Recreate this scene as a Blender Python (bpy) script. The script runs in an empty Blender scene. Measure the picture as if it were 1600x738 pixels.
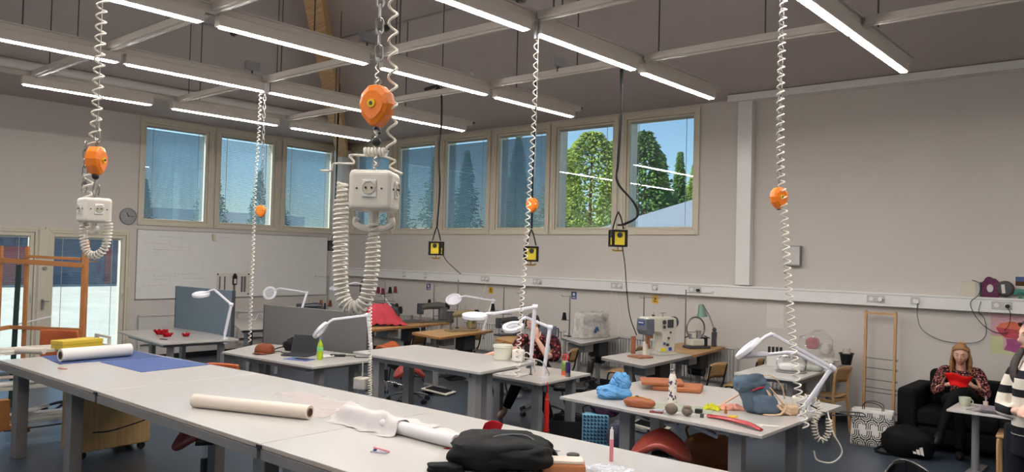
import bpy, math, random
from mathutils import Vector, Matrix, Euler, noise
random.seed(7)
S = bpy.context.scene
COL = S.collection

# ------------------------------------------------------------------ camera
cam_d = bpy.data.cameras.new('camera'); cam = bpy.data.objects.new('camera', cam_d); COL.objects.link(cam)
cam_d.sensor_width = 36; cam_d.lens = 1223.5*36/1600; cam_d.clip_start = .05; cam_d.clip_end = 400
_y, _p, _r = math.radians(40.677), math.radians(1.479), math.radians(1.449)
_f = Vector((-math.sin(_y)*math.cos(_p), math.cos(_y)*math.cos(_p), math.sin(_p)))
_rt = Vector((math.cos(_y), math.sin(_y), 0)); _up = _rt.cross(_f)
_R = _rt*math.cos(_r)+_up*math.sin(_r); _U = _up*math.cos(_r)-_rt*math.sin(_r)
cam.matrix_world = Matrix(((_R.x,_U.x,-_f.x,0),(_R.y,_U.y,-_f.y,0),(_R.z,_U.z,-_f.z,2.0),(0,0,0,1)))
S.camera = cam
# ------------------------------------------------------------------ world, sun, exposure
W = bpy.data.worlds.new('sky'); S.world = W; W.use_nodes = True
wn = W.node_tree.nodes; wl = W.node_tree.links
bg = wn['Background']; sk = wn.new('ShaderNodeTexSky'); sk.sky_type = 'NISHITA'; sk.sun_disc = False
sk.sun_elevation = math.radians(38); sk.sun_rotation = math.radians(250); sk.air_density = 1.0; sk.dust_density = .3; sk.ozone_density = 3
wl.new(sk.outputs[0], bg.inputs[0]); bg.inputs[1].default_value = .2
sd = bpy.data.lights.new('sun', 'SUN'); sd.energy = 9.0; sd.angle = .01; sd.color = (1, .95, .86)
sun = bpy.data.objects.new('sun', sd); COL.objects.link(sun)
sun.rotation_euler = Vector((-.45, -.62, .62)).normalized().to_track_quat('Z', 'Y').to_euler(); sun.location = (-30, -20, 30)
S.view_settings.view_transform = 'Standard'; S.view_settings.look = 'None'; S.view_settings.gamma = 1
S.view_settings.exposure = 0.0
LAMP_STRENGTH = 90.0
S.cycles.max_bounces = 8; S.cycles.diffuse_bounces = 4; S.cycles.glossy_bounces = 3; S.cycles.transparent_max_bounces = 16
S.cycles.caustics_reflective = False; S.cycles.caustics_refractive = False; S.cycles.sample_clamp_indirect = 6

# ------------------------------------------------------------------ materials
def srgb(c):
    return tuple((v/255/12.92 if v/255 <= .04045 else ((v/255+.055)/1.055)**2.4) for v in c)
_M = {}
def mat(name, rgb, rough=.6, metal=0, var=.06, scale=8, bump=0, bscale=60, alpha=1, sheen=0, coat=0, trans=0):
    """procedural material: colour broken up by noise, optional fine relief"""
    if name in _M: return _M[name]
    m = bpy.data.materials.new(name); m.use_nodes = True; n = m.node_tree.nodes; l = m.node_tree.links
    b = n['Principled BSDF']; c = srgb(rgb)
    tc = n.new('ShaderNodeTexCoord'); no = n.new('ShaderNodeTexNoise'); no.inputs['Scale'].default_value = scale; no.inputs['Detail'].default_value = 4
    l.new(tc.outputs['Object'], no.inputs['Vector'])
    r = n.new('ShaderNodeValToRGB')
    r.color_ramp.elements[0].position = .3; r.color_ramp.elements[1].position = .7
    r.color_ramp.elements[0].color = tuple(max(0, v*(1-var)) for v in c)+(1,)
    r.color_ramp.elements[1].color = tuple(min(1, v*(1+var)) for v in c)+(1,)
    l.new(no.outputs['Fac'], r.inputs[0]); l.new(r.outputs[0], b.inputs['Base Color'])
    if rough >= .65: b.inputs['Specular IOR Level'].default_value = .2
    b.inputs['Roughness'].default_value = rough; b.inputs['Metallic'].default_value = metal
    b.inputs['Alpha'].default_value = alpha; b.inputs['Coat Weight'].default_value = coat; b.inputs['Sheen Weight'].default_value = sheen
    b.inputs['Transmission Weight'].default_value = trans
    if bump:
        n2 = n.new('ShaderNodeTexNoise'); n2.inputs['Scale'].default_value = bscale; l.new(tc.outputs['Object'], n2.inputs['Vector'])
        bp_ = n.new('ShaderNodeBump'); bp_.inputs['Strength'].default_value = bump; bp_.inputs['Distance'].default_value = .01
        l.new(n2.outputs['Fac'], bp_.inputs['Height']); l.new(bp_.outputs[0], b.inputs['Normal'])
    _M[name] = m; return m
def wood(name, a, b_, rough=.45, axis='X', sc=3):
    if name in _M: return _M[name]
    m = mat(name, a, rough); n = m.node_tree.nodes; l = m.node_tree.links
    w = n.new('ShaderNodeTexNoise'); w.inputs['Scale'].default_value = sc; w.inputs['Detail'].default_value = 6
    mp = n.new('ShaderNodeMapping'); s = {'X': (1, 14, 14), 'Y': (14, 1, 14), 'Z': (14, 14, 1)}[axis]; mp.inputs['Scale'].default_value = s
    tc = [x for x in n if x.type == 'TEX_COORD'][0]; l.new(tc.outputs['Object'], mp.inputs[0]); l.new(mp.outputs[0], w.inputs['Vector'])
    r = [x for x in n if x.type == 'VALTORGB'][0]; l.new(w.outputs['Fac'], r.inputs[0])
    r.color_ramp.elements[0].color = srgb(a)+(1,); r.color_ramp.elements[1].color = srgb(b_)+(1,)
    return m
def emis(name, rgb, s):
    m = bpy.data.materials.new(name); m.use_nodes = True; b = m.node_tree.nodes['Principled BSDF']
    b.inputs['Base Color'].default_value = (.8, .8, .8, 1); b.inputs['Emission Color'].default_value = srgb(rgb)+(1,); b.inputs['Emission Strength'].default_value = s
    _M[name] = m; return m
def glassy(name, tint=(255,255,255), ior=1.45, rough=.0, milk=0, milkrgb=(255,255,255)):
    """thin clear sheet: see-through plus mirror by Fresnel, optionally milky"""
    if name in _M: return _M[name]
    m = bpy.data.materials.new(name); m.use_nodes = True; n = m.node_tree.nodes; l = m.node_tree.links; n.clear()
    o = n.new('ShaderNodeOutputMaterial'); t = n.new('ShaderNodeBsdfTransparent'); t.inputs[0].default_value = srgb(tint)+(1,)
    g = n.new('ShaderNodeBsdfGlossy'); g.inputs['Roughness'].default_value = rough; lw = n.new('ShaderNodeLayerWeight'); pw = n.new('ShaderNodeMath'); pw.operation = 'POWER'; pw.inputs[1].default_value = 5
    lw.inputs[0].default_value = .5; l.new(lw.outputs['Facing'], pw.inputs[0]); f = n.new('ShaderNodeMath'); f.operation = 'MULTIPLY_ADD'
    l.new(pw.outputs[0], f.inputs[0]); f.inputs[1].default_value = .9; f.inputs[2].default_value = ((ior-1)/(ior+1))**2
    mx = n.new('ShaderNodeMixShader'); l.new(f.outputs[0], mx.inputs[0]); l.new(t.outputs[0], mx.inputs[1]); l.new(g.outputs[0], mx.inputs[2])
    out = mx.outputs[0]
    if milk:
        d = n.new('ShaderNodeBsdfDiffuse'); d.inputs[0].default_value = srgb(milkrgb)+(1,)
        no = n.new('ShaderNodeTexNoise'); no.inputs['Scale'].default_value = 7; no.inputs['Detail'].default_value = 1
        mr = n.new('ShaderNodeMapRange'); mr.inputs['From Min'].default_value = .3; mr.inputs['From Max'].default_value = .7
        mr.inputs['To Min'].default_value = milk*.7; mr.inputs['To Max'].default_value = min(1, milk*1.3)
        l.new(no.outputs['Fac'], mr.inputs[0]); m2 = n.new('ShaderNodeMixShader'); l.new(mr.outputs[0], m2.inputs[0]); l.new(out, m2.inputs[1]); l.new(d.outputs[0], m2.inputs[2]); out = m2.outputs[0]
    l.new(out, o.inputs[0]); _M[name] = m; return m

# ------------------------------------------------------------------ mesh builder
class MB:
    def __init__(s, M=None): s.v = []; s.f = []; s.M = M or Matrix.Identity(4)
    def add(s, vs, fs):
        k = len(s.v); s.v += [tuple(s.M @ Vector(v)) for v in vs]; s.f += [tuple(i+k for i in f) for f in fs]; return s
    def box(s, x0, y0, z0, x1, y1, z1):
        return s.add([(x0,y0,z0),(x1,y0,z0),(x1,y1,z0),(x0,y1,z0),(x0,y0,z1),(x1,y0,z1),(x1,y1,z1),(x0,y1,z1)],
                     [(0,3,2,1),(4,5,6,7),(0,1,5,4),(1,2,6,5),(2,3,7,6),(3,0,4,7)])
    def cbox(s, c, d, rz=0, rx=0, ry=0):
        R = Euler((rx, ry, rz)).to_matrix(); c = Vector(c); h = [q/2 for q in d]
        vs = [c + R @ Vector((a*h[0], b*h[1], e*h[2])) for e in (-1, 1) for a, b in ((-1,-1),(1,-1),(1,1),(-1,1))]
        return s.add(vs, [(0,3,2,1),(4,5,6,7),(0,1,5,4),(1,2,6,5),(2,3,7,6),(3,0,4,7)])
    def bar(s, p, q, w, h=None, up=(0,0,1)):
        p, q = Vector(p), Vector(q); h = h or w; d = (q-p).normalized(); u = Vector(up)
        if abs(d.dot(u)) > .98: u = Vector((1,0,0))
        a = d.cross(u).normalized()*w/2; b = a.cross(d).normalized()*h/2
        vs = [e+i*a+j*b for e in (p, q) for i, j in ((-1,-1),(1,-1),(1,1),(-1,1))]
        return s.add(vs, [(0,3,2,1),(4,5,6,7),(0,1,5,4),(1,2,6,5),(2,3,7,6),(3,0,4,7)])
    def cyl(s, p, q, r, r2=None, n=12): return s.tube([p, q], [r, r if r2 is None else r2], n)
    def tube(s, pts, r, n=8, closed=False, flat=1, caps=True):
        pts = [Vector(p) for p in pts]; N = len(pts); rs = r if isinstance(r, (list, tuple)) else [r]*N
        vs = []; pd = None; a = None
        for i, p in enumerate(pts):
            if closed: d = pts[(i+1) % N]-pts[i-1]
            else: d = pts[min(i+1, N-1)]-pts[max(i-1, 0)]
            d = d.normalized() if d.length > 1e-9 else Vector((0,0,1))
            if a is None:
                a = d.cross(Vector((0,0,1)) if abs(d.z) < .9 else Vector((1,0,0))).normalized()
            else:
                a = (a-d*a.dot(d)); a = a.normalized() if a.length > 1e-6 else d.orthogonal().normalized()
            b = d.cross(a)
            for k in range(n):
                t = 2*math.pi*k/n; vs.append(p+(a*math.cos(t)+b*flat*math.sin(t))*rs[i])
        fs = [(i*n+k, i*n+(k+1) % n, ((i+1) % N)*n+(k+1) % n, ((i+1) % N)*n+k) for i in range(N if closed else N-1) for k in range(n)]
        if not closed and caps: fs += [tuple(range(n))[::-1], tuple((N-1)*n+k for k in range(n))]
        return s.add(vs, fs)
    def lathe(s, prof, c=(0,0,0), n=20, sx=1, sy=1, caps=True):
        vs = [(c[0]+r*sx*math.cos(2*math.pi*k/n), c[1]+r*sy*math.sin(2*math.pi*k/n), c[2]+z) for r, z in prof for k in range(n)]
        N = len(prof); fs = [(i*n+k, i*n+(k+1) % n, (i+1)*n+(k+1) % n, (i+1)*n+k) for i in range(N-1) for k in range(n)]
        if caps: fs += [tuple(range(n))[::-1], tuple((N-1)*n+k for k in range(n))]
        return s.add(vs, fs)
    def ball(s, c, r, n=14, m=9, sc=(1,1,1), wob=0, seed=0, R=None):
        vs = []; c = Vector(c)
        for i in range(m+1):
            ph = math.pi*i/m
            for k in range(n):
                t = 2*math.pi*k/n; d = Vector((math.sin(ph)*math.cos(t), math.sin(ph)*math.sin(t), math.cos(ph)))
                rr = r*(1+wob*noise.noise(d*2.1+Vector((seed, 0, 0)))) if wob else r
                q = Vector((d.x*sc[0], d.y*sc[1], d.z*sc[2]))*rr
                vs.append(c+(R @ q if R else q))
        return s.add(vs, [(i*n+k, (i+1)*n+k, (i+1)*n+(k+1) % n, i*n+(k+1) % n) for i in range(m) for k in range(n)])
    def prism(s, poly, z0, z1):
        n = len(poly); return s.add([(x, y, z0) for x, y in poly]+[(x, y, z1) for x, y in poly],
            [tuple(range(n))[::-1], tuple(range(n, 2*n))]+[(i, (i+1) % n, n+(i+1) % n, n+i) for i in range(n)])
    def grid(s, fn, nu, nv, thick=0):
        vs = [fn(u/nu, v/nv) for v in range(nv+1) for u in range(nu+1)]
        fs = [(v*(nu+1)+u, v*(nu+1)+u+1, (v+1)*(nu+1)+u+1, (v+1)*(nu+1)+u) for v in range(nv) for u in range(nu)]
        return s.add(vs, fs)
    def build(s, name, m, parent=None, smooth=False, bevel=0, thick=0, loc=None, sub=0, seg=2):
        me = bpy.data.meshes.new(name); me.from_pydata(s.v, [], s.f); me.materials.append(m if not isinstance(m, str) else _M[m])
        if smooth:
            for p in me.polygons: p.use_smooth = True
            try: me.set_sharp_from_angle(angle=math.radians(40))
            except Exception: pass
        me.update(); o = bpy.data.objects.new(name, me); COL.objects.link(o)
        if parent: o.parent = parent
        if loc: o.location = loc
        if thick: k = o.modifiers.new('t', 'SOLIDIFY'); k.thickness = thick; k.offset = 0
        if bevel: k = o.modifiers.new('b', 'BEVEL'); k.width = bevel; k.segments = seg; k.limit_method = 'ANGLE'; k.angle_limit = .7
        if sub: k = o.modifiers.new('s', 'SUBSURF'); k.levels = sub; k.render_levels = sub
        return o
def tag(o, label=None, cat=None, group=None, kind=None):
    if label: o['label'] = label
    if cat: o['category'] = cat
    if group: o['group'] = group
    if kind: o['kind'] = kind
    return o
def thing(name, label, cat, loc=(0,0,0), rz=0, group=None):
    o = bpy.data.objects.new(name, None); COL.objects.link(o); o.empty_display_size = .1
    o.location = loc; o.rotation_euler = (0, 0, rz); return tag(o, label, cat, group)
def kids(o): return [c for c in bpy.data.objects if c.parent == o]
def dup(o, label=None, loc=None, rz=None, group=None, parent=None):
    c = o.copy(); COL.objects.link(c); c.parent = parent
    for ch in list(o.children): dup(ch, parent=c)
    if label: c['label'] = label
    if loc is not None: c.location = loc
    if rz is not None: c.rotation_euler = (0, 0, rz)
    if group: c['group'] = group
    return c
def struct(name, mb, m, parent=None, label=None, **k):
    o = mb.build(name, m, parent, **k)
    if not parent: o['kind'] = 'structure'
    if label: o['label'] = label
    return o
def lerp(a, b, t): return a+(b-a)*t
def spline(pts, n=8):
    """Catmull-Rom through points"""
    P = [Vector(p) for p in pts]; P = [2*P[0]-P[1]]+P+[2*P[-1]-P[-2]]; out = []
    for i in range(1, len(P)-2):
        for k in range(n):
            t = k/n; a, b, c, d = P[i-1:i+3]
            out.append(.5*((2*b)+(c-a)*t+(2*a-5*b+4*c-d)*t*t+(3*b-a-3*c+d)*t**3))
    out.append(P[-2]); return out
def coil(path, rad, turns, n=10, r0=None):
    """helix around a smooth path"""
    P = [Vector(p) for p in path]; L = [0]
    for i in range(1, len(P)): L.append(L[-1]+(P[i]-P[i-1]).length)
    T = turns if callable(turns) else (lambda s: turns*s)
    steps = int(T(1)*n); out = []; a = None; j = 0
    for k in range(steps+1):
        # find s with T(s)=k/n by bisection
        lo, hi = 0, 1
        for _ in range(20):
            m = (lo+hi)/2
            if T(m) < k/n: lo = m
            else: hi = m
        s = lo*L[-1]
        while j < len(P)-2 and L[j+1] < s: j += 1
        t = (s-L[j])/max(1e-9, L[j+1]-L[j]); p = P[j].lerp(P[j+1], t); d = (P[j+1]-P[j]).normalized()
        if a is None: a = d.orthogonal().normalized()
        a = (a-d*a.dot(d)).normalized(); b = d.cross(a); an = 2*math.pi*k/n
        R = rad(lo) if callable(rad) else rad
        out.append(p+(a*math.cos(an)+b*math.sin(an))*R)
    return out

# palette
mat('wall_paint', (202,195,189), .75, var=.015, scale=2, bump=.05, bscale=120)
mat('ceiling_paint', (176,166,162), .85, var=.03, scale=1.5)
mat('floor_vinyl', (62,72,84), .32, var=.09, scale=30, bump=.03, bscale=200)
mat('frame_paint', (205,196,178), .45, var=.03)
mat('white_lacquer', (226,224,222), .25, var=.02)
mat('tabletop_white', (180,175,170), .3, var=.015, coat=.15)
mat('rail_paint', (176,168,160), .45, var=.02)
mat('white_metal', (196,192,187), .4, var=.02)
mat('lamp_white', (222,220,228), .35, var=.02)
mat('cream_plastic', (224,216,204), .38, var=.02)
mat('grey_metal', (142,142,144), .42, metal=.3, var=.04)
mat('table_leg_grey', (150,148,148), .45, metal=.2, var=.03)
mat('dark_grey', (62,62,66), .55, var=.08)
mat('black', (16,16,18), .5, var=.1)
mat('black_rubber', (22,22,24), .75, var=.1)
mat('chrome', (205,205,210), .18, metal=1, var=.03)
mat('steel', (140,138,136), .35, metal=.85, var=.08, scale=30)
mat('orange_paint', (232,122,14), .35, var=.03, coat=.3)
mat('brass', (190,150,60), .35, metal=.8)
mat('yellow', (222,186,30), .45)
wood('birch', (206,166,116), (180,136,88), axis='Z')
wood('glulam', (196,160,112), (164,124,80), .6, 'X', 2)
wood('birch_ply', (196,158,108), (172,132,86), .45, 'X')
wood('beech_dark', (176,122,70), (146,94,50), .4, 'Z')
wood('cabinet_birch', (206,172,116), (188,150,96), .5, 'Z', 2)
# ================================================================== THE SETTING
XL, YB = -13.8, 10.4          # left wall and back wall, inner faces
XR, YF = 3.2, -2.6
T = .34                        # wall thickness
def zc(x, y): return min(4.3+.247*(YB-y), 4.3+.21*(x-XL), 5.9)

struct('floor', MB().box(XL-T, YF-T, -.12, XR+T, YB+T, 0), 'floor_vinyl')
WINS_B = [(-13.37,-12.31),(-12.0,-10.97),(-10.65,-9.60),(-9.31,-8.24),(-7.97,-6.89),(-6.58,-5.48)]
WINS_L = [(6.18,7.30),(7.59,8.71),(9.01,10.13)]
DOORS_L = [(3.35,4.42),(4.77,5.83)]
FR = .075
def holed(mbx, u0, u1, z0, z1, holes, put):
    us = sorted({u0, u1, *[h[0] for h in holes], *[h[1] for h in holes]}); zs = sorted({z0, z1, *[h[2] for h in holes], *[h[3] for h in holes]})
    for a, b in zip(us, us[1:]):
        run = None
        for c, d in zip(zs, zs[1:]):
            inside = any(h[0] <= a and b <= h[1] and h[2] <= c and d <= h[3] for h in holes)
            if not inside: put(a, b, c, d)
hb = [(a-FR, b+FR, 2.5-FR, 4.14+FR) for a, b in WINS_B]
w = MB(); holed(w, XL-T, XR+T, 0, 4.32, hb, lambda a, b, c, d: w.box(a, YB, c, b, YB+T, d)); struct('wall_back', w, 'wall_paint')
hl = [(a-FR, b+FR, 2.5-FR, 4.14+FR) for a, b in WINS_L]+[(a-.1, b+.1, 0, 2.13+.09) for a, b in DOORS_L]
w = MB(); holed(w, YF-T, YB, 0, 4.32, hl, lambda a, b, c, d: w.box(XL-T, a, c, XL, b, d)); struct('wall_left', w, 'wall_paint')
struct('wall_right', MB().box(XR, YF-T, 0, XR+T, YB, 5.95), 'wall_paint')
w = MB(); FILL_WINS = [(-12,-9,1,3.4),(-8,-5,1,3.4),(-4,-1,1,3.4)]; holed(w, XL, XR, 0, 5.95, FILL_WINS, lambda a, b, c, d: w.box(a, YF-T, c, b, YF, d)); struct('wall_front', w, 'wall_paint')  # unseen front openings, added so daylight brightens the ceiling
for i, (a, b, c, d) in enumerate(FILL_WINS): struct('window_%d' % (10+i), MB().box(a, YF-.2, c, a+.06, YF-.12, d).box(b-.06, YF-.2, c, b, YF-.12, d).box(a+.06, YF-.2, c, b-.06, YF-.12, c+.06).box(a+.06, YF-.2, d-.06, b-.06, YF-.12, d), 'frame_paint')  # frames round the added daylight openings behind the camera
# ceiling: two slopes meeting at the hip, flat cap towards the ridge
c = MB()
hx = lambda y: XL+(YB-y)*.247/.21                     # hip line
yr = YB-1.6/.247; xr = XL+1.6/.21
c.add([(XL-.05, YB+.3, 4.22),(XR+T, YB+.3, 4.22),(XR+T, yr, 5.9),(xr, yr, 5.9)], [(0,1,2,3)])
c.add([(XL-.3, YB+.05, 4.23),(xr, yr, 5.9),(xr, YF-T, 5.9),(XL-.3, YF-T, 4.23)], [(0,1,2,3)])
c.add([(xr, yr, 5.9),(XR+T, yr, 5.9),(XR+T, YF-T, 5.9),(xr, YF-T, 5.9)], [(0,1,2,3)])
c.add([(XL-.3, YB+.3, 4.22),(XL-.05, YB+.3, 4.22),(xr, yr, 5.9),(XL-.3, YB+.05, 4.23)], [(0,1,2,3)])
o = struct('ceiling', c, 'ceiling_paint'); k = o.modifiers.new('t', 'SOLIDIFY'); k.thickness = .25; k.offset = -1
# baseboards
struct('baseboard_back', MB().box(-13.4, YB-.015, 0, XR, YB, .1), 'black')
struct('baseboard_left', MB().box(XL, 5.99, 0, XL+.015, 10.0, .1), 'black')
# corner column, clad service duct, cornice ledge
struct('trim_1', MB().box(-13.79, 10.14, 0, -13.5, YB-.001, 4.16), 'white_lacquer', bevel=.006)
struct('trim_2', MB().box(-4.74, YB-.11, 1.68, -4.53, YB-.001, 4.24), 'white_lacquer', bevel=.006)
struct('trim_3', MB().box(-4.86, YB-.2, 4.235, XR, YB-.001, 4.33), 'white_lacquer', bevel=.01)
struct('trim_4', MB().tube([(-12.4, -2, 4.5),(-12.4, 8.9, 4.5)], .085, 12), 'white_metal', smooth=True)
# glulam hip rafter, curved down to the corner column
arch = MB(); pts = []
for i in range(15):
    t = i/14; y = lerp(10.22, 4.2, t); x = min(hx(y), -6.2); z = min(zc(x, y)-.17-.0*t, 5.8)
    if i == 0: x, y, z = -13.62, 10.24, 4.2
    pts.append((x, y, z))
sp = spline(pts, 3)
for a, b in zip(sp, sp[1:]): pass
N = len(sp); vs = []; side = Vector((.647, .762, 0))
for i, p in enumerate(sp):
    for sx, dz in ((-.11, -.2), (.11, -.2), (.11, .16), (-.11, .16)): vs.append(p+side*sx+Vector((0, 0, dz)))
arch.add(vs, [(i*4+k, i*4+(k+1) % 4, i*4+4+(k+1) % 4, i*4+4+k) for i in range(N-1) for k in range(4)]+[(3,2,1,0)])
tag(struct('trim_5', arch, 'glulam'), 'curved laminated timber hip beam')

# windows ---------------------------------------------------------------
glassy('window_glass', (246,251,252), 1.6)
mat('blind_slat', (176,196,206), .4, var=.02)
mat('slat_shaded', (150,184,206), .45, var=.05)  # same blinds as blind_slat; their darker, bluer light is put into the colour
def window(name, along, wall, a, b, z0, z1, tilt, depth_sign, slat='slat_shaded', slat_off=.0, label=None):
    """along: 'x' or 'y'; frame, sash, two panes, a blind of separate slats between the panes"""
    def P(u, n, z):  # u along wall, n outward
        return (u, wall+n, z) if along == 'x' else (wall-n, u, z)
    def bx(m, u0, u1, n0, n1, c, d):
        p, q = P(u0, n0, c), P(u1, n1, d); m.box(min(p[0],q[0]), min(p[1],q[1]), c, max(p[0],q[0]), max(p[1],q[1]), d)
    def ring(m, e, t, n0, n1, eb=None):
        eb = e if eb is None else eb
        bx(m, a-e, a-e+t, n0, n1, z0-eb, z1+e); bx(m, b+e-t, b+e, n0, n1, z0-eb, z1+e)
        bx(m, a-e+t, b+e-t, n0, n1, z1+e-t, z1+e); bx(m, a-e+t, b+e-t, n0, n1, z0-eb, z0-eb+t)
    big = z0 < 1
    e = .1 if big else .075
    m = MB(); ring(m, e, .04, -.02, T-.03)
    root = struct(name, m, 'frame_paint', bevel=.004)
    if label: root['label'] = label
    m = MB(); ring(m, e+.045, .05, -.032, -.0005, eb=e+.045 if not big else e); m.build('casing', _M['frame_paint'], root, bevel=.005)
    m = MB(); ring(m, e-.042, e-.042, .012, .075); m.build('sash', _M['frame_paint'], root, bevel=.004)
    m = MB(); bx(m, a, b, .04, .046, z0, z1); m.build('pane', _M['window_glass'], root)
    m = MB(); bx(m, a, b, .11, .116, z0, z1); m.build('pane', _M['window_glass'], root)
    # blind
    m = MB(); zt = z1-.03; n = int((zt-z0-.02)/.0235); ct, st = math.cos(tilt)*.0125, math.sin(tilt)*.0125
    for i in range(n):
        z = z0+.02+i*.0235
        m.add([P(a+.02, .078-ct, z-st), P(b-.02, .078-ct, z-st), P(b-.02, .078+ct, z+st), P(a+.02, .078+ct, z+st)], [(0,1,2,3)])
    tag(m.build('blind_slats', _M[slat], root), kind='stuff', label='closely spaced thin venetian slats')
    m = MB(); bx(m, a+.01, b-.01, .06, .096, zt, z1-.001); m.build('blind_headrail', _M['white_metal'], root)
    m = MB()
    for u in (a+.14, b-.14): bx(m, u-.004, u+.004, .062, .066, z0+.01, zt)
    m.build('ladder_tape', _M['white_metal'], root)
    m = MB(); bx(m, b+.03, b+.05, -.015, .012, (z0+z1)/2-.05, (z0+z1)/2+.05); m.build('window_handle', _M['white_metal'], root)
    return root
k = 1
for i, (a, b) in enumerate(WINS_B):
    window('window_%d' % k, 'x', YB, a, b, 2.5, 4.14, .12 if i > 3 else -.78, 1, 'slat_shaded' if i < 4 else 'blind_slat'); k += 1
for i, (a, b) in enumerate(WINS_L):
    window('window_%d' % k, 'y', XL, a, b, 2.5, 4.14, (-.80,-.5,-.72)[i], 1, 'slat_shaded'); k += 1
for i, (a, b) in enumerate(DOORS_L):
    window('door_%d' % (i+1), 'y', XL, a, b, .14, 2.13, .05, 1, 'blind_slat')
for y0, y1 in ((4.53, 4.66),):
    struct('trim_6', MB().box(XL, y0, 0, XL+.05, y1, 2.24), 'frame_paint', bevel=.004)
h = MB().cbox((-13.72, 4.6, 1.05), (.03, .03, .16)).tube([(-13.72, 4.6, 1.1),(-13.68, 4.6, 1.1),(-13.66, 4.68, 1.1)], .01)
h.build('door_handle', _M['steel'], bpy.data.objects['door_2'])
MB().cyl((-13.77, 4.62, 1.62), (-13.72, 4.62, 1.62), .03).build('door_lock', _M['steel'], bpy.data.objects['door_2'], smooth=True)

# ================================================================== OUTSIDE
mat('snowy_ground', (220,212,196), .9, var=.1, scale=.4)
mat('blue_cladding', (74,92,116), .7, var=.1, scale=2)
mat('red_cladding', (150,60,64), .7)
mat('roof_grey', (150,156,170), .7, var=.04)
mat('snow_white', (238,240,244), .8)
struct('ground', MB().box(-160, -60, -.5, 40, 160, -.14), 'snowy_ground')
b = thing('long_building', 'long low blue-grey building beyond the glass doors', 'building', (-46, 6, -.14))
m = MB().box(-4, -40, 0, 0, 22, 2.6); m.build('wall', _M['blue_cladding'], b)
MB().box(-4.5, -40.5, 2.6, .5, 22.5, 2.9).build('roof', _M['snow_white'], b)
for yy, ww in ((7.4, 1.9), (12.5, .35), (-6, 1.2)): MB().box(-.02, yy, 0, .08, yy+ww, 2.0).build('red_panel', _M['red_cladding'], b, bevel=.01)
b = thing('gabled_building', 'grey gabled roof with white eaves beyond the right window', 'building', (-19.5, 52, -.14))
MB().box(-14, 0, 0, 6, 9, 3.9).build('wall', _M['snow_white'], b)
MB().add([(-14.6,-.8,4.0),(7,-.8,4.0),(7,4.5,7.1),(-14.6,4.5,7.1),(7,10,4.0),(-14.6,10,4.0)], [(0,1,2,3),(3,2,4,5)]).build('roof', _M['roof_grey'], b, thick=.15)
MB().box(-14.7, -1.0, 3.55, 7.1, -.82, 4.1).build('fascia', _M['snow_white'], b)
b = thing('snow_roofed_hall', 'low hall with snowy white roof beyond the left windows', 'building', (-80, 40, -.14))
MB().box(-10, -12, 0, 0, 14, 4.6).build('wall', _M['blue_cladding'], b)
MB().box(-10.5, -12.5, 4.6, .6, 14.5, 6.2).build('roof', _M['snow_white'], b)
b = thing('low_shed', 'low grey-roofed shed with white eaves close outside the rightmost window', 'building', (-10.8, 16.6, -.14))
MB().box(0, 0, 0, 9, 3.4, 2.9).build('wall', _M['snow_white'], b)
MB().add([(-.3,-.25,2.92),(4.2,-.25,4.05),(9.3,-.25,2.92),(-.3,3.7,2.92),(4.2,3.7,4.05),(9.3,3.7,2.92)], [(0,2,1),(3,4,5),(0,1,4,3),(1,2,5,4)]).build('roof', _M['roof_grey'], b)
# trees
mat('needles', (92,122,62), .8, var=.35, scale=1.2)
mat('needles_light', (142,158,72), .8, var=.3, scale=1.2)
mat('bark', (120,84,60), .9, var=.2)
def tree_meshes(h, spread, seed, light, loose):
    rnd = random.Random(seed); f = MB(); t = MB()
    t.tube([(0,0,0),(.05,0,h*.5),(0,0,h*.97)], [h*.016, h*.011, .02], 7)
    n = 5200 if seed < 11 else 2600
    for i in range(n):
        u = rnd.random()**.75; z = h*(.12+.88*u) if not loose else h*(.3+.7*u)
        R = spread*(1-u)**1.05*1.15*(1+.3*math.sin(z*4+seed+1.5*math.sin(seed+i)))+.05 if not loose else spread*math.sin(math.pi*min(.96, .25+.72*u))**.8
        a = rnd.uniform(0, 6.283); r = R*rnd.uniform(.35, 1); s = rnd.uniform(.09, .22)*(h/9)
        c = Vector((math.cos(a)*r, math.sin(a)*r, z-r*.28)); d = Vector((math.cos(a), math.sin(a), rnd.uniform(-.5, .35))).normalized(); sd_ = d.cross(Vector((0,0,1))).normalized()
        e = Vector((rnd.uniform(-.3,.3), rnd.uniform(-.3,.3), rnd.uniform(.2,.7)))*s
        f.add([c-d*s*.5, c+sd_*s*.45, c+d*s*.9, c-sd_*s*.45, c+e], [(0,1,4),(1,2,4),(2,3,4),(3,0,4)])
    return f, t
def tree(name, label, x, y, h, spread, seed, light=False, loose=False, src=None):
    r = thing(name, label, 'tree', (x, y, -.14), seed)
    f, t = tree_meshes(h, spread, seed, light, loose)
    tag(f.build('foliage', _M['needles_light' if light else 'needles'], r), kind='stuff'); t.build('trunk', _M['bark'], r)
    return r
TR = [(-17.2,24.6,7.0,2.3,1,1,'broad pale green tree filling the second window from the right'),(-19.4,29.4,7.4,1.8,1,0,'pale green tree just right of the broad one outside'),
 (-22.6,30.5,7.4,1.0,0,0,'thin dark spruce left of the broad pale tree outside'),(-13.6,22.5,6.4,1.15,0,1,'tall dark pine at the left side of the rightmost window'),
 (-17.2,29.9,6.7,1.0,0,0,'spruce behind the tall pine outside the rightmost window'),(-17.6,32.2,7.1,.8,0,0,'slender pointed spruce in the middle of the rightmost window'),
 (-20.9,39.9,7.5,1.5,1,0,'distant pale spruce at the right side of the rightmost window')]
for i, (x, y, h, s, lt, lo, lab) in enumerate(TR):
    tree('tree', lab, x, y, h, s, i+3, bool(lt), bool(lo))
proto = tree('spruce', 'dark spruce in the forest edge outside the windows', -22.8, 35.6, 8.0, 1.5, 11)
proto['group'] = 'forest edge spruces outside'
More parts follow.
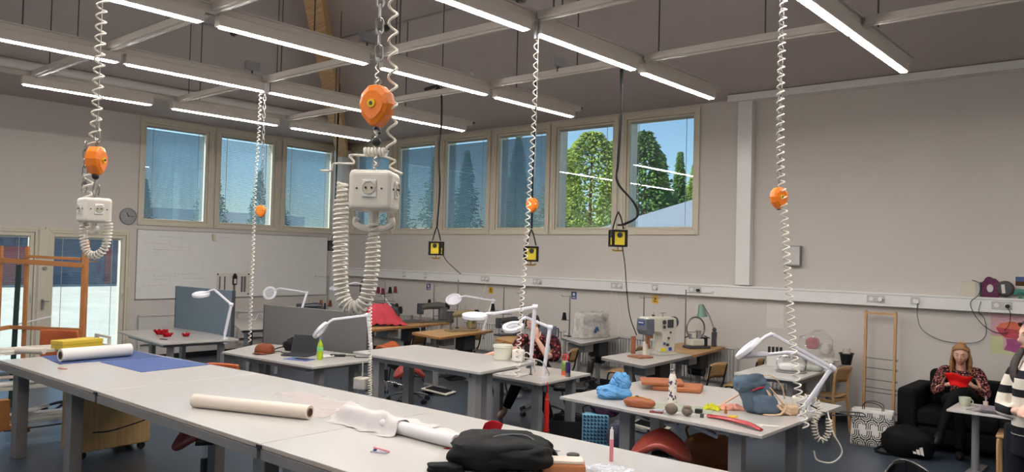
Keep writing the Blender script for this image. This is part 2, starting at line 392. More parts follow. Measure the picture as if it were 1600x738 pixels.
rt = random.Random(5)
for i, (x, y) in enumerate([(-26.4,35.4),(-26.0,30.6),(-30.3,35.5),(-34.4,35.5),(-31.5,30.2),(-38.6,33.5),(-42.8,33.0),(-51.2,31.2),(-58.0,31.4),(-70.5,31.6),(-66.5,35.0),(-54.6,35.2),(-47.6,35.5),(-25.0,42.5),(-17.0,38.0),(-29.5,40.5),(-13.4,35.5),(-38.0,39)]):
    c = dup(proto, loc=(x, y, -.14), rz=i*1.3); s = rt.uniform(.88, 1.1); c.scale = (s, s, s)

# ================================================================== CEILING RAILS AND LAMPS
emis('tube_light', (255,250,244), LAMP_STRENGTH)
rows = {-9.96: [(3.06,4.48),(4.78,6.30),(6.57,7.99)], -7.95: [(-.1,1.4),(1.7,3.23),(3.34,4.81),(4.95,6.4),(6.52,8.1)], -5.95: [(-.2,1.35),(1.55,3.04),(3.22,4.70),(4.92,6.40),(6.59,8.03)],
        -3.98: [(-.2,1.35),(1.6,3.13),(3.3,4.73),(4.91,6.33),(6.52,7.96)], -1.98: [(-.3,1.3),(1.6,3.1),(3.3,4.78),(4.86,6.32),(6.38,7.82)], .02: [(-.3,1.3),(3.3,4.78),(4.86,6.32),(6.38,7.82)]}
rail_words = {-9.96:'leftmost', -7.95:'second from the left', -5.95:'third from the left', -3.98:'fourth from the left', -1.98:'fifth from the left', .02:'beyond the right edge'}
place = ['nearest the camera', 'second from the camera end', 'third from the camera end', 'second from the window end', 'nearest the windows']
rods = {-9.96: (3.3, 5.12, 7.3), -7.95: (2.4, 5.05, 6.96), -5.95: (1.8, 4.1, 5.1, 6.9), -3.98: (3.0, 5.05, 6.75), -1.98: (3.0, 5.0, 6.9), .02: (3.0, 6.0)}
for X, segs in rows.items():
    r = thing('light_rail', 'long white ceiling rail carrying tube lamps, '+rail_words[X]+' of the parallel rails', 'ceiling rail', (X, 0, 3.8))
    y0, y1 = segs[0][0]-.4, segs[-1][1]+.16
    MB().box(-.035, y0, .10, .035, y1, .15).build('rail', _M['rail_paint'], r)
    m = MB().box(-.06, y0, .15, .06, y1, .162)
    m.build('top_plate', _M['rail_paint'], r)
    for ry in rods[X]:
        MB().cyl((.03, ry, .16), (.03, ry, zc(X+.03, ry)-3.8), .007, n=6).build('suspension_rod', _M['dark_grey'], r)
    m = MB().cyl((-.02, y1-.01, .13), (-.02, y1+.07, .15), .012, n=6).ball((-.02, y1+.08, .155), .02, 8, 5); m.build('end_hook', _M['dark_grey'], r)
    for i, (a, b) in enumerate(segs):
        k = i+5-len(segs)
        t = thing('tube_lamp', 'tube lamp %s, %s rail' % (place[k], rail_words[X]), 'ceiling lamp', (X, a, 3.8), 0, 'linear tube lamps under the ceiling rails')
        L = b-a
        MB().box(-.04, -.03, .004, .04, L+.03, .099).build('housing', _M['rail_paint'], t, bevel=.004)
        MB().box(-.027, 0, -.006, .027, L, .004).build('diffuser', _M['tube_light'], t)
# cross trays
tw = ['nearest the camera', 'in the middle', 'nearest the windows']
for j, ty in enumerate((3.15, 4.84, 6.46)):
    g = thing('cross_tray', 'grey-white cable channel crossing the lamp rails, the one '+tw[j], 'cable tray', (0, ty, 3.9))
    xs = [-9.96,-7.95,-5.95,-3.98,-1.98,.02,3.1]
    for a, b in zip(xs, xs[1:]):
        m = MB().box(a+.07, -.045, .0, b-.07, .045, .012).box(a+.07, -.045, .012, b-.07, -.038, .06).box(a+.07, .038, .012, b-.07, .045, .06)
        m.box(a+.07, -.012, -.012, b-.07, .012, 0)
        m.build('channel', _M['rail_paint'], g)
    for a, b in zip(xs[:-1], xs[1:]):
        for q in (.62,):
            x = a+(b-a)*q if j != 1 else a+.28
            MB().cyl((x, 0, .05), (x, 0, zc(x, ty)-3.9), .006, n=6).build('suspension_rod', _M['dark_grey'], g)
# plates and fittings on rails
for nm, lab, x, y, z in [('junction_plate','grey junction plate above the middle of the fourth lamp rail',-3.98,4.62,4.06),('junction_plate','grey junction plate above the third lamp rail',-5.95,4.72,4.06),
      ('junction_plate','grey junction plate above the second lamp rail by the clock windows',-7.95,4.7,4.06),('junction_plate','grey junction plate on the window-side tray by the black cable',-4.95,6.42,4.03)]:
    t = thing(nm, lab, 'junction box', (x, y, z))
    MB().cbox((0,0,0),(.06,.17,.1)).build('cover', _M['grey_metal'], t, bevel=.01)
    MB().cyl((0,0,-.1),(0,0,-.05),.01,n=6).build('mounting_peg', _M['dark_grey'], t)
tag(MB().tube(spline([(-7.0,6.46,4.0),(-6.7,6.48,4.03),(-6.3,6.45,4.0),(-6.15,6.47,4.02)],6),.02,8).build('cable_bundle',_M['black'],smooth=True),'black cable bundle lying on the window-side ceiling tray','cable')
for k,(x,lab) in enumerate(((-6.55,'left square box of the pair on the window-side tray'),(-6.3,'right square box of the pair on the window-side tray'))):
    t=thing('tray_box',lab,'junction box',(x,6.46,4.06)); MB().cbox((0,0,0),(.16,.07,.09)).build('box_body',_M['white_metal'],t,bevel=.008); MB().cbox((0,-.04,0),(.1,.012,.05)).build('box_cover',_M['grey_metal'],t)
# pipes, sprinklers
p = MB().tube([(2.5,6.9,5.1),(-9.4,6.9,5.1)], .014, 8); q = tag(p.build('sprinkler_pipe', _M['grey_metal'], smooth=True), 'thin grey pipe running along the back ceiling slope', 'pipe')
p = MB().tube([(-10.0,7.2,5.02),(-10.0,-2,5.02)], .014, 8); q = tag(p.build('sprinkler_pipe', _M['grey_metal'], smooth=True), 'thin grey pipe running along the left ceiling slope', 'pipe')
for x, y, z, lab in [(-8.3,6.9,5.07,'sprinkler head on the back slope pipe'),(-9.98,5.6,4.98,'sprinkler head on the left slope pipe'),(-4.75,10.28,4.36,'round dark detector above the service duct'),(-12.4,4.6,4.63,'dark fitting on the left pipe, nearer one'),(-12.4,7.3,4.63,'dark fitting on the left pipe, farther one')]:
    t = thing('ceiling_fitting', lab, 'sprinkler', (x, y, z)); MB().lathe([(.02,.05),(.05,.04),(.055,0),(.03,-.03),(.008,-.035)], n=12).build('housing', _M['dark_grey'], t, smooth=True); MB().cyl((0,0,-.05),(0,0,-.03),.012).build('tip', _M['steel'], t)

# ================================================================== HANGING POWER DROPS
def chain(mbx, p, q, link=.05, wire=.0035, w=.011):
    p, q = Vector(p), Vector(q); L = (q-p).length; n = max(1, int(L/(link*.8))); d = (q-p).normalized()
    a = d.orthogonal().normalized(); b = d.cross(a)
    for i in range(n):
        c = p.lerp(q, (i+.5)/n); u = a if i % 2 else b; h = link/2
        pts = [c+d*(h-w)*s1+d*w*math.sin(t)*1+u*w*math.cos(t) for s1, ts in ((1, (0,.79,1.57,2.36,3.14)), (-1, (3.14,3.93,4.71,5.5,6.28))) for t in ts]
        mbx.tube(pts, wire, 5, closed=True)
def balancer(root, z, s=1.0, rz=0, m='orange_paint'):
    M_ = Matrix.Translation((0,0,z)) @ Matrix.Rotation(rz, 4, 'Z') @ Matrix.Scale(s, 4)
    # drum: faceted disc seen on edge, tapering to the bottom
    pr = [(.0,.068),(.022,.066),(.05,.04),(.058,.005),(.048,-.03),(.022,-.058),(.008,-.068)]
    b = MB(M_); out = pr+[(-x, zz) for x, zz in pr[::-1]][:-1]
    n = len(out); vs = []
    for yy, k in ((-.036,.62),(-.026,.93),(0,1),(.026,.93),(.036,.62)): vs += [(x*k, yy, zz*(k if abs(yy) > .03 else 1)) for x, zz in out]
    b.add(vs, [(j*n+i, j*n+(i+1) % n, (j+1)*n+(i+1) % n, (j+1)*n+i) for j in range(4) for i in range(n)]+[tuple(range(n)), tuple(range(4*n, 5*n))[::-1]])
    o = b.build('balancer_housing', _M[m], root, bevel=.004*s)
    MB(M_).cyl((0,-.042,.004),(0,-.034,.004),.014,n=14).build('drum_hub', _M['yellow'], o, smooth=True)
    MB(M_).cyl((0,-.045,.004),(0,-.041,.004),.006,n=8).build('hub_bolt', _M['dark_grey'], o)
    MB(M_).cyl((0,0,-.07),(0,0,-.078),.01,.013).build('cord_stop', _M['black'], o)
    MB(M_).tube([(0,0,.066),(-.012,0,.08),(0,0,.095),(.012,0,.08),(0,0,.066)],.003,6).build('top_eye', _M['steel'], o)
    return o
def socket_box(root, z, rz, s=1.0, plug=None):
    M_ = Matrix.Translation((0,0,z)) @ Matrix.Rotation(rz, 4, 'Z') @ Matrix.Scale(s, 4)
    b = MB(M_).cbox((0,0,0),(.125,.125,.118)); o = b.build('socket_box', _M['cream_plastic'], root, bevel=.016*s, seg=4)
    for i in range(4):
        R4 = M_ @ Matrix.Rotation(i*math.pi/2, 4, 'Z')
        MB(R4).cbox((0,-.064,.004),(.042,.008,.05)).build('socket_plate', _M['white_lacquer'], o, bevel=.003)
        m = MB(R4).lathe([(.02,0),(.018,.002),(.0175,-.012),(.003,-.0125)], n=18); 
        m.v = [tuple((R4 @ Matrix.Translation((0,-.0685,.006)) @ Matrix.Rotation(math.pi/2,4,'X')) @ (R4.inverted() @ Vector(v))) for v in m.v]
        m.build('socket_ring', _M['frame_paint'], o, smooth=True)
        h = MB(R4)
        for dx in (-.0085,.0085): h.cyl((dx,-.0712,.006),(dx,-.069,.006),.0032,n=8)
        tag(h.build('socket_holes', _M['black'], o), kind='stuff')
        h = MB(R4)
        for dx in (-.036,.036): h.cyl((dx,-.0655,.004),(dx,-.062,.004),.003,n=8)
        tag(h.build('screw_heads', _M['dark_grey'], o), kind='stuff')
    # anchor-like hook below
    hk = MB(M_).tube([(0,0,-.055),(0,0,-.10)],[.016,.012],8).tube(spline([(-.052,0,-.078),(-.055,0,-.094),(-.035,0,-.106),(0,0,-.110),(.035,0,-.106),(.055,0,-.094),(.052,0,-.078)],4),.0095,8)
    hk.build('double_hook', _M['cream_plastic'], o, smooth=True)
    return o
def cord(root, name, pts, rad, turns, wire, m='cream_plastic', n=9):
    return MB().tube(coil(spline(pts, 8), rad, turns, n), wire, 5).build(name, _M[m], root, smooth=True)

# 1: nearest drop in front of the corner windows
D = thing('power_drop', 'nearest hanging power box with big white socket cube under an orange balancer', 'power outlet', (-1.98, 1.62, .063))
ch = MB(); chain(ch, (0,0,3.8), (0,0,2.56), .055); chain(ch, (.0,0,2.56),(0,0,2.54),.03); ch.build('hanging_chain', _M['steel'], D)
balancer(D, 2.41, .98, .35)
MB().tube([(0,0,2.34),(0,0,2.31)],.003,6).build('lift_cord', _M['white_metal'], D)
MB().ball((0,0,2.295),.0155,16,10).build('stop_ball', _M['black'], D, smooth=True)
cord(D,'coiled_cord',[(.03,.02,3.8),(.028,.02,3.3),(.03,.025,2.9),(.035,.03,2.55),(.04,.03,2.36),(.035,.03,2.27)],.014,26,.0045)
rollb = MB().tube(coil([(-.032,-.02,2.262),(.026,.02,2.262)],.0105,6,12),.006,6); rollb.build('cord_loop_bundle',_M['cream_plastic'],D,smooth=True)
MB().tube(spline([(-.03,-.02,2.25),(-.07,-.05,2.25),(-.06,-.04,2.225),(-.11,-.08,2.222),(-.12,-.085,2.2),(-.155,-.1,2.2)],5),.004,6).build('slack_cord',_M['cream_plastic'],D,smooth=True)
MB().tube(spline([(.02,.01,2.25),(.05,.04,2.235),(.035,.03,2.215),(.075,.05,2.192)],5),.004,6).build('slack_cord',_M['cream_plastic'],D,smooth=True)
MB().tube(spline([(0,0,2.28),(-.014,0,2.245),(-.012,0,2.222),(0,0,2.214),(.012,0,2.222),(.014,0,2.245),(0,0,2.28)],5),.003,6).build('carabiner',_M['steel'],D,smooth=True)
chx=MB(); chain(chx,(0,0,2.215),(0,0,2.19),.02,.003,.006); chx.build('short_chain',_M['steel'],D)
socket_box(D, 2.134, math.radians(36), 1.1)
# fat coil looping down and back up
cord(D,'fat_coil_loop',[(-.088,-.062,2.16),(-.088,-.064,2.05),(-.084,-.064,1.9),(-.074,-.056,1.79),(-.045,-.036,1.757),(-.015,-.012,1.785),(-.003,0,1.88),(.0,0,1.98),(.002,0,2.03)],lambda s: .0205 if .08 < s < .92 else .015,lambda s: 48*(s-.0*s)+0,.0052,n=10)
# thin coil continuing to the table behind
D2 = thing('coiled_cable','thin white coiled cable dropping behind the nearest power box to the laptop desk','cable',(-5.95,4.85,0))
MB().cyl((0,0,3.9),(0,0,3.85),.02).build('cable_anchor',_M['white_metal'],D2)
cord(D2,'coil',[(0,0,3.88),(.01,0,3.0),(0,0,2.2),(.0,0,1.6),(-.02,.05,.62)],.016,lambda s: 40*s+34*s**3,.005)

# 2: left drop
D = thing('power_drop', 'hanging power box at left near the clock, white cube under orange balancer', 'power outlet', (-3.985, 1.545, 0))
cord(D,'coiled_cord',[(0.01,0,4.0),(0,0,3.4),(-.01,0,2.9),(-.02,0,2.6),(-.03,-.02,2.3),(-.03,-.02,2.22)],.022,lambda s: 34*s,.005)
ch=MB(); chain(ch,(0,0,2.62),(0,0,2.50),.05,.004,.013); chain(ch,(-.05,-.03,2.5),(-.05,-.03,2.26),.05,.0035); ch.build('hanging_chain',_M['steel'],D)
MB().tube([(0,0,3.8),(0,0,2.6)],.003,5).build('support_wire',_M['steel'],D)
balancer(D, 2.41, 1.0, 2.3)
MB().ball((0,0,2.335),.017,14,9).build('stop_ball',_M['black'],D,smooth=True)
MB().tube(spline([(0,0,2.32),(-.02,0,2.28),(-.014,0,2.25),(.0,0,2.235),(.02,0,2.26),(.04,0,2.29),(.05,0,2.28),(.04,0,2.24)],5),.004,6).build('carabiner',_M['steel'],D,smooth=True)
socket_box(D, 2.17, math.radians(-3), 1.0)
cord(D,'fat_coil_loop',[(-.03,-.03,2.12),(-.032,-.03,2.03),(-.018,-.015,1.965),(.02,.01,1.955),(.05,.035,1.99),(.055,.045,2.06),(.055,.045,2.12)],.0165,26,.0045)

# 3: far left thin coil with small balancer
D = thing('power_drop', 'thin far coiled cable with small orange balancer before the second left window', 'power outlet', (-7.95, 4.87, 0))
MB().cyl((0,0,3.98),(0,0,3.78),.05,.05,14).build('ceiling_cup',_M['white_metal'],D,smooth=True)
cord(D,'coiled_cord',[(-.04,-.03,3.8),(-.05,-.03,3.3),(-.07,-.04,2.7),(-.07,-.04,1.9),(-.08,-.04,.95)],.016,lambda s: 60*s,.005)
ch=MB(); chain(ch,(0,0,3.8),(0,0,2.53),.06,.004,.014); ch.build('hanging_chain',_M['steel'],D)
balancer(D, 2.44, 1.0, .6)
# 4: right coil with balancer, to the bag table
D = thing('power_drop', 'long coiled cable with small orange balancer before the bare right wall', 'power outlet', (-1.99, 4.95, 0))
ch=MB(); chain(ch,(0,0,3.85),(0,0,2.52),.05,.0035); ch.build('hanging_chain',_M['steel'],D)
balancer(D, 2.42, 1.0, 1.0)
cord(D,'coiled_cord',[(.015,0,3.9),(0,0,3.2),(.01,0,2.6),(.03,0,2.4),(.07,.0,1.9),(.13,0,1.3),(.19,.02,.97)],.021,lambda s: 52*s+10*s*s,.0052)
# 5: coil between the middle windows, over the middle table
D = thing('coiled_cable', 'thin white coiled cable hanging from the fourth rail to the bucket table', 'cable', (-3.98, 4.87, 0))
MB().cyl((0,0,3.98),(0,0,3.76),.018,.022).build('cable_anchor',_M['grey_metal'],D)
MB().tube([(.02,0,3.8),(.02,0,2.6)],.003,5).build('support_wire',_M['steel'],D)
cord(D,'coil',[(0,0,3.78),(.0,0,3.2),(-.03,0,2.6),(-.06,0,2.0),(-.10,0,1.4),(-.11,0,1.02)],.017,lambda s: 34*s+16*s*s,.005)
# black drops with rubber socket blocks
mat('yellow_panel',(206,182,40),.5)
def block(root, z, rz, s=1.0, yellow=True):
    M_ = Matrix.Translation((0,0,z)) @ Matrix.Rotation(rz, 4, 'Z') @ Matrix.Scale(s, 4)
    m = MB(M_)
    for a in (-1,1):
        for b in (-1,1): m.box(a*.07-.014,b*.07-.014,-.085,a*.07+.014,b*.07+.014,.085)
    m.box(-.084,-.084,.07,.084,.084,.09).box(-.084,-.084,-.09,.084,.084,-.07); o = m.build('rubber_frame',_M['black_rubber'],root,bevel=.006*s)
    MB(M_).box(-.066,-.066,-.072,.066,.066,.072).build('socket_panel',_M['yellow_panel' if yellow else 'dark_grey'],o)
    for i in range(4):
        MB(M_ @ Matrix.Rotation(i*math.pi/2,4,'Z')).cyl((0,-.078,.035),(0,-.064,.035),.028,n=14).build('socket_cap',_M['black'],o,smooth=True)
    MB(M_).cyl((0,0,-.09),(0,0,-.125),.008).tube(spline([(-.055,0,-.115),(-.05,0,-.128),(0,0,-.132),(.05,0,-.128),(.055,0,-.115)],4),.009,6).build('brass_hook',_M['brass'],o,smooth=True)
    return o
# black cable drops
def black_drop(label, x, y, zb, top, rz, path, balz=None, s=1.0, yellow=True, extra=None):
    D = thing('cable_drop', label, 'power outlet', (x, y, 0))
    for k, dx in enumerate((-.012, .012, 0)):
        pp = [(px+dx*math.cos(i*1.9+k), py+dx*math.sin(i*1.4+k), pz) for i, (px, py, pz) in enumerate(path)]
        MB().tube(spline(pp, 5), .0085, 6).build('black_cable', _M['black_rubber'], D, smooth=True)
    block(D, zb, rz, s, yellow)
    if balz: balancer(D, balz, 1.15, .2, 'orange_paint')
    for a in (-1, 1):
        MB().tube(spline([(0,0,zb+.26),(a*.03,0,zb+.2),(a*.05,a*.02,zb+.09)],4),.007,6).build('sling',_M['black_rubber'],D,smooth=True)
    return D
black_drop('black cable drop with yellow socket block left of centre, before the third window',-6.73,6.46,2.07,3.95,.5,[(-.15,0,3.94),(0,0,3.97),(.03,0,3.6),(0,0,3.2),(.03,0,2.8),(0,0,2.33)],s=.9)
MB().tube(spline([(-6.66,6.46,2.06),(-6.8,6.7,1.93),(-6.75,6.8,1.83),(-6.65,6.8,1.77)],6),.005,5).build('plug_lead',_M['black_rubber'],smooth=True)
tag(bpy.data.objects['plug_lead'],'thin black lead leaving the leftmost yellow socket block','cable')
black_drop('black cable drop with orange balancer above its yellow socket block',-5.28,6.46,2.03,3.95,.78,[(-.1,0,3.93),(.0,0,3.9),(.02,0,3.5),(0,0,3.1),(0,0,2.65),(0,0,2.3)],balz=2.55,s=.9)
black_drop('rightmost black cable drop curling over its yellow socket block',-4.19,6.46,2.2,3.95,.85,[(.0,0,3.86),(.01,0,3.4),(-.02,0,2.95),(-.02,0,2.75),(.12,.09,2.55),(.15,.1,2.42),(.05,.03,2.34),(0,0,2.33)],s=.92)
g = MB().tube(spline([(-4.14,6.46,2.13),(-4.13,6.5,1.95),(-4.10,6.5,1.68),(-4.06,6.5,1.45),(-3.98,6.5,1.27)],6),.005,5).build('thin_lead',_M['black_rubber'],smooth=True)
tag(g,'thin dark lead hanging from the rightmost yellow socket block','cable')
black_drop('small far black cable drop with black block near the room corner',-10.93,8.1,2.1,4.0,.2,[(0,0,4.86),(.01,0,3.5),(0,0,2.8),(0,0,2.33)],s=.95,yellow=False)

# ================================================================== WALL FITTINGS
struct('trim_7', MB().box(-13.4,YB-.1,1.5,XR,YB-.001,1.67), 'white_lacquer', bevel=.005, label='long white wall trunking')
struct('trim_8', MB().box(-13.4,YB-.104,1.64,XR,YB-.1,1.645), 'grey_metal')
mat('socket_grey',(186,184,180),.5); mat('lead_white',(216,212,204),.5)
def wall_socket(x, w=.2, label='', n=2, plug=None):
    t = thing('wall_socket', label, 'socket', (x, YB-.1, 1.585))
    MB().box(0,-.008,-.045,w,0,.045).build('cover_plate',_M['socket_grey'],t,bevel=.003)
    for i in range(n):
        cx = w*(i+.5)/n
        MB().cyl((cx,-.014,0),(cx,-.008,0),.026,n=16).build('socket_ring',_M['white_lacquer'],t,smooth=True)
    if plug: MB().cyl((w*.8,-.05,-.005),(w*.8,-.01,-.005),.022,n=12).build('plug',_M[plug],t,smooth=True)
    return t
for a in [(-11.66,.09,'small socket on the trunking, left end above the red machine cover',1,'white_lacquer'),(-11.05,.09,'small socket on the trunking above the small blue wall sign',1,'white_lacquer'),(-9.55,.2,'double socket on the trunking above the left yellow sticker',2,'white_lacquer'),
          (-8.36,.2,'double socket on the trunking between the two thread stands',2,'white_lacquer'),(-6.79,.22,'double socket with white plug on the trunking, left of the long lead',2,'white_lacquer'),(-6.06,.1,'single socket on the trunking above the right yellow sticker',1,'white_lacquer'),
          (-5.45,.2,'double socket with black plug on the trunking above the green lamp',2,'black'),(-3.0,.21,'double socket on the trunking above the wooden rack',2,'white_lacquer'),(-2.5,.1,'single socket with a looped wire on the trunking right of the rack',1,'white_lacquer'),(-1.66,.2,'double socket with black coiled plug above the pink poster',2,'black')]:
    wall_socket(a[0],a[1],a[2],a[3],a[4])
def lead(name,label,pts,r=.0035,m='lead_white'):
    return tag(MB().tube(spline(pts,7),r,5).build(name,_M[m],smooth=True),label,'cable')
lead('looped_lead','thin grey lead looping from the single socket behind the seated woman',[(-2.42,10.28,1.56),(-2.43,10.33,1.4),(-2.38,10.36,1.24),(-2.2,10.37,1.14),(-1.98,10.37,1.12),(-1.8,10.37,1.15),(-1.72,10.37,1.25),(-1.74,10.37,1.42),(-1.78,10.28,1.5),(-1.76,10.28,1.62)],.004,'dark_grey')
lead('looped_lead','dark lead looping down from the white box to the poster',[(-1.86,10.33,1.86),(-1.78,10.3,1.82),(-1.78,10.27,1.7),(-1.86,10.26,1.6),(-1.82,10.28,1.46),(-1.73,10.36,1.33),(-1.62,10.37,1.27),(-1.5,10.37,1.28)],.005,'dark_grey')
lead('plug_lead_black','black lead hanging from the socket across the pink poster',[(-1.5,10.24,1.58),(-1.47,10.26,1.5),(-1.49,10.33,1.38),(-1.54,10.36,1.3)],.004,'black')
for k,(x,dx) in enumerate(((-11.0,.25),(-9.4,-.2),(-8.2,-.3),(-6.75,-.15),(-6.7,.1))):
    lead('machine_lead','thin white lead dropping from the %s trunking socket'%('second','third','fourth','fifth','fifth, right one')[k],[(x,10.28,1.56),(x+dx*.3,10.3,1.4),(x+dx,10.3,1.1),(x+dx*1.2,10.2,.86)],.003)
# grey box, notices, stickers
t=thing('wall_box','plain grey square box on the bare right wall behind the coiled cable','wall box',(-3.95,YB,2.1)); MB().box(-.1,-.09,-.135,.1,-.001,.135).build('box_body',_M['grey_metal'],t,bevel=.006); MB().box(-.1,-.096,-.12,.1,-.09,.12).build('box_cover',_M['white_metal'],t,bevel=.003)
def lines_mat(name, base, ink, rows, dens=.5, seed=0):
    m = mat(name, base, .7, var=.01); n=m.node_tree.nodes; l=m.node_tree.links; return m
mat('paper',(214,208,200),.7,var=.02); mat('ink_grey',(110,106,112),.8); mat('ink_red',(196,120,116),.8); mat('ink_blue',(120,122,150),.8)
def scribble(parent, O, U, V, w, h, rows, seed, inks, size=.02, name='writing', off=.0015, N=None):
    """handwriting / print as fine raised strokes on a sheet; O origin, U right, V down"""
    rnd=random.Random(seed); O,U,V=Vector(O),Vector(U),Vector(V); Nn=U.cross(V).normalized()*-1 if N is None else Vector(N)
    for ink,rr in inks.items():
        m=MB()
        for (y,x0,x1) in rr:
            x=x0
            while x<x1:
                L=rnd.uniform(.3,1.1)*size*2.2; k=0; q=x
                pts=[]
                while q<x+L: pts.append(O+U*q*1+V*(y+rnd.uniform(-.5,.5)*size)); q+=size*.32
                if len(pts)>1:
                    for a,b in zip(pts,pts[1:]):
                        m.add([a+Nn*off,b+Nn*off,b+Nn*off+V*size*.16,a+Nn*off+V*size*.16],[(0,1,2,3)])
                x+=L+size*.8
        tag(m.build(name,_M[ink],parent),kind='stuff')
t=thing('wall_notice','printed white notice sheet taped under the trunking near the iron','paper notice',(-4.32,YB,1.45))
MB().box(0,-.003,-.33,.235,-.0005,0).build('sheet',_M['paper'],t)
scribble(t,(.02,-.0035,0),(1,0,0),(0,0,-1),.2,.3,1,3,{'ink_grey':[(.03+.028*i,0,(.16,.12,.18,.1,.15)[i%5]) for i in range(9)]},.007,'print',N=(0,-1,0))
mat('sign_yellow',(214,170,60),.6); mat('sign_blue',(62,84,132),.6); mat('ink_brown',(80,56,30),.8)
for x,z,lab,c in [(-6.055,1.4,'small yellow warning sticker behind the big sewing machine','sign_yellow'),(-9.4,1.385,'small yellow warning sticker left of the magnifier arms','sign_yellow'),(-7.57,1.385,'small blue sticker above the plastic-covered machine','sign_blue'),(-11.02,1.37,'small blue sticker right of the hanging dark cones','sign_blue')]:
    t=thing('wall_sticker',lab,'sticker',(x,YB,z)); MB().box(-.055,-.003,-.06,.055,-.0005,.06).build('sheet',_M[c],t)
    m=MB()
    if c=='sign_yellow': m.add([(-.025,-.004,.0),(.025,-.004,0),(0,-.004,.042)],[(0,1,2)]).box(-.035,-.004,-.035,.035,-.0035,-.025).box(-.035,-.004,-.018,.02,-.0035,-.01)
    else: m.cyl((0,-.004,.018),(0,-.003,.018),.022,n=14).box(-.03,-.004,-.04,.03,-.0035,-.03)
    m.build('pictogram',_M['ink_brown' if c=='sign_yellow' else 'paper'],t)
# whiteboard on the left wall
wb=thing('whiteboard','large whiteboard with faint red and grey notes below the left windows','whiteboard',(XL,6.06,1.08))
m=MB().box(.001,0,0,.02,4.0,1.23); m.build('board',_M['white_lacquer'],wb,bevel=.003)
f=MB()
for a in ((0,0,4.0,.012),(0,1.218,4.0,1.23),(0,0,.012,1.23),(3.988,0,4.0,1.23)): f.box(.02,a[0],a[1],.026,a[2],a[3])
f.build('board_frame',_M['grey_metal'],wb)
W_=(.0215,0,1.23)
scribble(wb,W_,(0,1,0),(0,0,-1),0,0,0,11,{'ink_red':[(.09,1.35,1.8),(.24,.12,.62),(.72,.12,.42),(.98,.12,.5),(.74,1.95,2.3)],
  'ink_grey':[(.12,.4,.8),(.29,.62,.95),(.35,.3,.85),(.78,.45,1.1),(.82,.3,.7),(.86,.85,1.25),(.88,.3,.62)],'ink_blue':[(.35,.3,.55),(.4,.3,.4),(.09,1.55,1.7)]},.022,'handwriting',N=(1,0,0))
t=thing('board_eraser','cream board eraser stuck high on the whiteboard','eraser',(XL+.022,7.47,2.21)); MB().cbox((.018,0,0),(.034,.055,.13),rx=.15).build('eraser_block',_M['frame_paint'],t,bevel=.006); MB().cbox((.001,0,0),(.004,.05,.12),rx=.15).build('felt_pad',_M['dark_grey'],t)
t=thing('wall_chart','white sheet with grey columns pinned at four corners on the whiteboard','poster',(XL+.022,7.56,1.12))
MB().box(0,0,0,.003,.68,.42).build('sheet',_M['paper'],t)
m=MB()
for y in (.05,.15,.34,.5,.56): m.box(.003,y,.06,.0036,y+(.03 if y<.3 else .045),.36)
m.build('column_print',_M['ink_grey'],t)
m=MB()
for y,z in ((.02,.4),(.66,.4),(.66,.02),(.02,.02)): m.cyl((.003,y,z),(.014,y,z),.014,n=12)
m.build('round_magnets',_M['black'],t,smooth=True)
t=thing('hanging_pouch','small black pouch with white tag hanging on the wall chart','pouch',(XL+.03,7.92,1.36)); MB().cbox((.015,0,.05),(.03,.09,.18)).build('pouch_body',_M['black'],t,bevel=.012); MB().cbox((.032,0,.03),(.004,.045,.09)).build('tag_card',_M['paper'],t); MB().ball((.015,0,.15),.03,10,7).build('loop_knob',_M['black'],t,smooth=True)
# clock
ck=thing('wall_clock','round white wall clock with black hands above the glass door','clock',(XL,5.9,2.52))
def yl(prof,n=32):
    m=MB(Matrix.Rotation(math.pi/2,4,'Y')); m.lathe(prof,n=n); return m
yl([(.14,0),(.145,.03),(.138,.045),(.125,.045),(.122,.03)]).build('clock_rim',_M['grey_metal'],ck,smooth=True)
yl([(.124,.005),(.124,.028)]).build('clock_face',_M['white_lacquer'],ck)
m=MB()
for i in range(12):
    a=i*math.pi/6; m.cbox((.029,-math.sin(a)*.1,math.cos(a)*.1),(.002,.008,.02 if i%3 else .03),rx=a)
m.build('hour_marks',_M['black'],ck)
m=MB().bar((.031,0,0),(.031,-.03,.062),.012,.003,(1,0,0)).bar((.033,-.01,0),(.033,.095,.0),.009,.003,(1,0,0)).cyl((.028,0,0),(.036,0,0),.01,n=10); m.build('clock_hands',_M['black'],ck)
MB().bar((.01,.13,.055),(.01,.26,.062),.01,.01).build('clock_bracket',_M['grey_metal'],ck)
# radiators
mat('radiator_white',(204,200,196),.4,var=.02)
def radiator(label,L,loc,rz):
    r=thing('radiator',label,'radiator',loc,rz); m=MB().box(0,0,0,L,.012,.5); n=int(L/.05)
    m.build('back_plate',_M['radiator_white'],r)
    m=MB()
    for i in range(n): m.box(i*L/n+.008,-.03,.02,(i+1)*L/n-.008,0,.48)
    m.build('ribs',_M['radiator_white'],r,bevel=.008); r.children[-1]['kind']='stuff'
    g=MB()
    for i in range(int(L/.025)): g.box(i*.025+.004,-.05,.5,i*.025+.012,.03,.508)
    g.box(0,-.052,.49,L,-.046,.51).box(0,.026,.49,L,.032,.51); tag(g.build('top_grille',_M['radiator_white'],r),kind='stuff')
    MB().cyl((L+.02,-.02,.45),(L+.09,-.02,.45),.02,n=12).build('thermostat_valve',_M['white_lacquer'],r,smooth=True)
    MB().box(0,-.005,-.1,.03,.03,0).box(L-.05,-.005,-.1,L-.02,.03,0).build('bracket',_M['radiator_white'],r)
    return r
for i,(x,L,lab) in enumerate(((-12.9,2.3,'radiator under the trunking nearest the room corner'),(-10.0,2.3,'radiator behind the middle sewing machines'),(-7.4,2.7,'long radiator behind the big grey sewing machine'),(-4.4,.6,'short radiator end near the iron table'))):
    radiator(lab,L,(x,YB-.06,.3),0)
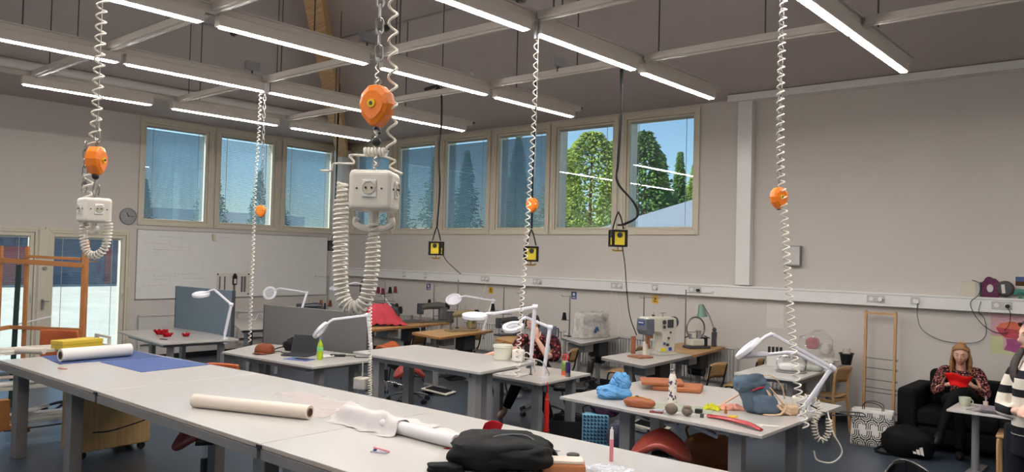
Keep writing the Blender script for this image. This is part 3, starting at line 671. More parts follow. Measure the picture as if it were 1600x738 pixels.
radiator('radiator below the whiteboard behind the blue-grey panel',1.6,(XL+.06,6.12,.3),math.pi/2).scale=(1,-1,1)
radiator('radiator below the whiteboard nearer the corner',1.6,(XL+.06,8.0,.3),math.pi/2).scale=(1,-1,1)
# things on the trunking ledge at right
t=thing('white_wall_box','plain cream box with a wire loop standing on the trunking','wall box',(-1.97,YB-.08,1.67)); MB().box(0,0,0,.15,.078,.17).build('box_body',_M['frame_paint'],t,bevel=.006); MB().box(.15,.0,.0,.19,.078,.17).build('side_cover',_M['socket_grey'],t,bevel=.004)
mat('plum',(104,52,82),.7,var=.2,bump=.6,bscale=80); mat('sea_green',(52,122,108),.5,var=.2); mat('dark_wood',(52,34,32),.4)
t=thing('lotus_frame','plum lotus-shaped frame with pale oval centre on the trunking ledge','picture frame',(-1.68,YB-.05,1.672))
poly=[(-.08,0),(.08,0)]+[(.085*math.cos(a)*(1+.09*abs(math.sin(4*a))),.115+.1*math.sin(a)*(1+.2*abs(math.sin(2.5*a)))) for a in [i*math.pi/20-.25 for i in range(22)]]
m=MB(Matrix.Rotation(math.pi/2,4,'X')); m.prism(poly,-.01,.015); m.build('frame_body',_M['plum'],t,bevel=.004)
MB(Matrix.Rotation(math.pi/2,4,'X')).lathe([(.033,.016),(.028,.02)],c=(0,.1,0),n=18,sy=1.4).build('oval_centre',_M['radiator_white'],t)
t=thing('round_picture','round dark wooden picture with a light figure on the trunking ledge','picture frame',(-1.535,YB-.05,1.672))
m=MB(Matrix.Rotation(math.pi/2,4,'X')); m.lathe([(.07,.022),(.085,.018),(.09,0),(.085,-.005)],c=(0,.1,0),n=28); m.build('round_rim',_M['dark_wood'],t,smooth=True)
MB(Matrix.Rotation(math.pi/2,4,'X')).lathe([(.07,.006),(.07,.023)],c=(0,.1,0),n=28).build('picture',_M['dark_grey'],t)
MB().cbox((-.015,-.025,.1),(.035,.003,.1),ry=-.1).build('pale_figure',_M['paper'],t,bevel=.001)
t=thing('glass_ornament','green leafy ornament on the trunking at the right edge','ornament',(-1.39,YB-.05,1.672)); m=MB()
for i,a in enumerate((-.9,-.3,.3,.9)): m.ball((math.sin(a)*.05,0,.055+.02*math.cos(a)),.03,8,6,sc=(1.3,.3,1),R=Euler((0,a,0)).to_matrix())
m.lathe([(.03,0),(.01,.02),(.008,.06)],n=8); m.build('leaves',_M['sea_green'],t,smooth=True)
t=thing('postcard','small landscape postcard above the green ornament','postcard',(-1.39,YB,1.86)); MB().box(-.06,-.004,-.06,.06,-.0005,.06).build('card',_M['paper'],t); MB().box(-.054,-.0048,.0,.054,-.004,.054).build('sky_print',_M['sign_blue'],t); MB().box(-.054,-.0048,-.05,.054,-.004,-.0).build('field_print',_M['ink_brown'],t)
# pink poster
mat('poster_pink',(206,160,168),.55,var=.12,scale=4); mat('bowl_red',(184,66,78),.55,var=.2,scale=12); mat('bowl_magenta',(156,70,122),.55,var=.2,scale=12); mat('poster_lime',(196,196,150),.6,var=.1,scale=4); mat('orange_print',(206,104,76),.6,var=.15)
t=thing('wall_poster','pink poster of a red bowl on a magenta foot below the trunking','poster',(-1.68,YB,1.03))
MB().box(0,-.003,0,.4,-.0005,.45).build('sheet',_M['poster_pink'],t); MB().box(.0,-.0036,0,.12,-.003,.2).box(.12,-.0036,0,.4,-.003,.06).build('lime_field',_M['poster_lime'],t)
def flat(pts,m,nm,y): o=MB(); o.add([(x,y,z) for x,z in pts],[tuple(range(len(pts)))]); return o.build(nm,_M[m],t)
flat([(.05,.3),(.08,.24),(.14,.19),(.24,.18),(.33,.2),(.38,.26),(.39,.31),(.3,.33),(.2,.32)],'bowl_red','bowl_print',-.0042)
flat([(.06,.3),(.09,.35),(.15,.36),(.2,.38),(.28,.36),(.37,.34),(.39,.3),(.25,.285)],'orange_print','cloth_print',-.0046)
flat([(.15,.18),(.28,.18),(.31,.13),(.34,.06),(.24,.03),(.13,.05),(.16,.12)],'bowl_magenta','foot_print',-.0044)
scribble(t,(.05,-.0037,.42),(1,0,0),(0,0,-1),.3,.05,1,5,{'ink_grey':[(0,0,.28),(.03,.05,.2)],'ink_red':[(.015,.1,.25)]},.012,'poster_print',N=(0,-1,0))
# ================================================================== TABLES
def table(name, label, corners, z, legs, cat='table', th=.025, top='tabletop_white', lw=(.09,.06), lm='table_leg_grey', apron=None, feet=None, group=None, round_=0, edge=None):
    """corners in order round the top (world); the thing's base sits on the floor under the middle"""
    cx = sum(c[0] for c in corners)/len(corners); cy = sum(c[1] for c in corners)/len(corners)
    t = thing(name, label, cat, (cx, cy, 0), 0, group)
    P = [(x-cx, y-cy) for x, y in corners]
    a = sum(P[i][0]*P[(i+1) % len(P)][1]-P[(i+1) % len(P)][0]*P[i][1] for i in range(len(P)))
    if a < 0: P = P[::-1]
    if round_:
        Q = []
        for i, p in enumerate(P):
            p = Vector(p); a_, b_ = Vector(P[i-1]), Vector(P[(i+1) % len(P)])
            u, v = (a_-p).normalized()*round_, (b_-p).normalized()*round_
            for k in range(5):
                s = k/4; Q.append(tuple((p+u)*(1-s)**2+p*2*s*(1-s)+(p+v)*s*s))
        P = Q
    m = MB(); m.prism(P, z-th, z); m.build('tabletop', _M[top], t, bevel=.003)
    if edge:
        Pi = [(x*.998, y*.998) for x, y in P]; Po = [(x*1.0015, y*1.0015) for x, y in P]
        m = MB(); m.prism(Po, z-th+.004, z-.004); m.build('edge_band', _M[edge], t)
    for (x, y) in legs:
        MB().box(x-cx-lw[0]/2, y-cy-lw[1]/2, .02 if feet else 0, x-cx+lw[0]/2, y-cy+lw[1]/2, z-th-.001).build('leg', _M[lm], t, bevel=.006)
    if feet:
        for (x, y) in legs:
            d = (.035, feet) if isinstance(feet, float) else feet
            MB().box(x-cx-d[0], y-cy-d[1], 0, x-cx+d[0], y-cy+d[1], .03).build('foot', _M[lm], t, bevel=.006)
    if apron:
        m = MB()
        for (x0, y0), (x1, y1) in zip(P, P[1:]+P[:1]):
            s = .78 if apron != 'cut' else .985
            m.bar((x0*s, y0*s, z-th-.03), (x1*s, y1*s, z-th-.03), .035, .055)
        m.build('under_frame', _M[lm], t)
    return t
# cutting tables in a row
mat('table_frame',(128,122,118),.5,metal=.2); mat('edge_beige',(176,160,146),.5)
ct = [('cutting_table','left cutting table of the row, with the blue mats and the paper roll',[(-8.46,2.49),(-6.24,2.49),(-6.24,3.87),(-8.56,3.72)],[(-8.27,2.62),(-7.0,2.62),(-6.5,3.62),(-8.3,3.55)]),
      ('cutting_table','middle cutting table of the row, with the long paper roll',[(-6.235,2.49),(-3.98,2.48),(-3.98,3.9),(-6.235,3.87)],[(-4.13,2.62),(-4.13,3.75),(-5.9,3.72)]),
      ('cutting_table','right cutting table of the row, with the black backpack',[(-3.975,2.48),(-1.2,2.48),(-1.2,3.9),(-3.975,3.9)],[(-3.82,2.62),(-1.4,2.62),(-3.82,3.75),(-1.4,3.75)])]
for nm, lab, cs, lg in ct:
    table(nm, lab, cs, .9, lg, th=.028, lw=(.13,.1), lm='table_frame', apron='cut', edge='edge_beige', group='row of cutting tables')
for x in (-6.24, -3.98):
    b = tag(MB().cbox((x,2.478,.885),(.05,.012,.018)).build('table_clip',_M['black']), 'small black clip on the front joint between the %s cutting tables' % ('left and middle' if x < -5 else 'middle and right'), 'clip')
# cutting mats, slightly raised sheets with fine grid lines
mat('mat_blue',(62,84,140),.5,var=.05); mat('mat_blue_dark',(56,74,124),.5,var=.05); mat('mat_line',(96,116,166),.6)
for lab, P, cm in (('darker blue cutting mat at the table end under the paper roll',[(-8.5,2.86),(-7.84,2.79),(-7.79,3.72),(-8.5,3.71)],'mat_blue_dark'),('brighter blue cutting mat to the right of the paper roll',[(-7.78,3.12),(-6.93,3.13),(-7.0,3.8),(-7.76,3.72)],'mat_blue')):
    t = thing('cutting_mat', lab, 'cutting mat', (P[0][0],P[0][1],.9)); Q=[(x-P[0][0],y-P[0][1]) for x,y in P]
    MB().prism(Q,.0005,.004).build('mat_sheet',_M[cm],t)
    m=MB(); A,B,C_,D_=[Vector((x,y,.0043)) for x,y in Q]
    for i in range(1,9):
        p,q=A.lerp(B,i/9),D_.lerp(C_,i/9); m.bar(p,q,.0015,.0003)
    for i in range(1,9):
        p,q=A.lerp(D_,i/9),B.lerp(C_,i/9); m.bar(p,q,.0015,.0003)
    tag(m.build('grid_lines',_M['mat_line'],t),kind='stuff')
T4 = table('desk','white desk with red flowers and blue-grey panel, at far left below the whiteboard',[(-11.9,5.0),(-10.09,4.8),(-10.0,5.85),(-12.0,6.05)],.75,[(-11.2,5.2),(-10.35,5.05),(-10.3,5.75),(-11.5,5.8)],apron=True,lw=(.1,.06),feet=.3)
T5 = table('desk','white desk with laptop, cap and green bottle, left of centre',[(-8.87,4.97),(-7.13,5.05),(-7.2,6.15),(-9.4,5.85)],.75,[(-8.5,5.25),(-7.35,5.3),(-7.5,5.9),(-8.9,5.6)],apron=True,lw=(.11,.07))
T7 = table('high_table','white high table with white bucket, centre of the room',[(-6.66,5.22),(-4.8,5.19),(-4.92,6.16),(-6.74,6.18)],.95,[(-6.4,5.36),(-6.4,5.78),(-5.0,5.34),(-5.06,5.56)],apron=True,lw=(.1,.08))
T8 = table('desk','white desk with drink cans and magnifier, behind the bucket table',[(-6.3,6.3),(-4.93,6.24),(-5.0,7.22),(-6.4,7.25)],.72,[(-5.12,6.42),(-5.15,7.05),(-6.25,7.1)],apron=True,lw=(.1,.07))
T9 = table('large_table','white table with blue bag, leather and grey backpack, right of centre',[(-4.26,5.67),(-2.31,5.51),(-2.30,7.22),(-3.1,7.36),(-4.25,7.2)],.75,[(-3.72,5.95),(-2.62,5.78),(-2.55,6.75),(-4.0,6.95)],apron=True,lw=(.11,.09))
# sewing machine tables
mat('top_grey_edge',(120,118,116),.5)
def sewing_table(label, corners, z, top, edge, pedal=True, group=None, box=True, rz=0):
    t = table('sewing_table', label, corners, z, [], 'sewing table', .035, top, round_=.06, edge=edge, group=group)
    cx, cy = t.location.x, t.location.y
    P = [(x-cx, y-cy) for x, y in corners]; A, B, C_, D_ = [Vector((x, y, 0)) for x, y in P[:4]]
    m = None
    for s in (.2, .8):
        p = A.lerp(D_, s).lerp(B.lerp(C_, s), .5); u = (B-A).normalized()
        MB().bar(p-u*.28+Vector((0,0,.03)), p+u*.26+Vector((0,0,.03)), .06, .04).build('foot', _M['table_leg_grey'], t, bevel=.005)
        MB().bar(p+Vector((0,0,.05)), p+Vector((0,0,z-.06)), .07, .05).build('leg', _M['table_leg_grey'], t, bevel=.005)
        MB().bar(p-u*.22+Vector((0,0,z-.055)), p+u*.22+Vector((0,0,z-.055)), .04, .035).build('top_bracket', _M['table_leg_grey'], t)
    p0 = A.lerp(D_, .2).lerp(B.lerp(C_, .2), .5); p1 = A.lerp(D_, .8).lerp(B.lerp(C_, .8), .5)
    MB().bar(p0+Vector((0,0,.16)), p1+Vector((0,0,.16)), .03, .03).build('cross_bar', _M['dark_grey'], t)
    mid = A.lerp(D_, .5).lerp(B.lerp(C_, .5), .45)
    if pedal:
        MB().cbox((mid.x+.05, mid.y, .12), (.24, .34, .018), ry=.25).build('treadle_pedal', _M['black'], t, bevel=.004)
        MB().bar((mid.x, mid.y+.15, .12),(mid.x-.05, mid.y+.2, z-.2),.012,.012).build('pedal_rod', _M['steel'], t)
    if box:
        MB().cbox((mid.x+.02, mid.y+.28, z-.19), (.2, .26, .22)).build('motor_box', _M['dark_grey'], t, bevel=.015)
        MB().cbox((mid.x+.1, mid.y-.3, z-.12), (.3, .22, .12)).build('drawer_box', _M['grey_metal'], t, bevel=.008)
        MB().cyl((mid.x-.1, mid.y+.3, z-.34), (mid.x+.1, mid.y+.3, z-.34), .07, n=16).build('motor', _M['black'], t, smooth=True)
    return t
S10a = sewing_table('white sewing table under the large grey sewing machine',[(-5.31,7.85),(-4.55,7.6),(-4.66,8.97),(-5.36,9.1)],.82,'tabletop_white','top_grey_edge')
S10b = sewing_table('beech-edged sewing table under the machine with the green lamp',[(-5.36,9.11),(-4.66,8.98),(-4.82,10.22),(-5.5,10.3)],.82,'birch_ply','beech_dark')
S11 = sewing_table('white sewing table under the plastic-covered machine',[(-7.0,9.3),(-6.3,8.85),(-6.48,10.15),(-7.15,10.25)],.82,'tabletop_white','top_grey_edge')
S13 = sewing_table('wooden sewing table with yellow-grey machine, left of the high table lamps',[(-8.8,7.97),(-8.03,7.82),(-8.3,9.28),(-9.0,9.35)],.82,'birch_ply','beech_dark')
S13b= sewing_table('wooden sewing table behind the seated person',[(-7.6,8.5),(-6.95,8.3),(-7.2,9.2),(-7.85,9.35)],.80,'birch_ply','beech_dark',box=False)
S14 = sewing_table('wooden sewing table under the red cloth and the far steel machine',[(-10.2,7.75),(-9.45,7.6),(-9.68,9.75),(-10.45,9.8)],.82,'birch_ply','beech_dark')
S14b= sewing_table('light wooden sewing table behind the grey panel, far side',[(-11.9,8.3),(-11.2,8.2),(-11.35,9.5),(-12.05,9.6)],.80,'birch_ply','beech_dark',box=False)
S15 = table('desk','white far desk between the two upright panels',[(-12.7,7.2),(-10.92,6.4),(-10.95,7.35),(-12.6,7.95)],.78,[(-11.3,6.75),(-11.2,7.2),(-12.3,7.4)],apron=True,lw=(.1,.06))
S15b= sewing_table('long wooden sewing table below the wall corner behind the far desk',[(-13.2,8.35),(-11.95,7.75),(-11.9,8.25),(-13.1,8.9)],.82,'birch_ply','beech_dark',box=False)
T16 = table('desk','grey-topped desk with steam iron against the right wall',[(-3.85,8.38),(-3.15,8.42),(-3.24,10.25),(-3.98,10.25)],.75,[(-3.72,8.6),(-3.3,8.62),(-3.75,10.0),(-3.35,10.0)],apron=True,top='radiator_white',lw=(.06,.05))
# acoustic table screens
mat('screen_bluegrey',(118,134,146),.85,var=.03,bump=.1,bscale=300); mat('screen_grey',(112,110,108),.85,var=.03,bump=.1,bscale=300)
def screen(label, p, q, z0, z1, m):
    p, q = Vector(p), Vector(q); t = thing('desk_screen', label, 'screen', (p.x, p.y, z0), math.atan2(q.y-p.y, q.x-p.x))
    L = (q-p).length; MB().box(0,-.022,0,L,.022,z1-z0).build('fabric_panel', _M[m], t, bevel=.006)
    MB().box(-.008,-.025,0,.004,.025,z1-z0).build('edge_trim', _M['dark_grey'], t); MB().box(L-.004,-.025,0,L+.008,.025,z1-z0).build('edge_trim', _M['dark_grey'], t)
    for x in (L*.2, L*.8): MB().box(x-.03,-.035,-.05,x+.03,.035,.03).build('clamp', _M['grey_metal'], t, bevel=.004)
    return t
screen('blue-grey upright screen on the desk with red flowers',(-12.0,5.93),(-10.42,5.99),.73,1.40,'screen_bluegrey')
screen('grey upright screen behind the open laptop',(-9.63,6.02),(-7.62,6.20),.70,1.25,'screen_grey')
# ------------------------------------------------------------------ chairs
def school_chair(label, loc, rz, metal='black', dark=False, group=None):
    """seat faces local -Y; back at +Y"""
    t = thing('school_chair', label, 'chair', loc, rz, group)
    seat = MB(); 
    seat.grid(lambda u, v: ((u-.5)*.4*(1-.12*v), (v-.5)*.4, .44-.012*math.sin(math.pi*u)-.03*max(0, .25-v)*1.2+.012*v), 8, 8)
    seat.build('seat', _M['birch_ply'], t, smooth=True, thick=.013)
    b = MB(); b.grid(lambda u, v: ((u-.5)*(.40-.03*v), .205+.05*v-.03*math.sin(math.pi*u), .60+.185*v+(.008*math.sin(math.pi*u))), 8, 4)
    b.build('backrest', _M['birch_ply'], t, smooth=True, thick=.012)
    for s in (-1, 1):
        if metal == 'wood':
            MB().bar((s*.19,-.19,0),(s*.17,-.17,.44),.032,.026).build('leg', _M['birch'], t, bevel=.005)
            MB().bar((s*.2,.24,0),(s*.17,.2,.44),.032,.026).bar((s*.17,.2,.44),(s*.18,.23,.76),.028,.022).build('leg', _M['birch'], t, bevel=.005)
        else:
            MB().tube(spline([(s*.17,-.2,.005),(s*.175,-.16,.25),(s*.175,-.13,.42),(s*.17,0,.425)],5),.011,8).build('leg', _M[metal], t, smooth=True)
            MB().tube(spline([(s*.18,.22,.005),(s*.178,.15,.25),(s*.175,.12,.41),(s*.18,.19,.5),(s*.185,.225,.65),(s*.182,.25,.77)],5),.011,8).build('leg', _M[metal], t, smooth=True)
    m = MB()
    if metal == 'wood': m.bar((-.18,-.17,.40),(.18,-.17,.40),.02,.03).bar((-.18,.2,.40),(.18,.2,.40),.02,.03).bar((-.175,-.17,.40),(-.175,.2,.40),.02,.03).bar((.175,-.17,.40),(.175,.2,.40),.02,.03)
    else: m.tube([(-.175,-.13,.42),(.175,-.13,.42)],.009,8).tube([(-.175,.1,.41),(.175,.1,.41)],.009,8)
    m.build('seat_frame', _M['birch' if metal == 'wood' else metal], t)
    return t
mat('chair_steel',(48,48,52),.35,metal=.6)
school_chair('all-wood chair at the iron desk by the right wall',(-3.28,9.62,0),math.radians(-98),'wood')
school_chair('bent-wood chair nearer the big sewing machine table',(-4.45,8.75,0),math.radians(-95),'chair_steel')
school_chair('bent-wood chair before the green-lamp sewing table',(-4.28,9.5,0),math.radians(-80),'chair_steel')
school_chair('bent-wood chair between the plastic-covered machine and the big one',(-5.95,9.35,0),math.radians(-75),'chair_steel')
school_chair('bent-wood chair behind the drink cans desk',(-6.35,8.35,0),math.radians(-70),'chair_steel')
school_chair('bent-wood chair at the front wooden sewing table',(-7.55,8.35,0),math.radians(-80),'chair_steel')
school_chair('bent-wood chair beside the red cloth table',(-9.15,8.2,0),math.radians(-75),'chair_steel')
school_chair('bent-wood chair under the far steel machine',(-9.0,9.3,0),math.radians(-80),'chair_steel')
mat('saddle_red',(150,62,50),.42,var=.08,coat=.1); mat('saddle_dark',(120,48,40),.45,var=.08); mat('orange_leather',(176,86,44),.45,var=.06,coat=.1)
def star_base(t, R=.28, z=.09, m='chrome'):
    for i in range(5):
        a = i*2*math.pi/5+.3; e = (math.cos(a)*R, math.sin(a)*R)
        MB().tube([(0,0,z+.035),(e[0]*.5,e[1]*.5,z+.02),(e[0],e[1],z-.02)],[.022,.017,.013],8).build('base_arm', _M[m], t, smooth=True)
        k = MB(); px = Vector((-math.sin(a), math.cos(a), 0))
        for s in (-1, 1): k.cyl(Vector((e[0],e[1],.03))+px*s*.006, Vector((e[0],e[1],.03))+px*s*.028, .03, n=12)
        k.build('caster', _M['black'], t, smooth=True)
def saddle_stool(label, loc, rz, h=.6, m='saddle_red', s=1.0, tilt=0):
    t = thing('saddle_stool', label, 'stool', loc, rz)
    star_base(t)
    MB().cyl((0,0,.1),(0,0,.3),.028,n=14).build('column', _M['black'], t, smooth=True); MB().cyl((0,0,.3),(0,0,h-.08),.015,n=12).build('piston', _M['chrome'], t, smooth=True)
    def f(u, v):
        x = (u-.5)*2; y = (v-.5)*2; r = math.sqrt(x*x+y*y); k = 1 if r < 1e-6 else max(abs(x), abs(y))/r
        x *= k; y *= k; w = .21-.045*max(0,-y)
        zz = .07*y*y*(1 if y > 0 else .55)-.10*abs(x)**1.7+.03*math.exp(-((abs(x)-.5)**2+(y-.35)**2)*9)
        return (x*w*s, y*.2*s, h+zz*s)
    g = MB(Matrix.Rotation(tilt, 4, 'X') if tilt else None); g.grid(f, 16, 16)
    o = g.build('seat', _M[m], t, smooth=True, thick=.05); k = o.modifiers.new('r', 'BEVEL'); k.width = .02; k.segments = 3
    MB().cbox((0,0,h-.07),(.14,.16,.02)).build('seat_plate', _M['black'], t, bevel=.005)
    MB().tube([(.05,0,h-.08),(.2,-.03,h-.1)],.006,6).build('height_lever', _M['black'], t)
    return t
saddle_stool('dark red saddle stool on chrome casters under the cutting table',(-6.02,3.25,0),math.radians(60),.50,'saddle_dark',1.15)
saddle_stool('red saddle stool tilted beside the bag table legs',(-3.22,5.66,0),math.radians(25),.50,'saddle_red',1.15)
saddle_stool('small orange-brown saddle stool far behind, left of the wooden tables',(-8.85,7.55,0),.3,.62,'orange_leather',.9)
saddle_stool('low red-brown saddle stool seen under the high table',(-7.95,7.2,0),1.0,.42,'saddle_red',1.0)
def back_chair(label, loc, rz, m, w=.4, h=.82):
    t = thing('swivel_chair', label, 'chair', loc, rz); star_base(t, m='black')
    MB().cyl((0,0,.1),(0,0,.42),.025,n=12).build('column', _M['black'], t, smooth=True)
    MB().cbox((0,0,.45),(w,.4,.06)).build('seat', _M[m], t, bevel=.028, seg=4)
    g = MB(); g.grid(lambda u, v: ((u-.5)*w*(1-.12*abs(v-.5)), .22-.035*math.sin(math.pi*u)+.03*v, .58+(h-.58)*v), 8, 6); o = g.build('backrest', _M[m], t, smooth=True, thick=.035); k = o.modifiers.new('r','BEVEL'); k.width=.015; k.segments=3
    MB().bar((0,.12,.44),(0,.235,.62),.05,.012).build('back_bracket', _M['black'], t)
    return t
back_chair('orange leather swivel chair showing its back in front of the laptop desk',(-7.8,4.55,0),math.radians(205),'orange_leather',.40,.79)
back_chair('orange leather swivel chair behind the yellow box, by the glass doors',(-10.15,3.75,0),math.radians(215),'orange_leather',.50,1.0)
back_chair('black swivel chair partly hidden behind the desk of drink cans',(-5.58,7.66,0),math.radians(-60),'black',.42,.8)
back_chair('dark swivel chair with black padding by the red flower desk',(-10.9,4.55,0),math.radians(150),'dark_grey',.5,.78)
# ================================================================== MAGNIFIER LAMPS
glassy('lens_glass',(240,244,250),1.45,milk=.35,milkrgb=(238,238,244)); 
def magnifier(label, base, elbow, joint, head, hn, r=.11, clamp=True, lensup=False):
    """world points; hn = head plane normal"""
    B = Vector(base); t = thing('magnifier_lamp', label, 'lamp', base)
    e, j, h = [Vector(q)-B for q in (elbow, joint, head)]
    if clamp:
        MB().box(-.03,-.03,-.06,.03,.03,.012).box(-.05,-.025,-.075,.03,.025,-.06).build('clamp', _M['lamp_white'], t, bevel=.005)
        MB().cyl((0,0,-.13),(0,0,-.06),.006,n=8).cyl((0,0,-.14),(0,0,-.13),.018,n=10).build('clamp_screw', _M['steel'], t, smooth=True)
    MB().cyl((0,0,.0),(0,0,.06),.018,.014,n=12).build('pivot', _M['lamp_white'], t, smooth=True)
    s = Vector((0,0,.05)); d = (e-s).normalized(); side = d.orthogonal().normalized()*.012
    MB().bar(s,e,.036,.03).build('lower_arm', _M['lamp_white'], t, bevel=.007)
    MB().bar(s+(e-s)*.06+d.cross(side).normalized()*.022, e-(e-s)*.06+d.cross(side).normalized()*.022,.008,.008).build('tension_rod', _M['steel'], t)
    MB().cyl(e-Vector((.0,.0,0))+(side.normalized()*.025), e-(side.normalized()*.025),.026,n=14).build('elbow_joint', _M['lamp_white'], t, smooth=True)
    MB().bar(e,j,.034,.028).build('upper_arm', _M['lamp_white'], t, bevel=.007)
    MB().tube([j, j+(h-j)*.25+Vector((0,0,.01)), h.lerp(j,.35)],[.018,.015,.013],8).build('head_joint', _M['lamp_white'], t, smooth=True)
    n = Vector(hn).normalized(); q = n.to_track_quat('Z','Y').to_matrix().to_4x4()
    M_ = Matrix.Translation(h) @ q
    m = MB(M_); m.lathe([(r*.62,-.014),(r*.7,-.022),(r*.96,-.018),(r,0),(r*.97,.016),(r*.72,.024),(r*.62,.014),(r*.62,-.014)], n=28, caps=False); m.build('lamp_head', _M['lamp_white'], t, smooth=True)
    if lensup: MB(M_).lathe([(.001,.012),(r*.63,.008)], n=28, caps=False).build('lens_cover', _M['lamp_white'], t, smooth=True)
    else: MB(M_).lathe([(.001,.008),(r*.4,.006),(r*.63,.001)], n=28, caps=False).build('lens', _M['lens_glass'], t, smooth=True)
    MB(M_).lathe([(r*.72,-.0225),(r*.9,-.0215)], n=28, caps=False).build('light_ring', _M['paper'], t)
    return t
magnifier('white magnifier lamp clamped beside the blue-grey screen',(-10.08,5.68,.76),(-10.04,5.74,1.23),(-10.21,5.58,1.43),(-10.36,5.46,1.36),(.15,-.2,1),.12,True,True)
magnifier('white magnifier lamp clamped at the laptop desk, head over the green bottle',(-7.3,6.0,.74),(-7.33,5.95,1.26),(-7.63,5.68,1.2),(-7.74,5.58,1.07),(-.55,-.35,.5),.12)
magnifier('white magnifier lamp with round lens behind the grey screen',(-11.1,7.55,.79),(-11.24,7.81,1.3),(-11.58,7.51,1.36),(-11.72,7.40,1.27),(.6,-.8,.35),.12)
magnifier('white magnifier lamp on the front wooden sewing table',(-8.36,9.1,.83),(-8.28,9.22,1.29),(-8.61,8.94,1.35),(-8.76,8.82,1.29),(.35,-.6,.75),.13,True,True)
magnifier('large white magnifier lamp with horizontal head, clamped at the high table corner',(-4.95,6.1,.96),(-4.91,6.09,1.50),(-5.23,5.81,1.42),(-5.36,5.70,1.395),(.1,-.1,1),.13,True,True)
magnifier('white magnifier lamp with see-through lens over the bucket',(-5.1,6.5,.73),(-5.07,6.55,1.26),(-5.26,6.38,1.36),(-5.36,6.29,1.255),(.12,-.4,1),.115)
magnifier('upper white magnifier lamp with tilted head above the grey backpack',(-2.36,6.42,.76),(-2.17,6.55,1.16),(-2.54,6.23,1.42),(-2.69,6.11,1.3),(-.5,-.25,.62),.125,True,True)
magnifier('lower white magnifier lamp with head under the tilted one',(-2.38,6.66,.76),(-2.22,6.64,1.13),(-2.42,6.46,1.26),(-2.70,6.22,1.235),(-.2,.1,1),.12,True,True)
magnifier('far white magnifier lamp by the black machine arm near the room corner',(-10.6,9.3,.83),(-10.9,9.0,1.40),(-11.15,8.75,1.46),(-11.4,8.52,1.35),(.2,-.3,1),.12,True,True)

# ================================================================== SEWING MACHINES
mat('machine_grey',(176,176,168),.4,var=.03); mat('machine_cream',(206,202,188),.4,var=.03); mat('machine_dark',(70,72,76),.4,metal=.3); mat('machine_khaki',(150,136,106),.45,metal=.2,var=.08); mat('copper_foil',(158,100,72),.4,metal=.25,var=.2,scale=30); mat('logo_blue',(40,74,140),.5); mat('machine_head',(92,98,108),.4); mat('sticker_yellow',(228,214,40),.5)
def machine(label, loc, rz, body='machine_grey', s=1.0, head=None, kind='flat', wheel='black'):
    """industrial lockstitch: bed along local X, head at -X, column at +X"""
    t = thing('sewing_machine', label, 'sewing machine', loc, rz); M_ = Matrix.Scale(s, 4)
    bm = _M[body]
    MB(M_).box(-.25,-.09,0,.24,.09,.03).build('bed', bm, t, bevel=.006)
    MB(M_).prism([(.12,-.05),(.24,-.05),(.24,.05),(.12,.05)],.03,.24).build('column', bm, t, bevel=.02, seg=3)
    m = MB(M_); m.tube([(.2,0,.25),(.1,0,.262),(-.08,0,.255),(-.2,0,.245)],[.055,.058,.05,.052],14,flat=1.0); m.build('arm', bm, t, smooth=True)
    MB(M_).box(-.25,-.045,.13,-.165,.045,.3).build('head', _M[head or body], t, bevel=.014, seg=3)
    MB(M_).cyl((-.21,0,.05),(-.21,0,.14),.007,n=8).cyl((-.21,0,.03),(-.21,0,.06),.003,n=6).cyl((-.19,0,.045),(-.19,0,.14),.005,n=6).build('needle_bar', _M['steel'], t, smooth=True)
    MB(M_).cbox((-.205,-.015,.04),(.03,.05,.012)).build('presser_foot', _M['steel'], t)
    MB(M_).cyl((.245,0,.25),(.275,0,.25),.062,n=22).build('hand_wheel', _M[wheel], t, smooth=True)
    m = MB(M_).cyl((-.2,-.045,.2),(-.2,-.065,.2),.017,n=12).cyl((-.2,-.045,.245),(-.2,-.06,.245),.009,n=10).cyl((.17,-.05,.14),(.17,-.066,.14),.024,n=14); m.build('tension_dials', _M['steel'], t, smooth=True)
    m = MB(M_)
    for x in (-.03,.05): m.cyl((x,0,.3),(x,0,.38),.003,n=5)
    m.build('thread_pins', _M['steel'], t)
    return t
mat('cone_black',(20,20,24),.8); mat('cone_maroon',(96,34,42),.8); mat('cone_brown',(120,72,44),.8); mat('cone_cream',(210,200,180),.8)
def thread_stand(label, loc, h, arms, cones=(), rz=0, tray=None, m='steel'):
    """pole with top arm(s); arms = [(z, length, side)], cones = [(x,y,z,material)]"""
    t = thing('thread_stand', label, 'thread stand', loc, rz)
    MB().cyl((0,0,0),(0,0,h),.009,n=8).build('pole', _M[m], t, smooth=True)
    MB().cyl((0,0,0),(0,0,.02),.03,n=12).build('base_nut', _M['dark_grey'], t, smooth=True)
    for z, L, s in arms:
        a = MB().bar((0,0,z),(s*L,0,z),.018,.008)
        a.tube(spline([(s*L,0,z),(s*L+s*.012,0,z+.012),(s*L,0,z+.024),(s*L-s*.012,0,z+.012)],4),.003,5); a.build('guide_arm', _M['dark_grey' if m != 'steel' else 'steel'], t)
    if tray:
        MB().bar((-tray[1]/2,0,tray[0]),(tray[1]/2,0,tray[0]),.03,.008).build('spool_tray', _M['dark_grey'], t)
        for sx in (-1,1): MB().cyl((sx*tray[1]*.4,0,tray[0]),(sx*tray[1]*.4,0,tray[0]+.12),.003,n=5).build('spool_pin', _M['steel'], t)
    for x, y, z, cm in cones:
        MB().lathe([(.036,0),(.034,.012),(.022,.1),(.01,.105)],c=(x,y,z),n=16).build('thread_cone', _M[cm], t, smooth=True)
        MB().lathe([(.045,-.012),(.045,-.004)],c=(x,y,z),n=14).bar((0,0,z-.01),(x,y,z-.01),.012,.006).build('cone_plate', _M['dark_grey'], t)
    return t
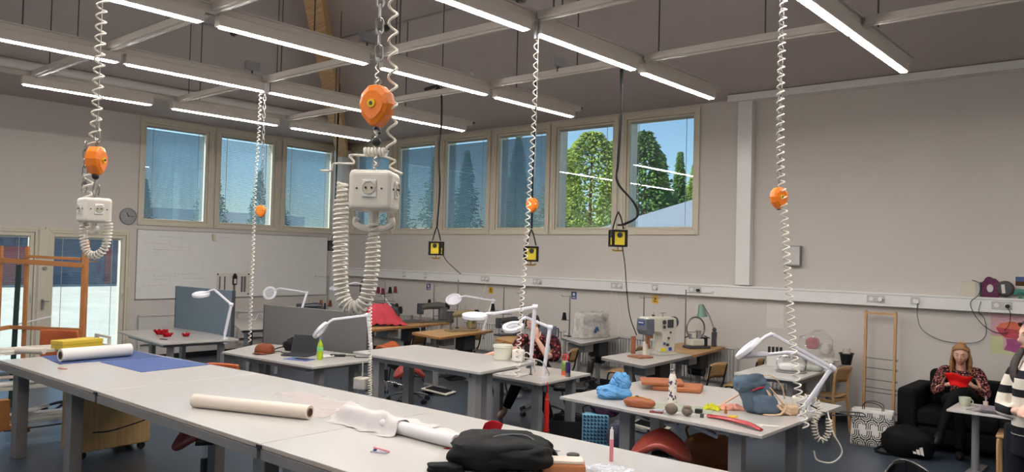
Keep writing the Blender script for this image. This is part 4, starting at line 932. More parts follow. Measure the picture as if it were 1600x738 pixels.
# --- big grey post machine at centre right
t = thing('post_bed_machine','large pale grey industrial sewing machine with dark front, copper parts and yellow sticker','sewing machine',(-4.98,8.6,.82),math.radians(74))
MB().box(-.02,-.085,0,.27,.085,.03).build('bed', _M['machine_cream'], t, bevel=.006)
m = MB(Matrix.Rotation(math.pi/2,4,'X')); m.prism([(.04,.03),(.235,.03),(.25,.2),(.275,.36),(.262,.45),(.20,.47),(-.22,.475),(-.235,.45),(-.235,.32),(-.22,.30),(.0,.285),(.03,.25)],-.08,.08); m.build('arm_body', _M['machine_cream'], t, bevel=.014, seg=3)
m = MB(Matrix.Rotation(math.pi/2,4,'X')); m.prism([(-.23,.26),(-.13,.24),(-.11,.30),(-.12,.455),(-.255,.455),(-.262,.32)],-.088,.088); m.build('front_cover', _M['machine_head'], t, bevel=.014, seg=3)
MB().box(-.266,-.05,.38,-.258,.05,.43).build('blue_badge', _M['logo_blue'], t, bevel=.002)
m=MB()
for i in range(7): m.box(-.2685,-.042+i*.0125,.40,-.2655,-.036+i*.0125,.414)
tag(m.build('badge_lettering',_M['paper'],t),kind='stuff')
MB().box(.1,-.092,.34,.2,-.086,.44).build('display_panel', _M['machine_dark'], t, bevel=.003)
m=MB().cyl((.04,-.09,.41),(.04,-.1,.41),.028,n=18).cyl((.04,-.09,.35),(.04,-.1,.35),.02,n=16); m.build('tension_dials', _M['machine_dark'], t, smooth=True)
m=MB().cyl((.15,-.084,.28),(.15,-.1,.28),.012).cyl((.12,-.084,.21),(.12,-.1,.21),.014).cyl((.1,-.084,.13),(.1,-.105,.13),.018); m.build('knobs', _M['machine_dark'], t, smooth=True)
MB().box(.13,-.088,.055,.18,-.082,.095).box(.04,-.088,.13,.07,-.082,.16).build('rating_plates', _M['logo_blue'], t)
MB().box(-.0,-.0885,.05,.07,-.08,.09).build('yellow_sticker', _M['sticker_yellow'], t)
MB().cyl((.268,0,.40),(.31,0,.40),.07,n=24).build('hand_wheel', _M['machine_dark'], t, smooth=True)
MB().box(-.2,-.03,0,-.13,.035,.17).build('post', _M['machine_cream'], t, bevel=.01)
m=MB().cyl((-.19,-.01,.17),(-.19,-.01,.27),.008).cyl((-.16,.01,.18),(-.16,.01,.27),.007).cyl((-.17,-.04,.21),(-.17,-.02,.21),.026,n=16); m.build('needle_unit', _M['steel'], t, smooth=True)
m=MB().cbox((-.21,-.06,.2),(.05,.01,.1),rz=.2,ry=.1).cbox((-.19,-.07,.15),(.03,.012,.12),ry=-.2).cbox((-.16,-.065,.23),(.08,.01,.03)); m.build('copper_plates', _M['copper_foil'], t, bevel=.003)
m=MB().cyl((-.06,0,.47),(-.06,0,.53),.003).cyl((-.06,0,.48),(-.06,0,.5),.02,n=12).cyl((.1,0,.47),(.1,0,.52),.004).cbox((.1,0,.515),(.1,.008,.006)); m.build('thread_posts', _M['machine_dark'], t, smooth=True)
t = thing('copper_knee_plate','folded copper-brown leather piece leaning left of the big grey machine','leather piece',(-5.22,8.45,.82)); m=MB().cbox((0,0,.11),(.06,.015,.22),rz=.7,rx=.05); m.build('leather_flap',_M['copper_foil'],t,bevel=.006)
t = thing('wooden_board','small reddish wooden board in front of the big grey machine','board',(-4.98,8.2,.821),math.radians(75)); MB().box(-.1,-.12,0,.12,.1,.018).build('board_slab',_M['copper_foil'],t,bevel=.004)
thread_stand('thread stand with T-bar behind the big grey machine',(-5.62,9.35,.78),.72,[(.70,.22,1),(.69,.05,-1)],rz=math.radians(30))
# --- buttonhole machine with ring and green lamp
t = thing('buttonhole_machine','small chrome machine with steel ring beside the green lamp','sewing machine',(-5.0,9.7,.82),math.radians(60))
MB().box(-.16,-.1,0,.16,.1,.035).build('bed', _M['machine_dark'], t, bevel=.01)
MB().box(-.12,-.07,.035,.1,.07,.13).build('body', _M['machine_cream'], t, bevel=.02)
MB().tube([(math.cos(i*math.pi/12)*.14-.02,0,.27+math.sin(i*math.pi/12)*.15) for i in range(24)],.012,8,closed=True).build('steel_ring', _M['steel'], t, smooth=True)
MB().cyl((.02,-.02,.13),(.02,-.02,.24),.035,n=14).cyl((-.1,.0,.13),(-.1,0,.2),.02).build('cylinders', _M['chrome'], t, smooth=True)
MB().cbox((.1,-.03,.09),(.05,.09,.12)).cbox((-.14,0,.16),(.1,.02,.012),ry=-.35).cbox((.16,0,.15),(.1,.02,.012),ry=.35).build('levers', _M['black'], t, bevel=.004)
thread_stand('tall thread stand with two arms left of the green lamp',(-5.2,9.75,.82),.78,[(.74,.36,1),(.66,.1,-1),(.2,.14,1)],rz=math.radians(35))
mat('lamp_green',(104,140,124),.45,var=.05,coat=.2)
t = thing('desk_lamp','old green bell-shaped desk lamp on a thin grey arm','lamp',(-4.95,10.12,.82)); 
MB().box(-.03,-.03,0,.03,.03,.2).build('lamp_post', _M['dark_grey'], t, bevel=.006); MB().ball((0,0,.23),.03,12,8).build('joint_ball', _M['dark_grey'], t, smooth=True)
MB().tube([(0,0,.23),(-.06,-.04,.42),(-.12,-.1,.56)],.008,8).tube([(.0,0,.23),(.03,.0,.12),(.05,-.02,.0)],.006,8).build('lamp_arm', _M['grey_metal'], t, smooth=True)
m=MB(Matrix.Translation((-.13,-.11,.40)) @ Matrix.Rotation(-.12,4,'Y')); m.lathe([(.075,0),(.07,.02),(.05,.09),(.042,.15),(.03,.175),(.012,.18)],n=20,caps=False); m.build('lamp_shade', _M['lamp_green'], t, smooth=True)
# --- covered machine
glassy('clear_plastic',(250,250,250),1.28,.3,milk=.5,milkrgb=(214,210,206))
t = machine('sewing machine under a clear plastic cover with blue print',(-6.7,9.65,.82),math.radians(80),'machine_grey',1.0)
def drape(m, w, d, h, seed, n=16, f=.35):
    """soft cover: rounded box skin with folds"""
    def fn(u, v):
        a = u*2*math.pi; ca, sa = math.cos(a), math.sin(a); k = 1/max(abs(ca), abs(sa))**.75
        fold = .010*math.sin(a*7+seed)*(1-v)+.014*noise.noise(Vector((ca*3+seed, sa*3, v*4)))
        r = (1 if v < .8 else max(0.001, math.cos((v-.8)/.2*math.pi/2))**.6); r *= 1+.10*(1-v)
        return ((w/2*r+fold)*ca*k, (d/2*r+fold)*sa*k, h*min(1, v/.9)**1.0*(1+.05*math.sin(a*2+seed)*v))
    m.grid(fn, n*3, 14); return m
c = thing('plastic_cover','clear crumpled plastic dust cover with blue print over the machine','dust cover',(-6.7,9.65,.83),math.radians(80))
drape(MB(),.56,.24,.37,2).build('cover_sheet',_M['clear_plastic'],c,smooth=True)
m=MB()
for k,(a,b) in enumerate(((.0,.05),(.022,.036),(.044,.02))): m.bar((-.03-b,-.146-.003*k,.10+a),(-.03+b,-.146-.003*k,.112+a),.014,.014)
m.cyl((-.05,-.15,.09),(-.05,-.14,.09),.02,n=14); m.build('blue_print',_M['logo_blue'],c)
thread_stand('thread stand with black cone left of the plastic-covered machine',(-6.95,9.45,.82),.62,[(.6,.12,-1)],[(-.08,-.04,.26,'cone_black')],rz=math.radians(38))
thread_stand('bare thread stand with small spool tray above the blue-grey case',(-7.6,9.1,.8),.66,[(.64,.07,1),(.64,.07,-1)],[],rz=math.radians(38),tray=(.12,.3))
thread_stand('thread stand with black cone right of the twin magnifier arms',(-8.0,9.15,.82),.74,[(.7,.2,-1)],[(-.16,-.08,.34,'cone_black')],rz=math.radians(38),tray=(.28,.24))
machine('small black sewing machine behind the magnifier arm, right of the khaki one',(-7.75,9.0,.8),math.radians(75),'machine_dark',.9)
# --- khaki machine on the front wooden table
machine('khaki industrial machine with dark head on the front wooden table',(-8.5,8.75,.82),math.radians(78),'machine_khaki',1.05,'machine_dark')
thread_stand('tall thread stand with long guide arm over the khaki machine',(-8.85,9.0,.82),.78,[(.74,.24,-1),(.3,.16,-1),(.28,.12,1)],[],rz=math.radians(38))
# --- far steel machine
machine('far steel sewing machine under the black thread cone',(-9.9,9.45,.82),math.radians(72),'steel',1.1,'machine_dark')
thread_stand('thread stand with black cone above the far steel machine',(-10.05,9.62,.82),.66,[(.62,.05,1)],[(-.07,-.05,.28,'cone_black'),(.12,.1,.1,'cone_black')],rz=math.radians(38))
# --- red cloth machine
mat('cloth_red',(196,72,84),.85,var=.08,bump=.2,bscale=200)
machine('black and steel machine half covered by the red cloth',(-9.85,8.35,.82),math.radians(70),'machine_dark',1.0)
c = thing('red_cloth','crumpled coral red cloth draped over a sewing machine','cloth',(-9.88,8.38,.825),math.radians(68))
def rc(u, v):
    x = (u-.5)*.66; y = (v-.5)*.5; top = .34*math.exp(-((x+.10)/.34)**4)*math.exp(-(y/.2)**4)+.0
    z = max(.008, top*(1-.35*max(0,(x-.0)/.33)) + .03*noise.noise(Vector((x*9, y*9, 3)))+.012*math.sin(x*50+y*30))
    return (x*(1+.1*noise.noise(Vector((y*5,0,1)))), y*.8, z)
MB().grid(rc, 30, 24).build('draped_cloth', _M['cloth_red'], c, smooth=True, thick=.004)
t = thread_stand('thread stand with hanging maroon cones above the red cloth',(-10.35,8.75,.82),.74,[(.7,.28,-1),(.44,.14,-1),(.44,.1,1)],[(-.1,-.06,.50,'cone_maroon'),(-.02,-.07,.48,'cone_maroon'),(.09,.0,.50,'cone_black'),(.17,.05,.51,'cone_maroon')],rz=math.radians(38),tray=(.36,.36))
machine('far dark overlock machine behind the red cloth stand',(-10.9,9.2,.8),math.radians(70),'machine_dark',.95)
# --- black tubular stand near corner
t = thing('tubular_stand','tall black tubular thread frame near the room corner','thread stand',(-11.2,8.9,.80),math.radians(38)); m=MB()
for x in (0,.12): m.tube(spline([(x,0,0),(x,0,.5),(x+.0,0,.64),(x+.03,0,.68),(x+.06,0,.66)],5),.009,8)
m.tube([(-.28,0,.6),(.04,0,.6)],.008,8).tube([(0,0,.3),(.12,0,.3)],.008,8).tube([(0,0,.12),(.12,0,.12)],.008,8).tube([(.12,0,.34),(.42,0,.30),(.42,0,.02)],.008,8); m.build('tube_frame',_M['black'],t,smooth=True)
MB().cbox((-.1,0,.24),(.22,.05,.05),ry=-.6).build('bracket_arm',_M['black'],t,bevel=.008); MB().lathe([(.036,0),(.03,.02),(.012,.1)],c=(-.28,0,.12),n=14).build('thread_cone',_M['cone_brown'],t,smooth=True)
# --- far left overlock + cones
machine('dark overlock machine left of the grey screen top',(-11.55,8.1,.80),math.radians(60),'machine_dark',.95)
thread_stand('far thread stand with thin arm above the overlock by the screen',(-11.75,8.6,.82),.75,[(.72,.24,-1)],[(-.1,-.05,.2,'cone_brown'),(.05,.0,.2,'cone_brown')],rz=math.radians(38))
t = thing('small_steel_bed','low steel machine bed on the far wooden table right of the red cloth','machine part',(-10.05,9.05,.82),math.radians(70)); MB().box(-.2,-.08,0,.2,.08,.05).build('bed_plate',_M['steel'],t,bevel=.01); MB().cyl((.05,0,.05),(.05,0,.13),.02).build('post_knob',_M['steel'],t,smooth=True)
for k,(x,y) in enumerate(((-12.0,7.55),)):
    t = thing('white_power_cube','white socket cube with cord on the far desk','power outlet',(x,y,.78)); MB().cbox((0,0,.07),(.15,.13,.13)).build('cube_body',_M['cream_plastic'],t,bevel=.02,seg=3); MB().cbox((-.02,-.066,.07),(.06,.006,.06)).build('socket_plate',_M['white_lacquer'],t); MB().tube(spline([(-.05,-.05,.1),(-.1,-.12,.12),(-.12,-.16,.02),(-.1,-.3,-.02),(-.14,-.32,-.4)],5),.006,6).build('power_cord',_M['lead_white'],t,smooth=True); MB().cyl((-.02,0,.135),(-.02,0,.19),.004).ball((-.02,0,.2),.016,10,6).build('lift_ball',_M['black'],t,smooth=True)
# foot pedals and low rails seen beneath the tables
for lab,x,y,rz in (('flat black foot pedal in pale frame beneath the front wooden table',-8.1,7.9,.3),('flat black foot pedal in pale frame between the bag table and the chairs',-4.75,8.1,.2),('flat black foot pedal beneath the bag table, behind its leg',-3.6,6.7,.2)):
    t=thing('foot_pedal',lab,'pedal',(x,y,0),rz); MB().cbox((0,0,.05),(.42,.3,.02),ry=.12).build('pedal_frame',_M['machine_cream'],t,bevel=.006); MB().cbox((.0,0,.064),(.32,.22,.012),ry=.12).build('rubber_plate',_M['black_rubber'],t); MB().box(-.2,-.14,0,-.15,.14,.045).box(.15,-.14,0,.2,.14,.03).build('pedal_feet',_M['dark_grey'],t)
# ================================================================== SMALL THINGS ON THE CUTTING TABLES
VR = math.atan2(.652, .758)        # direction parallel to the far wall view, used for turned things
mat('roll_white',(206,202,199),.55,var=.015); mat('roll_cream',(208,194,180),.55,var=.015); mat('card_brown',(120,92,72),.8); mat('core_dark',(46,38,36),.8)
def paper_roll(name, label, p, q, r, m, core='core_dark', z=.9, wraps=True):
    p, q = Vector(p), Vector(q); t = thing(name, label, 'paper roll', (p.x, p.y, z), math.atan2(q.y-p.y, q.x-p.x)); L = (q-p).length
    M_ = Matrix.Translation((0,0,r)) @ Matrix.Rotation(math.pi/2,4,'Y')
    MB(M_).lathe([(r*.62,.004),(r*.985,0),(r,.004),(r,L-.004),(r*.985,L),(r*.62,L-.004)],n=32).build('rolled_paper',_M[m],t,smooth=True)
    MB(M_).lathe([(r*.50,-.002),(r*.62,-.002),(r*.62,L+.002),(r*.50,L+.002)],n=24).build('card_core',_M['card_brown'],t,smooth=True)
    MB(M_).lathe([(r*.5,-.0026),(r*.5,L+.0026)],n=20).build('core_hollow',_M[core],t,smooth=True)
    MB().bar((0.01,r*.35,r*1.93),(L-.01,r*.35,r*1.93),.004,.0015).build('paper_edge',_M['radiator_white'],t)
    return t
paper_roll('paper_roll','short thick white paper roll across the blue cutting mats',(-7.97,2.84),(-8.02,3.50),.062,'roll_white',z=.9045)
paper_roll('paper_roll','long cream paper roll lying on the middle cutting table',(-5.20,2.72),(-4.33,3.06),.046,'roll_cream')
paper_roll('paper_roll','white paper roll half under crumpled tissue, beside the red fabric',(-4.05,3.22),(-3.13,3.20),.040,'roll_white')
mat('tissue',(198,190,188),.75,var=.02); mat('tissue_thin',(204,190,186),.75,var=.02,alpha=.45)
def cloth_mound(name, label, cat, loc, rz, w, d, h, m, seed, n=28, thick=.002, prof=None, z=None):
    t = thing(name, label, cat, loc, rz)
    def fn(u, v):
        x = (u-.5)*2; y = (v-.5)*2; k = max(0, 1-(abs(x)**2.6+abs(y)**2.6))
        nz = noise.noise(Vector((x*2.3+seed, y*2.3, seed*.7))); n2 = noise.noise(Vector((x*6+seed, y*5, 1)))
        r = abs(nz)
        zz = h*(k**.5)*(.35+1.1*r+.25*n2) if prof is None else prof(x, y, nz, n2)
        return (x*w/2*(1+.16*noise.noise(Vector((y*3, seed, 2)))), y*d/2*(1+.2*noise.noise(Vector((x*3, seed, 5)))), max(.003, zz))
    MB().grid(fn, n, n).build('sheet', _M[m], t, smooth=True, thick=thick); return t
cloth_mound('tissue_paper','crumpled translucent tissue paper heaped over the white roll','tissue paper',(-3.90,3.32,.9),.0,.60,.44,.12,'tissue',3,40,0,
   prof=lambda x,y,nz,n2: ((.096-.012*max(0,x))*math.exp(-((y+.45)/.30)**4)+(.035*math.exp(-((y-.15-x*.5)/.16)**2)+.022*math.exp(-((y+.1+x*.8)/.12)**2)+.01*nz)*min(1,1.6*(1-x)))*min(1,8*(1.02+x))+.003)
t=thing('tissue_paper','small raised flap of tissue on the right end of the white roll','tissue paper',(-3.42,3.40,.9),math.radians(10))
MB().grid(lambda u,v: ((u-.5)*.26,(v-.5)*.22+.03*u,.004+.03*v*(1-v)*math.sin(.4+u*1.6)+.008*math.sin(u*8)*v),14,10).build('sheet',_M['tissue'],t,smooth=True)
for k,(x,y,rz,w,d) in enumerate(((-4.75,3.42,.3,.5,.3),(-4.52,3.18,.5,.36,.24),(-5.1,3.5,.1,.4,.2))):
    t=thing('pattern_sheet',('largest thin tissue sheet lying flat behind the cream roll','thin tissue sheet by the dark end of the cream roll','leftmost thin tissue sheet behind the cream roll')[k],'paper',(x,y,.9+.0006*(k+1)),rz)
    MB().grid(lambda u,v: ((u-.5)*w,(v-.5)*d+.02*math.sin(u*6),.0022+.0012*math.sin(u*9+v*5)),10,6).build('sheet',_M['tissue_thin'],t,smooth=True)
mat('pink_clear',(224,140,150),.3,var=.05,alpha=.85); mat('fabric_red',(150,20,34),.8,var=.1,bump=.2,bscale=160)
cloth_mound('red_fabric','dark red fabric scrap under the right end of the white roll','fabric',(-3.13,3.33,.9),.95,.32,.16,.05,'fabric_red',5)
t=thing('red_fabric','standing bright red fabric piece behind the black backpack','fabric',(-3.19,3.56,.9),VR)
MB().grid(lambda u,v: ((u-.5)*.11+.02*v*v, .02*math.sin(u*4)-.03*v, .10*v*(1-.15*(2*u-1)**2)+.003), 12, 8).build('sheet',_M['fabric_red'],t,smooth=True,thick=.004)
# backpack
mat('nylon_black',(9,9,10),.7,var=.12,bump=.25,bscale=240); mat('strap_black',(7,7,8),.75)
def blob(mbx, c, d, seed, wob=.18, p=2.6, n=28, m=18, rz=0, flat=True, freq=2.2):
    R = Matrix.Rotation(rz, 3, 'Z'); vs = []
    for i in range(m+1):
        ph = math.pi*i/m
        for k in range(n):
            t = 2*math.pi*k/n; q = Vector((math.sin(ph)*math.cos(t), math.sin(ph)*math.sin(t), math.cos(ph)))
            s = (abs(q.x)**p+abs(q.y)**p+abs(q.z)**p)**(-1/p); s *= 1+wob*noise.noise(q*freq+Vector((seed, 3, 0)))+wob*.45*noise.noise(q*freq*2.7+Vector((0, seed, 0)))
            v = Vector((q.x*d[0]/2, q.y*d[1]/2, q.z*d[2]/2))*s
            if flat and v.z < -d[2]*.44: v.z = -d[2]*.44
            vs.append(Vector(c)+R @ v+Vector((0,0,d[2]*.44 if flat else 0)))
    return mbx.add(vs, [(i*n+k, (i+1)*n+k, (i+1)*n+(k+1) % n, i*n+(k+1) % n) for i in range(m) for k in range(n)])
bpk = thing('backpack','black nylon backpack lying on the right cutting table','backpack',(-2.735,3.14,.9),math.radians(40)); bpk.scale=(.9,.9,.86)
def slump(m, c, d, seed, lean=0, ridge=.5, n=44, k=26, p=3.4):
    """soft bag: flattened superellipsoid with creased ridges"""
    vs = []
    for i in range(k+1):
        ph = math.pi*i/k
        for j in range(n):
            t = 2*math.pi*j/n; q = Vector((math.sin(ph)*math.cos(t), math.sin(ph)*math.sin(t), math.cos(ph)))
            s_ = (abs(q.x)**p+abs(q.y)**p+abs(q.z)**p)**(-1/p)
            cr = noise.noise(q*1.5+Vector((seed,0,0))); fo = abs(noise.noise(Vector((q.x*2.6+seed, q.y*2.6, q.z*1.2))))
            s_ *= 1+.16*cr-ridge*.28*fo; v = Vector((q.x*d[0]/2, q.y*d[1]/2, q.z*d[2]/2))*s_; v.z = max(v.z, -d[2]*.40); z = v.z+d[2]*.40
            vs.append(Vector(c)+Vector((v.x+lean*z, v.y, z)))
    return m.add(vs, [(i*n+j, (i+1)*n+j, (i+1)*n+(j+1) % n, i*n+(j+1) % n) for i in range(k) for j in range(n)])
slump(MB(),(0,0,0),(.60,.46,.20),4,-.1).build('bag_body',_M['nylon_black'],bpk,smooth=True)
slump(MB(),(.02,.10,.06),(.42,.26,.13),7,0,.8).build('top_fold',_M['nylon_black'],bpk,smooth=True)
slump(MB(),(.10,-.10,.03),(.40,.30,.14),11,0,.6).build('front_pocket',_M['nylon_black'],bpk,smooth=True)
MB().tube(spline([(-.27,-.14,.06),(-.15,-.08,.135),(-.02,-.02,.178),(.14,.0,.180),(.24,-.06,.12)],6),.009,8,flat=.5).build('shoulder_strap',_M['dark_grey'],bpk,smooth=True)
MB().tube(spline([(-.16,.20,.10),(-.17,.1,.15),(-.16,-.02,.13),(-.18,-.16,.06)],6),.012,8,flat=.4).build('side_strap',_M['strap_black'],bpk,smooth=True)
slump(MB(),(-.31,-.17,0),(.22,.12,.05),3,0,.4).build('loose_flap',_M['strap_black'],bpk,smooth=True)
MB().ball((-.05,.24,.12),.02,12,8).tube(spline([(-.1,.2,.13),(-.05,.235,.155),(0,.2,.14)],5),.008,6).build('strap_toggle',_M['dark_grey'],bpk,smooth=True)
MB().tube(spline([(.22,.1,.1),(.29,.06,.09),(.33,.0,.05),(.36,-.04,.03)],5),.012,8).build('tail_strap',_M['strap_black'],bpk,smooth=True)
# scissors/tape dispenser thing
t=thing('thread_clip','small clear and pink sewing clip lying alone on the middle of the table','clip',(-3.36,2.84,.9),.4); MB().box(-.05,-.02,0,.05,.02,.006).build('clear_base',_M['lens_glass'],t); MB().cbox((.01,.0,.018),(.1,.012,.008),ry=.15).build('pink_arm',_M['pink_clear'],t,bevel=.002); MB().cyl((-.03,-.01,.012),(-.03,.01,.012),.007,n=14).build('blue_spool',_M['logo_blue'],t,smooth=True)
# wallet group right of the backpack
mat('tan_leather',(168,104,60),.5,var=.1); mat('pink_clear',(224,140,150),.3,var=.05,alpha=.85)
t=thing('leather_case','tan leather case with clear top right of the backpack','case',(-2.42,3.27,.9),math.radians(38)); MB().box(-.11,-.06,0,.11,.06,.05).build('case_body',_M['tan_leather'],t,bevel=.012); MB().box(-.1,-.05,.05,.1,.055,.066).build('clear_lid',_M['roll_cream'],t,bevel=.004)
t=thing('presser_gadget','small clear acrylic gadget with screws behind the tan case','gadget',(-2.62,3.42,.9),math.radians(20)); m=MB().box(-.05,-.02,0,.05,.02,.012).cyl((-.03,0,.012),(-.03,0,.06),.006).cyl((.03,0,.012),(.03,0,.05),.008); m.build('acrylic_body',_M['lens_glass'],t); MB().bar((-.06,0,.05),(.05,0,.05),.012,.008).build('cross_piece',_M['radiator_white'],t); MB().cyl((.0,-.01,.012),(0,-.01,.03),.012).build('blue_knob',_M['logo_blue'],t,smooth=True)
t=thing('lens_cap','flat oval black cap behind the tan leather case','cap',(-2.50,3.46,.93),0); MB().lathe([(.03,0),(.036,.004),(.034,.012),(.02,.016)],n=24).build('cap_disc',_M['black'],t,smooth=True); MB().lathe([(.04,-.03),(.036,-.001)],n=20).build('cap_stand',_M['roll_cream'],t,smooth=True)
t=thing('marker_pen','upright pink marker pen with clear cap right of the tan case','pen',(-2.36,3.62,.9)); MB().cyl((0,0,0),(0,0,.12),.011,.011,14).build('pink_barrel',_M['pink_clear'],t,smooth=True); MB().cyl((0,0,.12),(0,0,.17),.011,.009,14).cyl((0,0,.17),(0,0,.185),.004,n=8).build('clear_cap',_M['white_lacquer'],t,smooth=True)
t=thing('plastic_wrap','small heap of clear wrapping beside the pink marker','wrapping',(-2.26,3.45,.9)); MB().grid(lambda u,v: ((u-.5)*.22,(v-.5)*.16,.004+.03*abs(noise.noise(Vector((u*5,v*5,2))))),16,12).build('film',_M['lens_glass'],t,smooth=True)
t=thing('chalk_piece','small orange tailor chalk on the left cutting table corner','chalk',(-7.54,2.71,.9),.3); MB().box(-.05,-.012,0,.05,.012,.006).build('chalk_bar',_M['orange_leather'],t,bevel=.002)
# ================================================================== LEFT END: TROLLEY, BOX, WOODEN FRAME
mat('trolley_paint',(196,192,182),.4,var=.03)
tr=thing('utility_trolley','white metal trolley with wheels at the left end of the cutting tables','trolley',(-8.95,2.45,0),math.pi/2)
LX=1.25; WD=.38
def shelf(z,nm):
    m=MB().box(0,0,z,LX,WD,z+.012).box(0,0,z+.012,LX,.012,z+.035).box(0,WD-.012,z+.012,LX,WD,z+.035).box(0,.012,z+.012,.012,WD-.012,z+.035).box(LX-.012,.012,z+.012,LX,WD-.012,z+.035)
    return m.build(nm,_M['trolley_paint'],tr,bevel=.003)
shelf(.88,'top_shelf'); shelf(.52,'middle_shelf'); shelf(.17,'bottom_shelf')
for x in (.015,LX-.015):
    for y in (.015,WD-.015):
        MB().box(x-.015,y-.015,.11,x+.015,y+.015,1.0).build('post',_M['trolley_paint'],tr,bevel=.003)
        k=MB().cyl((x,y-.012,.055),(x,y+.012,.055),.053,n=20); k.build('caster',_M['black_rubber'],tr,smooth=True)
        MB().box(x-.02,y-.022,.05,x+.02,y-.015,.12).box(x-.02,y+.015,.05,x+.02,y+.022,.12).box(x-.02,y-.022,.11,x+.02,y+.022,.125).build('caster_fork',_M['steel'],tr)
for x in (.015,LX-.015): MB().box(x-.013,.0,.985,x+.013,WD,1.012).build('push_handle',_M['trolley_paint'],tr,bevel=.004)
mat('box_yellow',(206,176,56),.5,var=.03)
t=thing('yellow_box','flat yellow cardboard box on the trolley behind the paper roll','box',(-9.02,3.12,.9),math.radians(14)); MB().box(0,0,.0,.2,.45,.088).build('box_base',_M['box_yellow'],t,bevel=.003); MB().box(-.004,-.004,.055,.204,.454,.096).build('box_lid',_M['box_yellow'],t,bevel=.003)
paper_roll('card_tube','small beige card tube beside the yellow box','x','x',.03,'roll_cream') if False else None
t=thing('card_tube','small beige card tube left of the yellow box','tube',(-8.95,2.78,.925),math.radians(35)); MB(Matrix.Rotation(math.pi/2,4,'Y')).lathe([(.02,0),(.032,.002),(.032,.3),(.02,.302)],n=20).build('tube_wall',_M['roll_cream'],t,smooth=True)
t=thing('white_label','small white label on the trolley top','paper',(-8.9,2.62,.893),.4); MB().box(-.05,-.025,0,.05,.025,.003).build('label_sheet',_M['paper'],t)
# things on lower trolley shelves
mat('frame_wood',(170,112,62),.5,var=.1)
for k,(z,pts,lab) in enumerate(((.535,[(.1,.08,0),(1.1,.3,.03)],'white rolled sheet on the middle trolley shelf'),(.585,[(.15,.28,0),(.9,.12,.02)],'pale lath on the middle trolley shelf'))):
    t=thing('shelf_roll',lab,'roll',(-8.95,2.45,z),math.pi/2); MB().tube([(a,b,c+.03) for a,b,c in pts],.028 if k==0 else .018,12).build('roll_body',_M['roll_white' if k==0 else 'roll_cream'],t,smooth=True)
for k,(pts,z,lab) in enumerate((([(.05,.06),(.5,.3)],.2,'wooden lath with orange edge on the bottom trolley shelf'),([(.1,.3),(1.15,.12)],.235,'long white lath on the bottom trolley shelf'),([(.35,.05),(.75,.33)],.27,'short wide white lath on the bottom trolley shelf'))):
    t=thing('shelf_lath',lab,'lath',(-8.95,2.45,z),math.pi/2); a,b=pts; MB().bar((a[0],a[1],0),(b[0],b[1],0),.06 if k!=1 else .04,.025).build('lath_body',_M['frame_wood' if k==0 else 'white_lacquer'],t,bevel=.003)
t=thing('perforated_strip','dark perforated strip at the front of the bottom trolley shelf','strip',(-8.6,2.5,.186),math.pi/2); m=MB().box(.1,0,0,1.1,.04,.01); m.build('strip_body',_M['dark_grey'],t)
t=thing('wood_block','upright wooden block on the trolley bottom shelf by the corner post','wood block',(-8.72,2.52,.184),.2); MB().box(0,0,0,.09,.12,.30).build('block_body',_M['frame_wood'],t,bevel=.004); MB().box(0,.12,0,.3,.2,.05).build('cross_block',_M['frame_wood'],t,bevel=.004)
# wooden frame rack
fr=thing('wooden_frame_rack','tall orange-brown wooden frame rack before the glass doors','rack',(-10.88,3.33,0),math.atan2(.675,.8))
def fb(nm,p,q,w=.045,h=.045): return MB().bar(p,q,w,h).build(nm,_M['frame_wood'],fr,bevel=.004)
fb('upright',(-.19,0,0),(-.19,0,1.97)); fb('upright',(.14,0,0),(.14,0,1.97),.03,.045); fb('upright',(.86,0,0),(.86,0,2.06),.07,.055)
fb('rail',(-.35,-.03,1.80),(.86,-.03,1.755),.035,.06); fb('rail',(.14,-.02,1.85),(.82,-.02,1.83),.03,.035); fb('rail',(-.02,-.03,.98),(.86,-.03,.965),.03,.045); fb('rail',(-.5,-.5,.88),(-.02,-.03,.98),.03,.05)
fb('foot',(-.19,-.4,.03),(-.19,.3,.03),.05,.06); fb('foot',(.86,-.25,.03),(.86,.3,.03),.06,.06)
MB().bar((.86,-.03,1.80),(1.02,-.03,1.81),.012,.012).build('peg',_M['frame_wood'],fr)
mat('dark_green',(30,52,48),.5)
MB().bar((0,.02,0),(.03,.02,1.74),.045,.045).build('green_post',_M['dark_green'],fr,bevel=.004)
MB().bar((-.35,.2,.92),(.2,.45,1.08),.04,.02).build('white_slat',_M['white_lacquer'],fr,bevel=.003)
# cabinet under the cutting table
cb=thing('wheeled_cabinet','light birch cabinet on black casters under the cutting table','cabinet',(-8.1,2.93,0),math.radians(3))
MB().box(0,0,.07,.34,.68,.66).build('carcass',_M['cabinet_birch'],cb,bevel=.004); MB().box(.02,-.016,.08,.32,-.001,.65).build('front_panel',_M['cabinet_birch'],cb,bevel=.003); MB().box(.341,.012,.08,.354,.66,.65).build('side_panel',_M['cabinet_birch'],cb,bevel=.003)
for x,y in ((.05,.06),(.29,.06),(.05,.62),(.29,.62)): MB().cyl((x-.015,y,.035),(x+.015,y,.035),.034,n=14).box(x-.02,y-.02,.05,x+.02,y+.02,.071).build('caster',_M['black'],cb,smooth=True)
tag(MB().tube(spline([(-7.4,3.0,.8),(-7.55,3.1,.62),(-7.42,3.45,.56),(-7.45,3.5,.4),(-7.6,3.2,.28),(-7.7,3.05,.26)],6),.006,6).build('cabinet_cord',_M['black'],smooth=True),'black cord looping down against the birch cabinet','cable')
